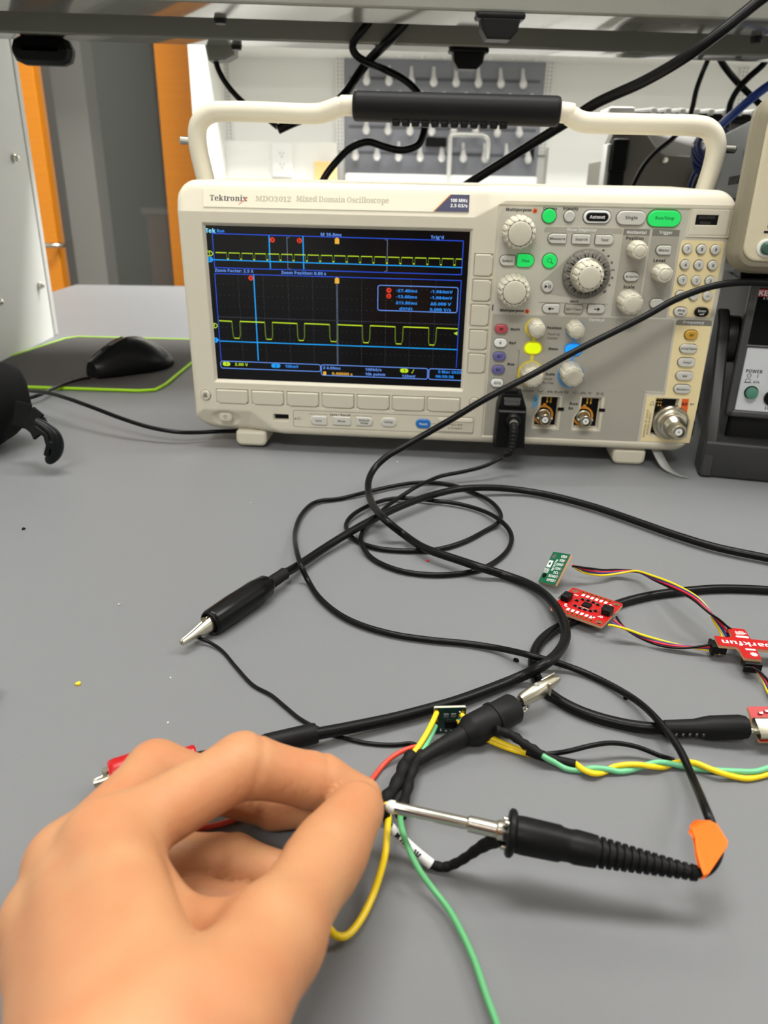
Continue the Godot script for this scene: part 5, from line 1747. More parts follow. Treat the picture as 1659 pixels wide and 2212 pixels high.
func build_boards():
	# red square sensor board lying on the USB cable
	var bx := Vector3(0.797, 0, 0.604)
	var bz := Vector3(-0.604, 0, 0.797)
	var o := thing("sensor_board", "square red sensor circuit board with two black sockets, lying over the thick cable", "circuit board", Vector3(108.4, 6.2, -342.6), Basis(bx, Vector3.UP, bz))
	var h := 14.4
	var hp := 11.6
	board_mesh(o, rrect(28.8, 28.8, 1.0, 2), [[hp, hp, 1.9], [-hp, hp, 1.9], [hp, -hp, 1.9], [-hp, -hp, 1.9]], 1.6, mats.pcb_red)
	pin_socket(o, -h + 3.0, 0.6, PI / 2)
	pin_socket(o, h - 3.0, 0.6, -PI / 2)
	smd(o, 0, 0, 4.4, 4.4, 1.0, mats.deep_black)
	var rng := RandomNumberGenerator.new()
	rng.seed = 21
	for q in [[-4.2, -4.4], [-1.4, -5.2], [1.6, -5.0], [4.4, -4.2], [-4.6, 4.4], [-1.6, 5.2], [1.2, 5.0], [4.0, 4.4], [-6.2, -1.4], [6.0, 2.6]]:
		var m := smd(o, q[0], q[1], 1.7, 1.1, 0.8, mats.deep_black, 0.8, "resistor")
		for e in [-1, 1]:
			var s := mk()
			box(s, Vector3(0.5, 0.7, 1.2), at(q[0] + e * 1.1, 1.1, q[1]))
			part("solder_pad", s, mats.solder, m)
	var s := mk()
	for i in 7:
		ring_pad(s, -7.6 + i * 2.54, -12.6, 0.55, 0.95, 0.86)
		ring_pad(s, -7.6 + i * 2.54, 12.6, 0.55, 0.95, 0.86)
	part("pads", s, mats.gold_pad, o).set_meta("kind", "stuff")
	s = mk()
	for i in 7:
		prism(s, circle(0.55, 8, Vector2(-7.6 + i * 2.54, 12.6)), [[0, 0.8], [0, 0.87]], Transform3D(Basis(Vector3.RIGHT, -PI / 2), Vector3.ZERO))
		prism(s, circle(0.55, 8, Vector2(-7.6 + i * 2.54, -12.6)), [[0, 0.8], [0, 0.87]], Transform3D(Basis(Vector3.RIGHT, -PI / 2), Vector3.ZERO))
	part("pad_holes", s, mats.deep_black, o).set_meta("kind", "stuff")
	s = mk()
	for i in 6:
		for e in [-1, 1]:
			box(s, Vector3(1.5, 0.04, 2.6), at(-6.2 + i * 2.54, 0.84, e * 9.6))
	for q in [[-8.6, 7.4, 1.8, 0.8], [-9.4, 5.6, 1.2, 1.2], [8.8, -7.6, 2.4, 0.8], [9.6, -9.0, 1.4, 0.8], [-9.2, -7.2, 2.2, 0.8], [7.4, 9.0, 1.6, 1.4], [9.6, 6.6, 1.4, 0.8], [0, -2.9, 5.0, 0.25], [0, 2.9, 5.0, 0.25]]:
		box(s, Vector3(q[2], 0.04, q[3]), at(q[0], 0.84, q[1]))
	flat_text(s, "o", 2.6, 10.4, 6.0, 0, 0.86)
	part("white_print", s, mats.ink_white, o).set_meta("kind", "stuff")
	# small green board standing tilted on its lower corner
	var ga := Vector3(0.4936, 0.2876, 0.8208)
	var gb := Vector3(-0.4679, -0.7077, 0.5293)
	var gn := ga.cross(gb).normalized() * -1.0
	var gx := ga.normalized()
	var gz := gb - gx * gb.dot(gx)
	gz = gz.normalized()
	var c0 := Vector3(99.8, 15.2, -389.8)
	var gbas := Basis(gx, gz.cross(gx), gz)
	o = thing("range_board", "small green sensor board tilted on its corner with white pin labels", "circuit board", c0 + (gx * 14.3 + gz * 20.2) / 2.0, gbas)
	board_mesh(o, rrect(14.3, 20.2, 0.4, 2), [], 1.6, mats.pcb_green)
	s = mk()
	for i in 7:
		ring_pad(s, 6.0, -8.0 + i * 2.6, 0.0, 0.75, 0.86)
	part("pads", s, mats.solder, o).set_meta("kind", "stuff")
	for z in [-7.2, 5.6]:
		s = mk()
		prism(s, circle(1.5, 18, Vector2(-4.6, -z)), [[0, 0.8], [0, 0.92]], Transform3D(Basis(Vector3.RIGHT, -PI / 2), Vector3.ZERO))
		part("mount_pad", s, mats.solder if z < 0 else mats.deep_black, o)
	s = mk()
	prism(s, rrect(3.6, 4.4, 0.2, 1, Vector2(-5.0, 2.2)), [[0, 0.8], [0, 0.86]], Transform3D(Basis(Vector3.RIGHT, -PI / 2), Vector3.ZERO))
	part("white_block", s, mats.ink_white, o)
	s = mk()
	prism(s, poly([-5.0, 3.6, -5.5, 2.8, -6.3, 2.6, -5.6, 2.1, -5.8, 1.2, -5.0, 1.7, -4.2, 1.2, -4.4, 2.1, -3.7, 2.6, -4.5, 2.8]), [[0, 0.85], [0, 0.9]], Transform3D(Basis(Vector3.RIGHT, -PI / 2), Vector3.ZERO))
	part("white_block_star", s, mats.pcb_green, o)
	s = mk()
	var lab := ["VDD", "VIN", "GND", "SDA", "SCL", "XSHUT", "GPIO1"]
	for i in 7:
		flat_text(s, lab[i], 1.25, 3.0 - (0.8 if i > 4 else 0.0), -8.0 + i * 2.6, 0, 0.86)
	flat_text(s, "Pololu", 1.2, -5.0, 1.4, 0, 0.86, 4.0)
	flat_text(s, "irs16", 0.8, -5.0, 2.9, 0, 0.86, 3.6)
	flat_text(s, "0J10776", 1.0, -0.6, -2.0, PI / 2, 0.86, 7.4)
	part("white_print", s, mats.ink_white, o).set_meta("kind", "stuff")
	# red cross-shaped splitter board at the right edge
	var cb := Basis(Vector3.UP, deg_to_rad(-8.0))
	o = thing("splitter_board", "red cross-shaped splitter board with black sockets at the right edge", "circuit board", Vector3(175.6, 8.4, -306.2), cb)
	board_mesh(o, poly([-4.0, -13.4, 3.6, -13.4, 4.0, -4.2, 17.0, -4.2, 17.0, 4.2, 4.0, 4.2, 3.6, 13.4, -4.0, 13.4, -4.6, 5.2, -6.6, 4.2, -13.0, 4.2, -13.0, -4.2, -5.0, -4.2, -4.2, -6]), [], 1.5, mats.pcb_red)
	for q in [[-11.4, 0, PI / 2], [15.5, 0, -PI / 2], [0, -11.6, 0.0], [0, 11.6, PI]]:
		s = mk()
		box(s, Vector3(6.8, 4.2, 6.0), at(0, -2.9, 0), 0.5)
		box(s, Vector3(8.0, 5.2, 1.6), at(0, -3.2, -3.4), 0.5)
		part("wire_socket", s, mats.black_plastic, o, Vector3(q[0], 0, q[1]), Basis(Vector3.UP, q[2]))
	s = mk()
	flat_text(s, "sparkfun", 3.6, 2.4, 0.2, PI, 0.82, 26.0)
	flat_text(s, "Qwiic", 1.0, 0.2, -10.0, 0.2, 0.82, 4.2)
	flat_text(s, "Multiport", 1.0, 0.6, -8.4, 0.2, 0.82, 5.2)
	prism(s, rrect(6.2, 1.7, 0.85, 3, Vector2(0.4, 5.6)), [[0, 0.76], [0, 0.82]], Transform3D(Basis(Vector3.RIGHT, -PI / 2), Vector3.ZERO))
	var gear := PackedVector2Array()
	for i in 16:
		gear.append(Vector2(1.4, -9.6) + Vector2(cos(TAU * i / 16), sin(TAU * i / 16)) * (1.9 if i % 2 == 0 else 1.3))
	prism(s, gear, [[0, 0.76], [0, 0.82]], Transform3D(Basis(Vector3.RIGHT, -PI / 2), Vector3.ZERO))
	box(s, Vector3(4.6, 0.04, 1.4), at(1.0, 0.8, 5.6), 0)
	part("white_print", s, mats.ink_white, o).set_meta("kind", "stuff")
	# the four-wire cables between them
	bundle("four thin coloured wires arching from the green board to the red cross", pv([108.9, 11, -381.3, 115.7, 9, -379.7, 126.9, 6, -382.5, 138.2, 4, -388, 147.7, 6, -384.6, 152, 10, -369.3, 156.6, 14, -352.6, 160, 18, -333.6, 164.7, 15, -323.2, 170.3, 9, -321, 173.3, 5.6, -318.7]), 0.62, 1.5, 1.3, 0.4)
	bundle("four thin coloured wires from the red square board to the red cross", pv([116.1, 9.5, -323.2, 120.6, 8, -319.7, 128.7, 4.5, -317.9, 136.8, 3.5, -313.9, 145.3, 3, -311.7, 153.7, 3.5, -310, 160.7, 4.6, -308.2, 164.3, 5, -307.7]), 0.62, 1.4, 1.0, 2.6)
	bundle("four thin coloured wires leaving the red cross toward the lower right", pv([172.8, 5, -292.5, 174.6, 5, -288.9, 176.1, 3.5, -283.9, 175.7, 2.5, -275.6, 176.8, 2.5, -268.3, 179.7, 2.5, -262.1]), 0.62, 1.4, 0.6, 0.2)
	# small red board with the USB plug, cut by the right edge
	var uq := Vector3(156.4, 6, -243.6)
	o = thing("usb_board", "small red circuit board at the right edge with the USB plug in it", "circuit board", Vector3(uq.x + 9, 8.6, uq.z - 3), Basis(Vector3.UP, deg_to_rad(3)) * Basis(Vector3.RIGHT, deg_to_rad(28)))
	board_mesh(o, rrect(26, 15, 0.6, 2), [], 1.5, mats.pcb_red)
	smd(o, 0.0, -1.5, 7, 4.0, 1.1, mats.deep_black)
	for i in 6:
		s = mk()
		box(s, Vector3(0.6, 0.5, 1.2), at(-2.6 + i * 1.1, 1.0, 1.0))
		part("pin", s, mats.solder, o)
	for q in [[-8.6, -4.4], [-5.8, -5.2], [-7.4, 0.4], [6.4, -5.0], [7.8, -2.0]]:
		smd(o, q[0], q[1], 1.8, 1.0, 0.8, mats.solder, 0.75, "resistor")
	s = mk()
	prism(s, rrect(9.0, 3.2, 1.6, 4), [[0, -3.8], [0, 3.8]], Transform3D(Basis(Vector3(0, 0, 1), Vector3(0, 1, 0), Vector3(-1, 0, 0)), Vector3(-9.6, 2.3, 2.6)))
	part("usb_socket", s, mats.nickel, o)
	# dark little board standing on its edge, yellow and green wires soldered to both sides
	var q0 := Vector3(28.8, 0, -249.1)
	o = thing("chip_board", "tiny dark green board standing on edge with yellow and green wires", "circuit board", Vector3(q0.x, 6.2, q0.z + 1), Basis(Vector3.UP, deg_to_rad(4)) * Basis(Vector3.RIGHT, deg_to_rad(86)))
	board_mesh(o, rrect(13.2, 12.2, 0.3, 1), [], 1.5, mats.pcb_dark).set_surface_override_material(0, paint("pcb_pale", c8(190, 192, 176), 0.5))
	smd(o, 0.4, 1.6, 5.0, 3.2, 0.8, mats.deep_black)
	for q in [[-1.6, -2.6], [1.4, -2.6]]:
		smd(o, q[0], q[1], 2.2, 1.8, 0.5, paint("chip_grey", c8(96, 98, 100), 0.35))
	for q in [[4.0, -3.8], [3.8, -1.4], [3.2, 0.6], [-3.6, 4.2], [-1.4, 4.6], [0.8, 4.6]]:
		smd(o, q[0], q[1], 0.9, 1.1, 0.5, mats.solder, 0.75, "solder_joint")
	s = mk()
	for i in 7:
		box(s, Vector3(0.35, 0.3, 0.7), at(-1.6 + i * 0.66, 0.9, -0.3))
	part("chip_pins", s, mats.solder, o).set_meta("kind", "stuff")
	s = mk()
	for i in 3:
		for e in [-1, 1]:
			ring_pad(s, e * 5.6, -4.6 + i * 2.2, 0.4, 0.85, 0.8)
	part("pads", s, mats.gold_pad, o).set_meta("kind", "stuff")

# ---------------------------------------------------------------- probe, test leads, loose wires
func build_probe():
	var tip := Vector3(3, 23.8, -182.3)
	var tail := Vector3(97.9, 17.2, -164.4)
	var o := thing("oscilloscope_probe", "black oscilloscope probe with bare metal tip, ribbed tail and long looped thin cable", "probe", tip)
	var ax := along(Vector3.ZERO, tail - tip)
	var L := (tail - tip).length()
	var s := mk()
	lathe(s, [Vector2(0, -0.6), Vector2(1.1, -0.4), Vector2(1.7, 0.3), Vector2(2.1, 1.2), Vector2(2.1, 2.3), Vector2(1.6, 2.8), Vector2(0, 2.8)], 20, ax)
	part("insulated_tip", s, mats.white_plastic, o)
	s = mk()
	lathe(s, [Vector2(0, 2.4), Vector2(1.9, 2.4), Vector2(1.9, 0.262 * L), Vector2(1.75, 0.265 * L), Vector2(2.5, 0.272 * L), Vector2(2.5, 0.36 * L), Vector2(3.1, 0.368 * L), Vector2(3.1, 0.39 * L), Vector2(2.6, 0.4 * L)], 28, ax)
	part("ground_barrel", s, mats.steel, o)
	s = mk()
	lathe(s, [Vector2(2.2, 0.395 * L), Vector2(6.6, 0.398 * L), Vector2(7.3, 0.404 * L), Vector2(7.3, 0.416 * L), Vector2(6.5, 0.424 * L), Vector2(5.6, 0.426 * L), Vector2(5.75, 0.45 * L), Vector2(5.5, 0.565 * L), Vector2(5.0, 0.575 * L), Vector2(4.85, 0.6 * L), Vector2(5.2, 0.615 * L), Vector2(4.9, 0.67 * L)], 32, ax)
	var body := part("handle", s, mats.black_plastic, o)
	s = mk()
	for a in [0.6, 2.9, 4.6]:
		lathe(s, [Vector2(0.9, 0), Vector2(0.9, 1.4), Vector2(0.5, 1.8), Vector2(0, 1.9)], 10, ax * Transform3D(Basis(Vector3.RIGHT, PI), Vector3(cos(a) * 4.6, 0.4 * L, sin(a) * 4.6)))
	part("contact_pins", s, mats.steel, body).set_meta("kind", "stuff")
	s = mk()
	var prof := [Vector2(4.9, 0.67 * L)]
	for i in 13:
		var t := 0.67 + 0.3 * i / 13.0
		var r := lerpf(4.8, 2.5, i / 12.0)
		prof.append_array([Vector2(r, (t + 0.001) * L), Vector2(r, (t + 0.0125) * L), Vector2(r * 0.78, (t + 0.014) * L), Vector2(r * 0.78, (t + 0.0215) * L)])
	prof.append_array([Vector2(2.5, 0.972 * L), Vector2(2.3, 0.99 * L), Vector2(1.4, 0.995 * L)])
	lathe(s, prof, 24, ax)
	part("strain_relief", s, mats.black_rubber, o)
	# short ground lead: black sleeve, then a white printed tube
	var gl := moved(pv([39.5, 18.7, -174.8, 36.4, 16.3, -175.9, 32.7, 11.7, -177.3, 28.9, 7.4, -177.6, 25.2, 3.6, -178.2, 21.7, 1.9, -178.5, 18.1, 1.8, -179.6, 14, 3.9, -181.5, 10.1, 6.1, -183.6, 6.7, 8.1, -185.5, 4.2, 10.6, -186.5, 3, 13.4, -187.7, 3.4, 17.1, -189.3]), -tip)
	s = mk()
	var r0 := PackedFloat32Array()
	var g1 := spline(gl.slice(0, 7), 5)
	for i in g1.size():
		r0.append(lerpf(2.6, 1.55, clampf(i / 14.0, 0, 1)) + 0.12 * sin(i * 1.7))
	tube(s, g1, r0, 12)
	var lead := part("ground_lead", s, mats.shrink, o)
	s = mk()
	tube(s, spline(gl.slice(6, 11), 6), 1.75, 14)
	part("printed_tube", s, paint("tube_white", c8(228, 228, 226), 0.4), lead)
	s = mk()
	var g2 := spline(gl.slice(6, 11), 6)
	for k in [6, 7, 8, 11, 12, 13, 14, 15, 17, 18, 19]:
		var d := (g2[k + 1] - g2[k - 1]).normalized()
		var out := (Vector3(0.1, 0.55, 0.83) - d * d.dot(Vector3(0.1, 0.55, 0.83))).normalized()
		box(s, Vector3(0.55, 1.7, 0.2), Transform3D(Basis(d, out.cross(d), out).orthonormalized() * Basis(Vector3.BACK, 0.25 * (k % 3 - 1)), g2[k] + out * 1.72))
	part("printed_marks", s, mats.ink, lead).set_meta("kind", "stuff")
	s = mk()
	tube(s, spline(gl.slice(10), 5), 1.3, 10)
	part("lead_end", s, mats.shrink, lead)
	# the long cable: from the tail through the orange tag, round in loops and up to the scope
	var c := moved(pv([97.1, 17.1, -164.9, 99.5, 17.4, -165, 102.5, 18.7, -166.6, 105.2, 20.1, -169.9, 106.3, 21.2, -174.2, 106.6, 21.7, -179.3, 107.2, 21.9, -187]), -tip)
	c.append_array(moved(pv([115.8, 9, -213.8, 117.1, 8, -231.5, 114.2, 8.4, -247.6, 111.3, 4, -267, 101.6, 2, -283, 88.6, 3, -292, 71, 7.2, -294.2, 57.8, 3, -306.3, 42.6, 2, -311.7, 24.5, 2, -314.3, 6.1, 2, -318.7, -10.5, 2, -326.8, -23.1, 2, -337.8, -34.3, 2, -354, -41.8, 2.5, -370.8, -46.7, 10.5, -376.2, -51.8, 10, -397.5, -56.9, 4, -432.2, -57.1, 3, -459.9, -53, 3, -480.6, -46.2, 2.5, -492.6, -32, 2, -499.1, -13.2, 3, -510.6, 6.8, 3, -524.2, 23.5, 3, -532.2, 40.4, 2, -535.8, 55.6, 2, -528.8, 68.5, 2.2, -513.6, 77.1, 4, -493.3, 81.1, 3, -475.4, 77.3, 3, -459.2, 67.6, 2, -448.1, 52.5, 2, -430.7, 36.6, 2, -419, 22, 2, -415, 4.4, 2, -415.5, -7.5, 2, -419.5, -16.6, 2, -427.3, -22.3, 3, -436.1, -25, 3, -451.5, -20.4, 4, -466.8, -9.1, 4, -484.1, 4.3, 3, -497.8, 19.1, 3, -499.6, 33.8, 3, -496.8, 52.5, 3, -491.7, 68.1, 3, -480.6, 76.7, 5, -462.5, 82, 5, -445.1, 82.4, 3, -432.2, 76.5, 2, -415.7, 65.5, 2, -399.3, 53.3, 2, -389.1, 39, 2, -384.4, 25.5, 2, -383.8, 11.8, 2, -387.2, 0.5, 2, -395, -8, 2, -405.8, -13.3, 4, -418.4, -14.1, 4, -432.2, -11.4, 3.6, -450.9, -3.3, 4, -468.5, 4.3, 4.4, -485.6, 13.3, 6, -498, 22.6, 8, -509.2, 32.4, 8, -522.4, 43.7, 8, -535.2, 62.6, 9, -544.1, 78.9, 12, -549.7, 92, 16, -557.9]), -tip))
	strand(o, "cable", c, 1.55, mats.cable_black, 6, 10)
	# connector box plugged into the first input, ribbed boot bending down
	var sb := Basis(Vector3(0.9972064, 0, 0.0746952), Vector3(-0.0026068, 0.9993908, 0.034802), Vector3(-0.0746497, -0.0348995, 0.9965989))
	var xf := Transform3D(sb, FS - tip)
	s = mk()
	prism(s, poly([254.8, 0.6, 257, -0.8, 278, -0.8, 280.2, 0.6, 278.6, 33.6, 274.2, 45.4, 258.4, 45.4, 255.4, 33.6]), [[1, -4], [0, -3], [0, 13], [0.8, 15]], xf)
	prism(s, poly([255.6, 1.6, 279.4, 1.6, 277.8, 33.0, 256.2, 33.0]), [[0, 13], [0, 19.6], [1.0, 21]], xf)
	box(s, Vector3(11, 4, 8), xf * at(265.6, 46.6, 10), 1)
	var cbx := part("connector_box", s, mats.black_plastic, o)
	s = mk()
	for k in [[41.6, 13.2], [40.0, 12.2], [38.2, 12.6], [36.8, 11.4]]:
		txt(s, "MMMMMMMM", 0.8, xf * at(266.8, k[0], 15.1), k[1])
	part("label_lettering", s, paint("label_dim", c8(130, 130, 130), 0.5), cbx).set_meta("kind", "stuff")
	s = mk()
	lathe(s, [Vector2(6.6, 19), Vector2(6.2, 24), Vector2(4.6, 26)], 24, Transform3D(xf.basis * Basis(Vector3.RIGHT, PI / 2), xf * Vector3(268.2, 25.5, 0)))
	part("boot_collar", s, mats.black_plastic, cbx)
	s = mk()
	lathe(s, [Vector2(3.6, 24), Vector2(3.6, 29), Vector2(3.2, 30)], 20, Transform3D(xf.basis * Basis(Vector3.RIGHT, PI / 2), xf * Vector3(268.2, 25.0, 0)))
	part("metal_ferrule", s, mats.steel, cbx)
	s = mk()
	var bp: PackedVector3Array = pv([268.2, 24.6, 28, 268.4, 20, 32, 268.0, 12, 35, 266.6, 4.6, 37.5])
	var b2 := PackedVector3Array()
	for p in bp:
		b2.append(xf * p)
	b2.append_array(moved(pv([94.8, 18, -560.2]), -tip))
	var bs := spline(b2, 9)
	var br := PackedFloat32Array()
	for i in bs.size():
		br.append(lerpf(3.9, 2.6, float(i) / bs.size()) * (1.0 if i % 3 else 0.8))
	tube(s, bs, br, 14)
	part("ribbed_boot", s, mats.black_rubber, cbx)
	# orange tape tag folded round the cable next to the tail
	var front := pv([])
	for q in [Vector3(97.6, 23.1, -176.1), Vector3(99.3, 25, -176.9), Vector3(104.1, 25.5, -177.1), Vector3(106.4, 24.8, -176.3), Vector3(108.2, 22.6, -171.5), Vector3(107.3, 21.8, -170.1), Vector3(99.5, 18.8, -162.9), Vector3(97.6, 18.3, -162.1), Vector3(97.2, 19.5, -163.7), Vector3(97.6, 20.6, -168.5), Vector3(98.5, 21.9, -172.9), Vector3(98.6, 22.3, -175.2)]:
		front.append(q - tip)
	var cen := Vector3.ZERO
	for p in front:
		cen += p / front.size()
	var nrm := (front[0] - front[6]).cross(front[3] - front[6]).normalized()
	if nrm.z + nrm.y < 0.0:
		nrm = -nrm
	s = mk()
	var back := PackedVector3Array()
	var mid := PackedVector3Array()
	for i in front.size():
		var open := 1.0 if i < 2 or i > 6 else 0.35
		mid.append(front[i] + nrm * (1.9 * open))
		back.append(front[i] - nrm * (1.9 * open))
	var rr: Array = [back, mid]
	var poly2 := PackedVector2Array()
	var e1 := (front[3] - front[0]).normalized()
	var e2 := nrm.cross(e1)
	for p in front:
		poly2.append(Vector2((p - cen).dot(e1), (p - cen).dot(e2)))
	var idx := Geometry2D.triangulate_polygon(poly2)
	for i in range(0, idx.size(), 3):
		var a := idx[i]
		var b := idx[i + 1]
		var d := idx[i + 2]
		if (poly2[b] - poly2[a]).cross(poly2[d] - poly2[a]) < 0:
			var t := b
			b = d
			d = t
		tri(s, mid[a], mid[d], mid[b])
		tri(s, back[a], back[b], back[d])
	for i in [2, 3, 4, 5]:
		s.set_smooth_group(-1)
		if (poly2[1] - poly2[0]).cross(poly2[2] - poly2[1]) > 0:
			quad(s, back[i], back[i + 1], mid[i + 1], mid[i])
		else:
			quad(s, mid[i], mid[i + 1], back[i + 1], back[i])
	part("tape_tag", s, mats.tag_orange, o).set_meta("label", "folded orange tape tag")

func croc(o: Node3D, a: Vector3, b: Vector3, jaw: float, r: float, boot: float, br: float, sleeve_m: Material, boot_m: Material):   # jaws from a, sleeve toward b; local to o
	var ax := along(a, b)
	var L := a.distance_to(b)
	var s := mk()
	# two stamped jaws, upper one rounded, with a rivet
	for e in [1, -1]:
		var rings := []
		for i in 13:
			var t := i / 12.0
			var w := lerpf(1.6, 4.9, smoothstep(0.0, 0.95, t))
			var hgt := lerpf(1.3, 3.9, t)
			var ring := PackedVector3Array()
			for k in 10:
				var an := PI * k / 9.0
				ring.append(ax * Vector3(cos(an) * w, t * (jaw + 8.0), e * (0.35 + sin(an) * hgt)) if e > 0 else ax * Vector3(-cos(an) * w, t * (jaw + 8.0), -0.35 - sin(an) * hgt * 0.8))
			rings.append(ring)
		skin(s, rings, true, true)
	var j := part("jaws", s, mats.nickel, o)
	s = mk()
	lathe(s, [Vector2(1.5, -4.2), Vector2(1.5, 4.2)], 12, Transform3D(ax.basis * Basis(Vector3.BACK, PI / 2), ax * Vector3(0, jaw * 0.86, -0.6)))
	part("rivet", s, mats.nickel, j)
	s = mk()
	var rings := []
	for q in [[jaw, 0.82], [jaw + 0.4, 0.9], [jaw + 2, 0.95], [lerpf(jaw, L - boot, 0.35), 1.0], [lerpf(jaw, L - boot, 0.6), 0.97], [lerpf(jaw, L - boot, 0.72), 0.98], [L - boot - 4.0, 0.86], [L - boot, 0.5]]:
		var ring := PackedVector3Array()
		for k in 28:
			var an := TAU * k / 28
			ring.append(ax * Vector3(sin(an) * r * q[1], q[0], cos(an) * r * 0.9 * q[1]))
		rings.append(ring)
	skin(s, rings, false, true)
	var inner := []
	for q in [[jaw + 9.0, 0.7], [jaw, 0.76], [jaw, 0.82]]:
		var ring := PackedVector3Array()
		for k in 28:
			var an := -TAU * k / 28
			ring.append(ax * Vector3(sin(an) * r * q[1], q[0], cos(an) * r * 0.9 * q[1]))
		inner.append(ring)
	skin(s, inner, true, false)
	part("sleeve", s, sleeve_m, o)
	s = mk()
	lathe(s, [Vector2(br * 0.9, L - boot - 5.0), Vector2(br, L - boot), Vector2(br * 0.95, L - 3.0), Vector2(br, L - 0.8), Vector2(br * 0.85, L), Vector2(br * 0.6, L)], 24, ax)
	part("boot", s, boot_m, o)

func build_leads():
	# black clip with its thick lead running to the right
	var a := Vector3(-95.3, 6.4, -300.4)
	var b := Vector3(-54.8, 8.6, -369.2)
	var o := thing("test_lead", "thick black test lead with a black-sleeved crocodile clip at its end", "test lead", Vector3(a.x, 0, a.z))
	var base := Vector3(a.x, 0, a.z)
	croc(o, a - base, b - base, 19.0, 7.4, 13.0, 3.6, mats.lead_black if mats.has("lead_black") else paint("lead_black", c8(10, 10, 10), 0.25), mats.shrink)
	var c := moved(pv([-55.8, 8, -369.2, -49.2, 6, -383.7, -36, 5.5, -408.9, -22.5, 7, -428.1, -8.3, 8.4, -446.2, 8.3, 9, -466.3, 24.1, 9, -483.2, 41.5, 8, -500.1, 59.6, 7.4, -511.1, 83.4, 6, -517.1, 107.1, 4, -516.9, 128.9, 4, -505.2, 151.4, 4, -487, 173.5, 4, -462.8, 191.6, 4, -442.7, 211.6, 4, -424.8, 237.4, 4, -411, 264.3, 4, -397.4]), -base)
	strand(o, "cable", c, 2.55, mats.cable_black, 6, 12)
	# red clip, its black lead looping back and up over the oscilloscope
	a = Vector3(-102.6, 7, -207.2)
	b = Vector3(-28.9, 6.5, -236.2)
	var m := Vector3(-69.2, 7.8, -222.3)
	base = Vector3(a.x, 0, a.z)
	o = thing("test_lead", "thick black test lead with a red-sleeved crocodile clip, looping over the oscilloscope's face", "test lead", base)
	croc(o, a - base, m - base, 5.5, 7.4, 4.0, 4.0, mats.lead_red, mats.lead_red)
	var s := mk()
	lathe(s, [Vector2(3.6, 0), Vector2(4.2, 3), Vector2(4.2, 22), Vector2(3.9, 23), Vector2(2.8, 23)], 24, along(Vector3(-46.7, 6, -229.8) - base, b - base))
	part("boot", s, mats.black_rubber, o)
	c = moved(pv([-70.7, 6, -221.8, -46.7, 6, -229.8, -28.9, 6.5, -235.7, -11.2, 5, -243.4, 5.8, 4, -250.7, 19.6, 4, -256.7, 31.8, 4, -262.4, 46.9, 3.5, -271.8, 62.7, 4, -281.3, 74.1, 10, -283.1, 84.4, 9, -297, 90.6, 8, -312.6, 91.9, 8, -332, 89.7, 5, -356.1, 82.5, 3.5, -372.3, 70.5, 3.5, -382.4, 57, 7.2, -383.9, 44.1, 7, -393.9, 30.6, 7, -403.9, 21.8, 6, -415.3, 12.3, 6, -431.3, 2, 15, -430.2]), -base)
	c.append_array(moved(pv([-5.8, 12.4, -456.6, -10.5, 10, -484.9, -11.8, 12.9, -505.7, -7.8, 18, -520.9, 1.4, 25.1, -528.3, 13.1, 31.1, -533, 29.3, 39.8, -537.8, 50.8, 52.7, -539.9, 74.3, 67.6, -541.9, 107.6, 85.6, -545.2, 140.7, 103.9, -549.7, 182.8, 125.8, -553.5, 211.2, 141.8, -556, 239.3, 151.4, -555.7, 270.2, 153.4, -552.2, 305.5, 150.7, -542.3]), -base))
	strand(o, "cable", c, 2.5, mats.cable_black, 6, 12)
	# USB cable lying under the red board
	base = Vector3(156.7, 0, -255.9)
	o = thing("usb_cable", "thick black USB cable with ribbed strain relief, curving under the red square board", "cable", base)
	c = moved(pv([244.7, 2.4, -370, 219.5, 2.4, -372.7, 204.3, 2.4, -373.6, 188.2, 2.4, -372.9, 171.1, 2.4, -369.5, 153.9, 2.4, -365, 136.2, 2.4, -357.5, 121, 2.4, -348.4, 106.3, 2.4, -339.1, 93.3, 2.4, -329.9, 83, 2.4, -319.8, 75.7, 2.4, -307.9, 71.6, 2.4, -292.6, 72.4, 2.4, -278.2, 77.2, 2.4, -269, 83.8, 2.4, -261.8, 92.3, 2.4, -256.2, 102.9, 2.4, -252, 111.4, 3.5, -248.9, 119, 3.4, -248.7]), -base)
	strand(o, "cord", c, 2.45, mats.cable_black, 6, 12)
	s = mk()
	var u0 := Vector3(118, 3.8, -248.2)
	var u1 := Vector3(150.7, 7.5, -245.8)
	var ux := along(u0 - base, u1 - base)
	var UL := u0.distance_to(u1)
	lathe(s, [Vector2(2.5, -1), Vector2(3.5, 0), Vector2(3.7, UL * 0.36), Vector2(4.6, UL * 0.5), Vector2(4.9, UL * 0.56), Vector2(5.0, UL * 0.9), Vector2(4.4, UL * 0.98), Vector2(3.6, UL)], 24, ax_flat(ux))
	part("plug_body", s, mats.black_rubber, o)
	for i in 6:
		for e in [[0.4, 1.0]]:
			s = mk()
			box(s, Vector3(1.3, 1.0, 4.4), ux * Transform3D(Basis(Vector3.UP, 0.0), Vector3.ZERO) * Transform3D(Basis(Vector3.UP, 0), Vector3(0, 3 + i * 2.7, 0)) * Transform3D(Basis(Vector3.UP, -0.35 + e[0]) * Basis(Vector3.RIGHT, 0.5), Vector3(0, 0, 0)) * at(0, 0, 3.2), 0.3)
			part("relief_rib", s, paint("rib_grey", c8(40, 40, 40), 0.5), o)
	s = mk()
	prism(s, rrect(8.2, 2.7, 1.3, 4), [[0, 0], [0, 8]], Transform3D(Basis(Vector3(0, 0, 1), Vector3(0, 1, 0), Vector3(-1, 0, 0)).rotated(Vector3.UP, PI), u1 - base + Vector3(-0.5, 0.2, 0)))
	part("metal_plug", s, mats.steel, o)
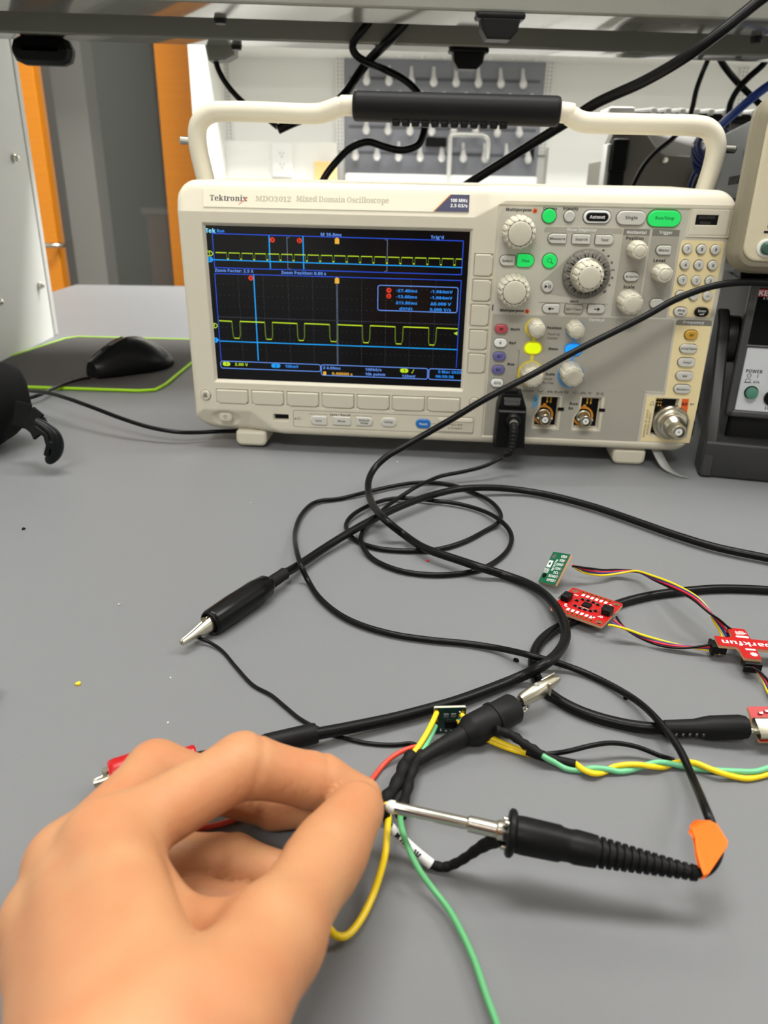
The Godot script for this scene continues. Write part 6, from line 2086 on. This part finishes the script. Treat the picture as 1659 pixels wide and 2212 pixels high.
	# thin black wire from the black clip to the joint by the chip board
	base = Vector3(-91.3, 2, -311.5)
	c = moved(pv([-92.1, 3, -311.6, -88.9, 3, -309.6, -83.2, 2, -307.3, -76, 1, -301.4, -67.4, 1, -289.1, -57.5, 1, -275.9, -48.2, 1, -268.8, -41, 1, -261, -33.1, 1, -252.6, -22.8, 1, -245.6, -13, 1, -241.1, -3.5, 1, -238.6, 5.8, 1, -238.1, 13.3, 1, -239.1, 16, 1, -235.9, 16, 1.2, -229.9]), -base)
	s = mk()
	tube(s, spline(c, 6), 0.85, 8)
	solo("thin_wire", s, mats.cable_black, "thin printed black wire from the black clip's jaws to the middle of the bench", "wire", base)
	base = Vector3(65.9, 1, -234.5)
	c = moved(pv([65.8, 1.2, -234.3, 70.1, 2, -234, 75.2, 4, -233.2, 84, 7, -233.2, 92.6, 7, -234.8, 102.2, 5, -235.3, 110.9, 3, -232.8, 116.4, 1.6, -232.1]), -base)
	s = mk()
	tube(s, spline(c, 6), 1.0, 8)
	solo("thin_wire", s, mats.cable_black, "thin black wire arching above the twisted yellow and green pair", "wire", base)
	# red wire passing behind the fingers
	base = Vector3(15.9, 3, -235.2)
	c = moved(pv([17.1, 4, -234.6, 11.2, 4, -232.3, 5.7, 3, -229.1, 1.3, 1.2, -225.3, -2.5, 1.2, -218.3, -6.3, 1.2, -212.9, -12.9, 1.2, -207.9, -22.7, 1.2, -204.5, -35.8, 1.2, -202.6, -45.3, 1.2, -200.2, -52.7, 1.2, -196.1, -60.2, 1.2, -193.4, -69.4, 1.2, -191.6, -82.1, 1.2, -191.4, -93, 1.2, -195.2]), -base)
	s = mk()
	tube(s, spline(c, 6), 1.0, 8)
	solo("thin_wire", s, mats.wire_orange, "thin red wire curving from the chip board behind the pinching fingers", "wire", base)
	# twisted pair on the right, sleeved where it meets the chip board
	base = Vector3(64.4, 2, -233.1)
	o = thing("twisted_wires", "yellow and green wires twisted together, running from the chip board off to the right", "wires", base)
	strand(o, "green_wire", moved(pv([61.9, 5.4, -231.2, 64.7, 4.6, -228.5, 68.8, 2.6, -227.8, 73, 1.4, -226, 77.9, 1.4, -225.4, 82.3, 3.4, -224.5, 88, 2.6, -224.9, 93, 1.4, -225.1, 98.4, 1.4, -226.2, 103.7, 2.6, -227.6, 108.5, 3.6, -228.2, 113.9, 2.6, -228.7, 119.2, 1.4, -228.6, 123.6, 1.4, -227.5, 131, 1.4, -227, 137.6, 2.4, -225.6, 144.6, 3, -224.9, 151, 3, -227.1, 165.5, 2, -233.5]), -base), 1.15, mats.wire_green)
	strand(o, "yellow_wire", moved(pv([74.5, 2.4, -229, 76.4, 2.4, -228, 78.7, 3.2, -223.7, 82.4, 2.6, -222.4, 87, 1.4, -224.6, 91.4, 1.4, -227.6, 96, 2.8, -227.4, 100.7, 3.6, -226.7, 105.7, 3, -226.5, 111.4, 1.4, -228.2, 116.3, 1.3, -230.7, 119.8, 2, -230.6, 123.5, 3.6, -228.1, 127.3, 3.8, -225.2, 131.8, 3, -223.5, 136.8, 1.6, -223.4, 141.6, 1.3, -222.9, 147.2, 1.3, -224.3, 151.8, 1.3, -225.7, 162.3, 1.3, -227]), -base), 1.15, mats.wire_yellow)
	s = mk()
	var sh := spline(moved(pv([46.2, 9, -238.4, 50, 8, -238.6, 54, 7, -237.1, 57.2, 6.4, -233.9, 60.2, 5.8, -232, 63.7, 5.2, -229.1]), -base), 5)
	var sr := PackedFloat32Array()
	for i in sh.size():
		sr.append(2.0 + 0.22 * sin(i * 1.3) - 0.3 * i / sh.size())
	tube(s, sh, sr, 12)
	part("shrink_sleeve", s, mats.shrink, o)
	s = mk()
	tube(s, spline(moved(pv([58.6, 3, -233.9, 63.2, 2.6, -231.8, 69.2, 2.6, -229.6, 76.4, 2.6, -227.3]), -base), 5), 1.75, 12)
	part("shrink_sleeve", s, mats.shrink, o)
	for k in [[pv([33.1, 9, -248.9, 35.5, 8, -245.5, 39.5, 6, -242.7, 45.3, 4, -239.9, 52.1, 2.6, -237.1, 59.9, 2.2, -233.2]), "wire_yellow"], [pv([31.4, 6, -248.8, 35, 5, -245.7, 40.5, 3, -242.6, 46.2, 2, -239.5, 53.5, 1.6, -235.9, 60.8, 1.6, -233.2]), "wire_yellow"], [pv([32.1, 7, -249, 34.6, 6, -246.8, 37.9, 5, -244.1, 40.7, 4, -242]), "wire_green"]]:
		var p: PackedVector3Array = k[0]
		strand(o, "stub_wire", moved(p, -base), 1.15, mats[k[1]])
	# left pair: drops from the chip board through black sleeves, then down across the foreground
	base = Vector3(12, 3, -227.7)
	o = thing("wire_pair", "yellow and green wires dropping through black sleeves to the foreground", "wires", base)
	strand(o, "yellow_wire", moved(pv([23.5, 10, -248.2, 22.2, 9.5, -244.4, 19.3, 8.5, -237.5, 15.7, 7.5, -230.5, 12, 6.5, -224.8]), -base), 1.15, mats.wire_yellow)
	strand(o, "green_wire", moved(pv([22.7, 6, -244.1, 20.5, 6, -237.8, 18, 6, -231.2, 16, 6, -226]), -base), 1.2, mats.wire_green)
	for k in [[pv([12.8, 6.5, -226.3, 10.2, 6.5, -221.7, 8.4, 6.5, -215.7, 5.9, 6.5, -208.6, 2.9, 7, -202.6, 2.6, 8, -197.5]), 2.4], [pv([16.6, 6, -228, 13.9, 6, -221.8, 11.8, 6, -214.5, 10.3, 6, -207, 8.8, 6.5, -199.8, 8.1, 7, -195]), 1.9]]:
		s = mk()
		var p: PackedVector3Array = spline(moved(k[0], -base), 6)
		sr = PackedFloat32Array()
		for i in p.size():
			sr.append(k[1] * (1.0 + 0.12 * sin(i * 0.9)))
		tube(s, p, sr, 12)
		part("shrink_sleeve", s, mats.shrink, o)
	strand(o, "yellow_wire", moved(pv([2.9, 11, -195.9, 3.6, 13, -189, 3.2, 13, -181.5, 2.8, 11, -175.9, 1.3, 8, -170.5, -1, 5, -164.5, -4.3, 4, -157.2, -7.9, 4, -152, -11.1, 4.5, -151.1, -13.6, 5, -153.2, -15.7, 5, -156.9, -17.2, 5, -161.7]), -base), 1.15, mats.wire_yellow)
	strand(o, "green_wire", moved(pv([8, 9, -195.1, 7.7, 11, -189.4, 8.5, 12, -182.6, 10.4, 11, -176.8, 13.6, 8, -171.7, 17.9, 5, -167.3, 22.4, 4, -161, 25.9, 4, -152.6, 28.6, 4, -144.1, 30.6, 4, -134.8, 32.5, 4, -127.1, 34.3, 4, -118.4]), -base), 1.05, paint("wire_green_dim", c8(92, 172, 112), 0.45))
	# hook grabber with a bare clip biting its plunger
	var g0 := Vector3(12.7, 5, -222.9)
	var g1 := Vector3(33.5, 6, -238.8)
	var g2 := Vector3(56.4, 8.5, -253.9)
	base = Vector3(g0.x, 0, g0.z)
	o = thing("hook_grabber", "black hook grabber test clip lying across the wires beside the chip board", "grabber", base)
	var ax := along(g1 - base, g2 - base)
	var GL := g1.distance_to(g2)
	s = mk()
	lathe(s, [Vector2(4.2, 0), Vector2(6.2, 3.5), Vector2(6.6, 4.5), Vector2(6.6, GL * 0.55), Vector2(7.1, GL * 0.56), Vector2(7.1, GL * 0.6), Vector2(6.5, GL * 0.61), Vector2(6.5, GL - 1.2), Vector2(5.6, GL), Vector2(1.2, GL)], 20, ax)
	part("barrel", s, paint("grabber_black", c8(22, 22, 22), 0.5), o)
	s = mk()
	tube(s, spline(PackedVector3Array([g0 - base, (g0 + g1) / 2.0 - base + Vector3(0, 0.5, 0), g1 - base, g1 - base + (g2 - g1) * 0.1]), 6), PackedFloat32Array([2.2, 2.3, 2.4, 2.5, 2.6, 2.8, 3.0, 3.2, 3.4, 3.6, 3.7, 3.8, 4.0, 4.2, 4.3, 4.3, 4.3, 4.3, 4.3]), 14)
	part("nose", s, paint("grabber_black", c8(22, 22, 22), 0.5), o)
	s = mk()
	lathe(s, [Vector2(1.6, GL), Vector2(1.6, GL + 6)], 12, ax)
	part("plunger", s, mats.black_plastic, o)
	var k0 := Vector3(59, 10, -256.4)
	var k1 := Vector3(78, 12, -269.9)
	base = Vector3(k0.x, 0, k0.z)
	o = thing("bare_clip", "bare nickel crocodile clip gripping the end of the black hook grabber", "clip", base)
	var kx := along(k0 - base, k1 - base)
	var KL := k0.distance_to(k1)
	s = mk()
	var rings := []
	for q in [[0.0, 2.4, 2.2], [0.08, 3.0, 2.8], [0.3, 3.5, 3.3], [0.5, 3.7, 3.2], [0.62, 3.5, 2.6], [0.68, 3.2, 2.2], [0.85, 2.5, 1.6], [0.96, 1.9, 1.2], [1.0, 1.2, 0.8]]:
		var ring := PackedVector3Array()
		for k in 18:
			var an := TAU * k / 18
			ring.append(kx * Vector3(cos(an) * q[1], q[0] * KL, sin(an) * q[2]))
		rings.append(ring)
	skin(s, rings)
	var jw := part("upper_jaw", s, mats.nickel, o)
	s = mk()
	box(s, Vector3(5.0, KL * 0.36, 0.8), kx * at(0, KL * 0.8, -2.2), 0.3)
	box(s, Vector3(6.2, 1.0, 1.0), kx * at(0, KL * 0.64, 2.6), 0.3)
	part("lower_jaw", s, mats.nickel, o)
	s = mk()
	var lp := PackedVector3Array()
	for i in 15:
		lp.append(kx * Vector3(4.2 + cos(TAU * i / 14) * 2.4, 2.4 + sin(TAU * i / 14) * 2.4, 0))
	tube(s, lp, 0.8, 8, false)
	lathe(s, [Vector2(1.1, -3.6), Vector2(1.1, 3.8)], 12, kx * Transform3D(Basis(Vector3.BACK, PI / 2), Vector3(0, KL * 0.42, 0)))
	part("spring_loop", s, mats.steel, jw)

func ax_flat(x: Transform3D) -> Transform3D:
	return x

# ---------------------------------------------------------------- the photographer: left hand pinching the probe, body behind the camera
class Field:
	var lo: Vector3
	var n: Vector3i
	var cell: float
	var acc := []          # one array of summed falloffs per group
	var kk: float
	func _init(a: Vector3, b: Vector3, c: float, groups: int, blend: float):
		lo = a
		cell = c
		kk = 1.0 / blend
		n = Vector3i(((b - a) / c).ceil()) + Vector3i.ONE
		for g in groups:
			var f := PackedFloat32Array()
			f.resize(n.x * n.y * n.z)
			acc.append(f)
	func bone(g: int, a: Vector3, b: Vector3, ra: float, rb: float, reach := 9.0, crease := []):   # tapered capsule; crease: [along 0..1, depth, width]
		var rm := maxf(ra, rb) + reach
		var p0 := Vector3i(((a.min(b) - Vector3.ONE * rm - lo) / cell).floor()).clamp(Vector3i.ZERO, n - Vector3i.ONE)
		var p1 := Vector3i(((a.max(b) + Vector3.ONE * rm - lo) / cell).ceil()).clamp(Vector3i.ZERO, n - Vector3i.ONE)
		var ab := b - a
		var l2 := maxf(ab.length_squared(), 0.0001)
		var f: PackedFloat32Array = acc[g]
		for z in range(p0.z, p1.z + 1):
			for y in range(p0.y, p1.y + 1):
				var row := (z * n.y + y) * n.x
				for x in range(p0.x, p1.x + 1):
					var p := lo + Vector3(x, y, z) * cell - a
					var t := p.dot(ab) / l2
					var tc := clampf(t, 0.0, 1.0)
					var d := (p - ab * tc).length() - lerpf(ra, rb, tc)
					if d < reach:
						for c in crease:
							d += c[1] * exp(-pow((t - c[0]) / c[2], 2.0))
						f[row + x] += exp(-d * kk)
		acc[g] = f
	func field(joins: float) -> PackedFloat32Array:     # group 0 melts into every other group, the others only touch each other
		var o := PackedFloat32Array()
		var m := n.x * n.y * n.z
		o.resize(m)
		o.fill(30.0)
		for i in m:
			var a: float = acc[0][i]
			var d0 := -log(a) / kk if a > 1e-6 else 30.0
			var best := d0
			for g in range(1, acc.size()):
				var v: float = acc[g][i]
				if v <= 1e-6:
					continue
				var dg := -log(v) / kk
				var h := maxf(joins - absf(dg - d0), 0.0) / joins
				best = minf(best, minf(dg, d0) - h * h * joins * 0.25)
			o[i] = best
		return o
	func nets(s: SurfaceTool, F: PackedFloat32Array):
		var sx := 1
		var sy := n.x
		var sz := n.x * n.y
		var idx := PackedInt32Array()
		idx.resize(F.size())
		idx.fill(-1)
		var off := [0, sx, sy, sx + sy, sz, sx + sz, sy + sz, sx + sy + sz]
		var pos := [Vector3(0, 0, 0), Vector3(1, 0, 0), Vector3(0, 1, 0), Vector3(1, 1, 0), Vector3(0, 0, 1), Vector3(1, 0, 1), Vector3(0, 1, 1), Vector3(1, 1, 1)]
		var ed := [[0, 1], [2, 3], [4, 5], [6, 7], [0, 2], [1, 3], [4, 6], [5, 7], [0, 4], [1, 5], [2, 6], [3, 7]]
		var verts := PackedVector3Array()
		var far := cell * 1.8
		for z in n.z - 1:
			for y in n.y - 1:
				var row := z * sz + y * sy
				for x in n.x - 1:
					var i := row + x
					if absf(F[i]) > far:
						continue
					var c := Vector3.ZERO
					var k := 0
					for e in ed:
						var a: float = F[i + off[e[0]]]
						var b: float = F[i + off[e[1]]]
						if (a < 0.0) != (b < 0.0):
							c += (pos[e[0]] as Vector3).lerp(pos[e[1]], a / (a - b))
							k += 1
					if k > 0:
						idx[i] = verts.size()
						verts.append(lo + (Vector3(x, y, z) + c / k) * cell)
		var nr := PackedVector3Array()
		for v in verts:
			var q := (v - lo) / cell
			var p := Vector3i(q.round()).clamp(Vector3i.ONE * 2, n - Vector3i.ONE * 3)
			var i := p.z * sz + p.y * sy + p.x
			nr.append(Vector3(F[i + 2] - F[i - 2] + F[i + 1] - F[i - 1], F[i + 2 * sy] - F[i - 2 * sy] + F[i + sy] - F[i - sy], F[i + 2 * sz] - F[i - 2 * sz] + F[i + sz] - F[i - sz]).normalized())
		for z in range(1, n.z - 1):
			for y in range(1, n.y - 1):
				var row := z * sz + y * sy
				for x in range(1, n.x - 1):
					var i := row + x
					var a := F[i]
					if absf(a) > far:
						continue
					for ax in 3:
						var st: int = [sx, sy, sz][ax]
						var b := F[i + st]
						if (a < 0.0) == (b < 0.0):
							continue
						var u: int = [sy, sz, sx][ax]
						var w: int = [sz, sx, sy][ax]
						var q := [idx[i - u - w], idx[i - w], idx[i], idx[i - u]]
						if q[0] < 0 or q[1] < 0 or q[2] < 0 or q[3] < 0:
							continue
						var o := [0, 2, 1, 0, 3, 2] if a < 0.0 else [0, 1, 2, 0, 2, 3]
						for k in o:
							s.set_normal(nr[q[k]])
							s.add_vertex(verts[q[k]] * 0.001)

func build_person():
	var skin_m := paint("skin", c8(192, 145, 106), 0.5)
	skin_m.subsurf_scatter_enabled = true
	skin_m.subsurf_scatter_strength = 0.12
	skin_m.metallic_specular = 0.35
	skin_m.uv1_triplanar = true
	skin_m.uv1_scale = Vector3.ONE * 9.0
	skin_m.albedo_texture = noise_tex(0.012, Color(0.98, 0.86, 0.82), Color(1, 1, 0.98), 256, 3, 31)
	# joints of the left hand
	var wr := Vector3(-43.4, 51.6, -85.5)
	var t_cmc := Vector3(-33.3, 50.6, -93.8)
	var t_mcp := Vector3(-24.4, 40.8, -122.2)
	var t_ip := Vector3(-15.3, 33.3, -150.6)
	var t_tip := Vector3(-6.7, 31.2, -172.5)
	var i_mcp := Vector3(-72.8, 41.7, -148.7)
	var i_pip := Vector3(-41.8, 41.4, -180)
	var i_dip := Vector3(-19.1, 28.9, -186.7)
	var i_tip := Vector3(-5.2, 22.5, -187.2)
	var m_mcp := Vector3(-85, 32, -150)
	var m_pip := Vector3(-74.9, 25, -194.8)
	var m_dip := Vector3(-36.3, 9.8, -197.1)
	var m_tip := Vector3(-20.1, 9.5, -195.3)
	var r_mcp := Vector3(-86.8, 27.1, -137.1)
	var r_pip := Vector3(-78.9, 11.3, -171.6)
	var r_dip := Vector3(-45.7, 9.9, -171.6)
	var r_tip := Vector3(-30.2, 12.6, -165.7)
	var p_mcp := Vector3(-81.5, 25.5, -125.5)
	var p_pip := Vector3(-78.7, 9.2, -153.9)
	var p_dip := Vector3(-53.9, 8.6, -156.9)
	var p_tip := Vector3(-40, 10.2, -156.5)
	var el := Vector3(-190, 110, 190)
	var f := Field.new(Vector3(-128, -8, -226), Vector3(24, 84, -24), 1.2, 6, 1.7)
	# palm: metacarpals fanning from the wrist, thumb ball, web
	f.bone(0, i_mcp, wr + Vector3(4, 4, 0), 11.0, 14.0)
	f.bone(0, m_mcp, wr + Vector3(-4, 3, 0), 11.0, 14.0)
	f.bone(0, r_mcp, wr + Vector3(-8, 0, 2), 10.0, 12.0)
	f.bone(0, p_mcp, wr + Vector3(-11, -2, 4), 9.5, 11.0)
	f.bone(0, t_cmc, t_mcp, 14.5, 11.5)
	f.bone(0, wr, t_cmc, 14.0, 14.0)
	f.bone(0, t_mcp, Vector3(-47.6, 30, -128.5), 8.0, 10.0)
	f.bone(0, Vector3(-48.8, 33.6, -132.2), i_mcp, 5.0, 10.0)
	f.bone(0, Vector3(-48.8, 31.4, -131.3), t_mcp, 5.5, 8.0)
	f.bone(0, wr, wr + (el - wr) * 0.3, 16.0, 20.0)
	f.bone(0, wr + Vector3(-8, 0, 3), wr + (el - wr) * 0.3, 13.0, 20.0)
	# index on top, reaching to the pinch
	f.bone(1, i_mcp, i_pip, 10.0, 9.0, 9.0, [])
	f.bone(1, i_pip, i_dip, 9.1, 8.3, 9.0, [[0.07, 1.4, 0.05], [0.95, 1.3, 0.05]])
	f.bone(1, i_dip, i_tip, 8.3, 6.6)
	f.bone(2, m_mcp, m_pip, 10.6, 9.0)
	f.bone(2, m_pip, m_dip, 9.2, 8.2, 9.0, [[0.93, 1.2, 0.05]])
	f.bone(2, m_dip, m_tip, 8.2, 6.8)
	f.bone(3, r_mcp, r_pip, 10.0, 8.6)
	f.bone(3, r_pip, r_dip, 8.8, 7.8, 9.0, [[0.95, 1.3, 0.05]])
	f.bone(3, r_dip, r_tip, 7.8, 6.4)
	f.bone(4, p_mcp, p_pip, 8.8, 7.4)
	f.bone(4, p_pip, p_dip, 7.4, 6.7)
	f.bone(4, p_dip, p_tip, 6.7, 5.6)
	f.bone(5, t_mcp, t_ip, 11.0, 10.0)
	f.bone(5, t_ip, t_tip, 10.0, 8.0, 9.0, [[0.04, 0.5, 0.07]])
	f.bone(5, t_ip.lerp(t_tip, 0.35), t_tip + (t_tip - t_ip).normalized() * 2.0, 9.6, 6.4)
	var s := SurfaceTool.new()
	s.begin(Mesh.PRIMITIVE_TRIANGLES)
	f.nets(s, f.field(6.0))
	# forearm, upper arms, trunk and head on a coarser grid
	var sl := Vector3(-190, 400, 400)
	var sr := Vector3(190, 405, 400)
	var er := Vector3(280, 60, 230)
	var wrr := Vector3(110, 110, 70)
	var g := Field.new(Vector3(-420, -420, -110), Vector3(420, 800, 600), 13.0, 1, 9.0)
	g.bone(0, wr + (el - wr) * 0.2, el, 17.0, 36.0, 40.0)
	g.bone(0, el, sl, 38.0, 50.0, 40.0)
	g.bone(0, sr, er, 50.0, 38.0, 40.0)
	g.bone(0, er, wrr, 36.0, 24.0, 40.0)
	g.bone(0, wrr, Vector3(58, 128, 66), 24.0, 17.0, 40.0)
	g.bone(0, Vector3(-90, -330, 440), Vector3(-80, 340, 420), 120.0, 110.0, 40.0)
	g.bone(0, Vector3(90, -330, 440), Vector3(80, 340, 420), 120.0, 110.0, 40.0)
	g.bone(0, sl, sr, 60.0, 60.0, 40.0)
	g.bone(0, Vector3(0, 400, 415), Vector3(10, 545, 350), 62.0, 54.0, 40.0)
	g.bone(0, Vector3(10, 605, 310), Vector3(12, 665, 350), 72.0, 88.0, 40.0)
	g.bone(0, Vector3(10, 590, 255), Vector3(10, 605, 260), 26.0, 30.0, 40.0)
	g.bone(0, Vector3(10, 623, 225), Vector3(10, 645, 242), 9.0, 8.0, 40.0)
	for e in [-1, 1]:
		g.bone(0, Vector3(10 + e * 84, 635, 340), Vector3(10 + e * 88, 655, 348), 12.0, 12.0, 40.0)
	g.nets(s, g.field(6.0))
	# right hand round the phone's edge: four fingers over its back, thumb across its front
	var q := Field.new(Vector3(-60, 20, -10), Vector3(150, 200, 110), 2.0, 6, 1.8)
	q.bone(0, wrr, Vector3(62, 126, 62), 20.0, 15.0)
	q.bone(0, Vector3(62, 126, 62), Vector3(46, 92, 60), 15.0, 13.0)
	for k in 4:
		var kn := Vector3(44 - k * 2.0, 150 - k * 21.0, 44 + k * 9.0)
		q.bone(0, Vector3(62, 118, 62), kn, 14.0, 10.0)
		q.bone(k + 1, kn, kn + Vector3(-10, 3, -20), 9.4, 8.6)
		q.bone(k + 1, kn + Vector3(-10, 3, -20), kn + Vector3(-36 + k * 3, 3, -22), 8.6, 7.2)
	q.bone(5, Vector3(62, 124, 70), Vector3(34, 140, 66), 12.0, 9.6)
	q.bone(5, Vector3(34, 140, 66), Vector3(4, 146, 52), 9.4, 7.6)
	q.nets(s, q.field(6.0))
	var body := MeshInstance3D.new()
	body.name = "person"
	var mesh := s.commit()
	mesh.surface_set_material(0, skin_m)
	body.mesh = mesh
	add_child(body)
	tag(body, "person reaching in from the lower left, thumb and index finger pinching the probe's tip", "person")
	# jacket over trunk and arms, hair
	var j := Field.new(Vector3(-440, -440, -40), Vector3(440, 540, 620), 14.0, 1, 9.0)
	j.bone(0, wr + (el - wr) * 0.5, el, 38.0, 46.0, 40.0)
	j.bone(0, el, sl, 48.0, 60.0, 40.0)
	j.bone(0, sr, er, 60.0, 48.0, 40.0)
	j.bone(0, er, er.lerp(wrr, 0.7), 46.0, 38.0, 40.0)
	j.bone(0, Vector3(-90, -330, 440), Vector3(-80, 340, 420), 132.0, 122.0, 40.0)
	j.bone(0, Vector3(90, -330, 440), Vector3(80, 340, 420), 132.0, 122.0, 40.0)
	j.bone(0, sl, sr, 72.0, 72.0, 40.0)
	j.bone(0, Vector3(0, 410, 420), Vector3(4, 460, 400), 78.0, 70.0, 40.0)
	s = SurfaceTool.new()
	s.begin(Mesh.PRIMITIVE_TRIANGLES)
	j.nets(s, j.field(6.0))
	put("jacket", done(s, paint("jacket_navy", c8(34, 38, 52), 0.85), false), body)
	var h := Field.new(Vector3(-130, 540, 200), Vector3(150, 820, 490), 11.0, 1, 9.0)
	h.bone(0, Vector3(12, 690, 350), Vector3(12, 670, 372), 90.0, 86.0, 40.0)
	h.bone(0, Vector3(12, 705, 290), Vector3(12, 710, 320), 58.0, 70.0, 40.0)
	s = SurfaceTool.new()
	s.begin(Mesh.PRIMITIVE_TRIANGLES)
	h.nets(s, h.field(6.0))
	put("hair", done(s, paint("hair_dark", c8(28, 22, 18), 0.6), false), body)
	# the phone that takes the picture, just behind the lens
	var ph := thing("phone", "black phone held just above the bench behind the picture's viewpoint", "phone", Vector3(-26, 141, 38), Basis(Vector3.RIGHT, deg_to_rad(-22.95)))
	s = mk()
	prism(s, rrect(72, 148, 11, 6), [[1.2, -4], [0, -3], [0, 3], [1.2, 4]])
	part("case", s, mats.black_plastic, ph)
	s = mk()
	prism(s, rrect(67, 143, 9, 6), [[0, 3.9], [0, 4.3]])
	part("glass_front", s, mats.black_plastic, ph)
	# thumbnail: a curved plate over the end joint, facing up and right
	s = mk()
	var ty := (t_tip - t_ip).normalized()
	var outw := (Vector3(0.72, 0.5, 0.48) - ty * ty.dot(Vector3(0.72, 0.5, 0.48))).normalized()
	var side := ty.cross(outw)
	var rings := []
	for i in 11:
		var t := i / 10.0
		var half := 0.92 * sqrt(maxf(1.0 - pow(absf(t - 0.45) / 0.56, 4.0), 0.0)) + 0.02
		var p0 := t_ip.lerp(t_tip, 0.62) + ty * (t * 12.5 - 0.5)
		var r := lerpf(9.3, 7.6, t) + 0.15
		var ring := PackedVector3Array()
		for k in 13:
			var a := (k / 12.0 - 0.5) * 2.0 * half
			ring.append(p0 + outw * (cos(a) * r) + side * (sin(a) * r))
		rings.append(ring)
	skin(s, rings, false, false, [], false)
	put("thumbnail", done(s, paint("nail", c8(232, 170, 140), 0.3)), body)
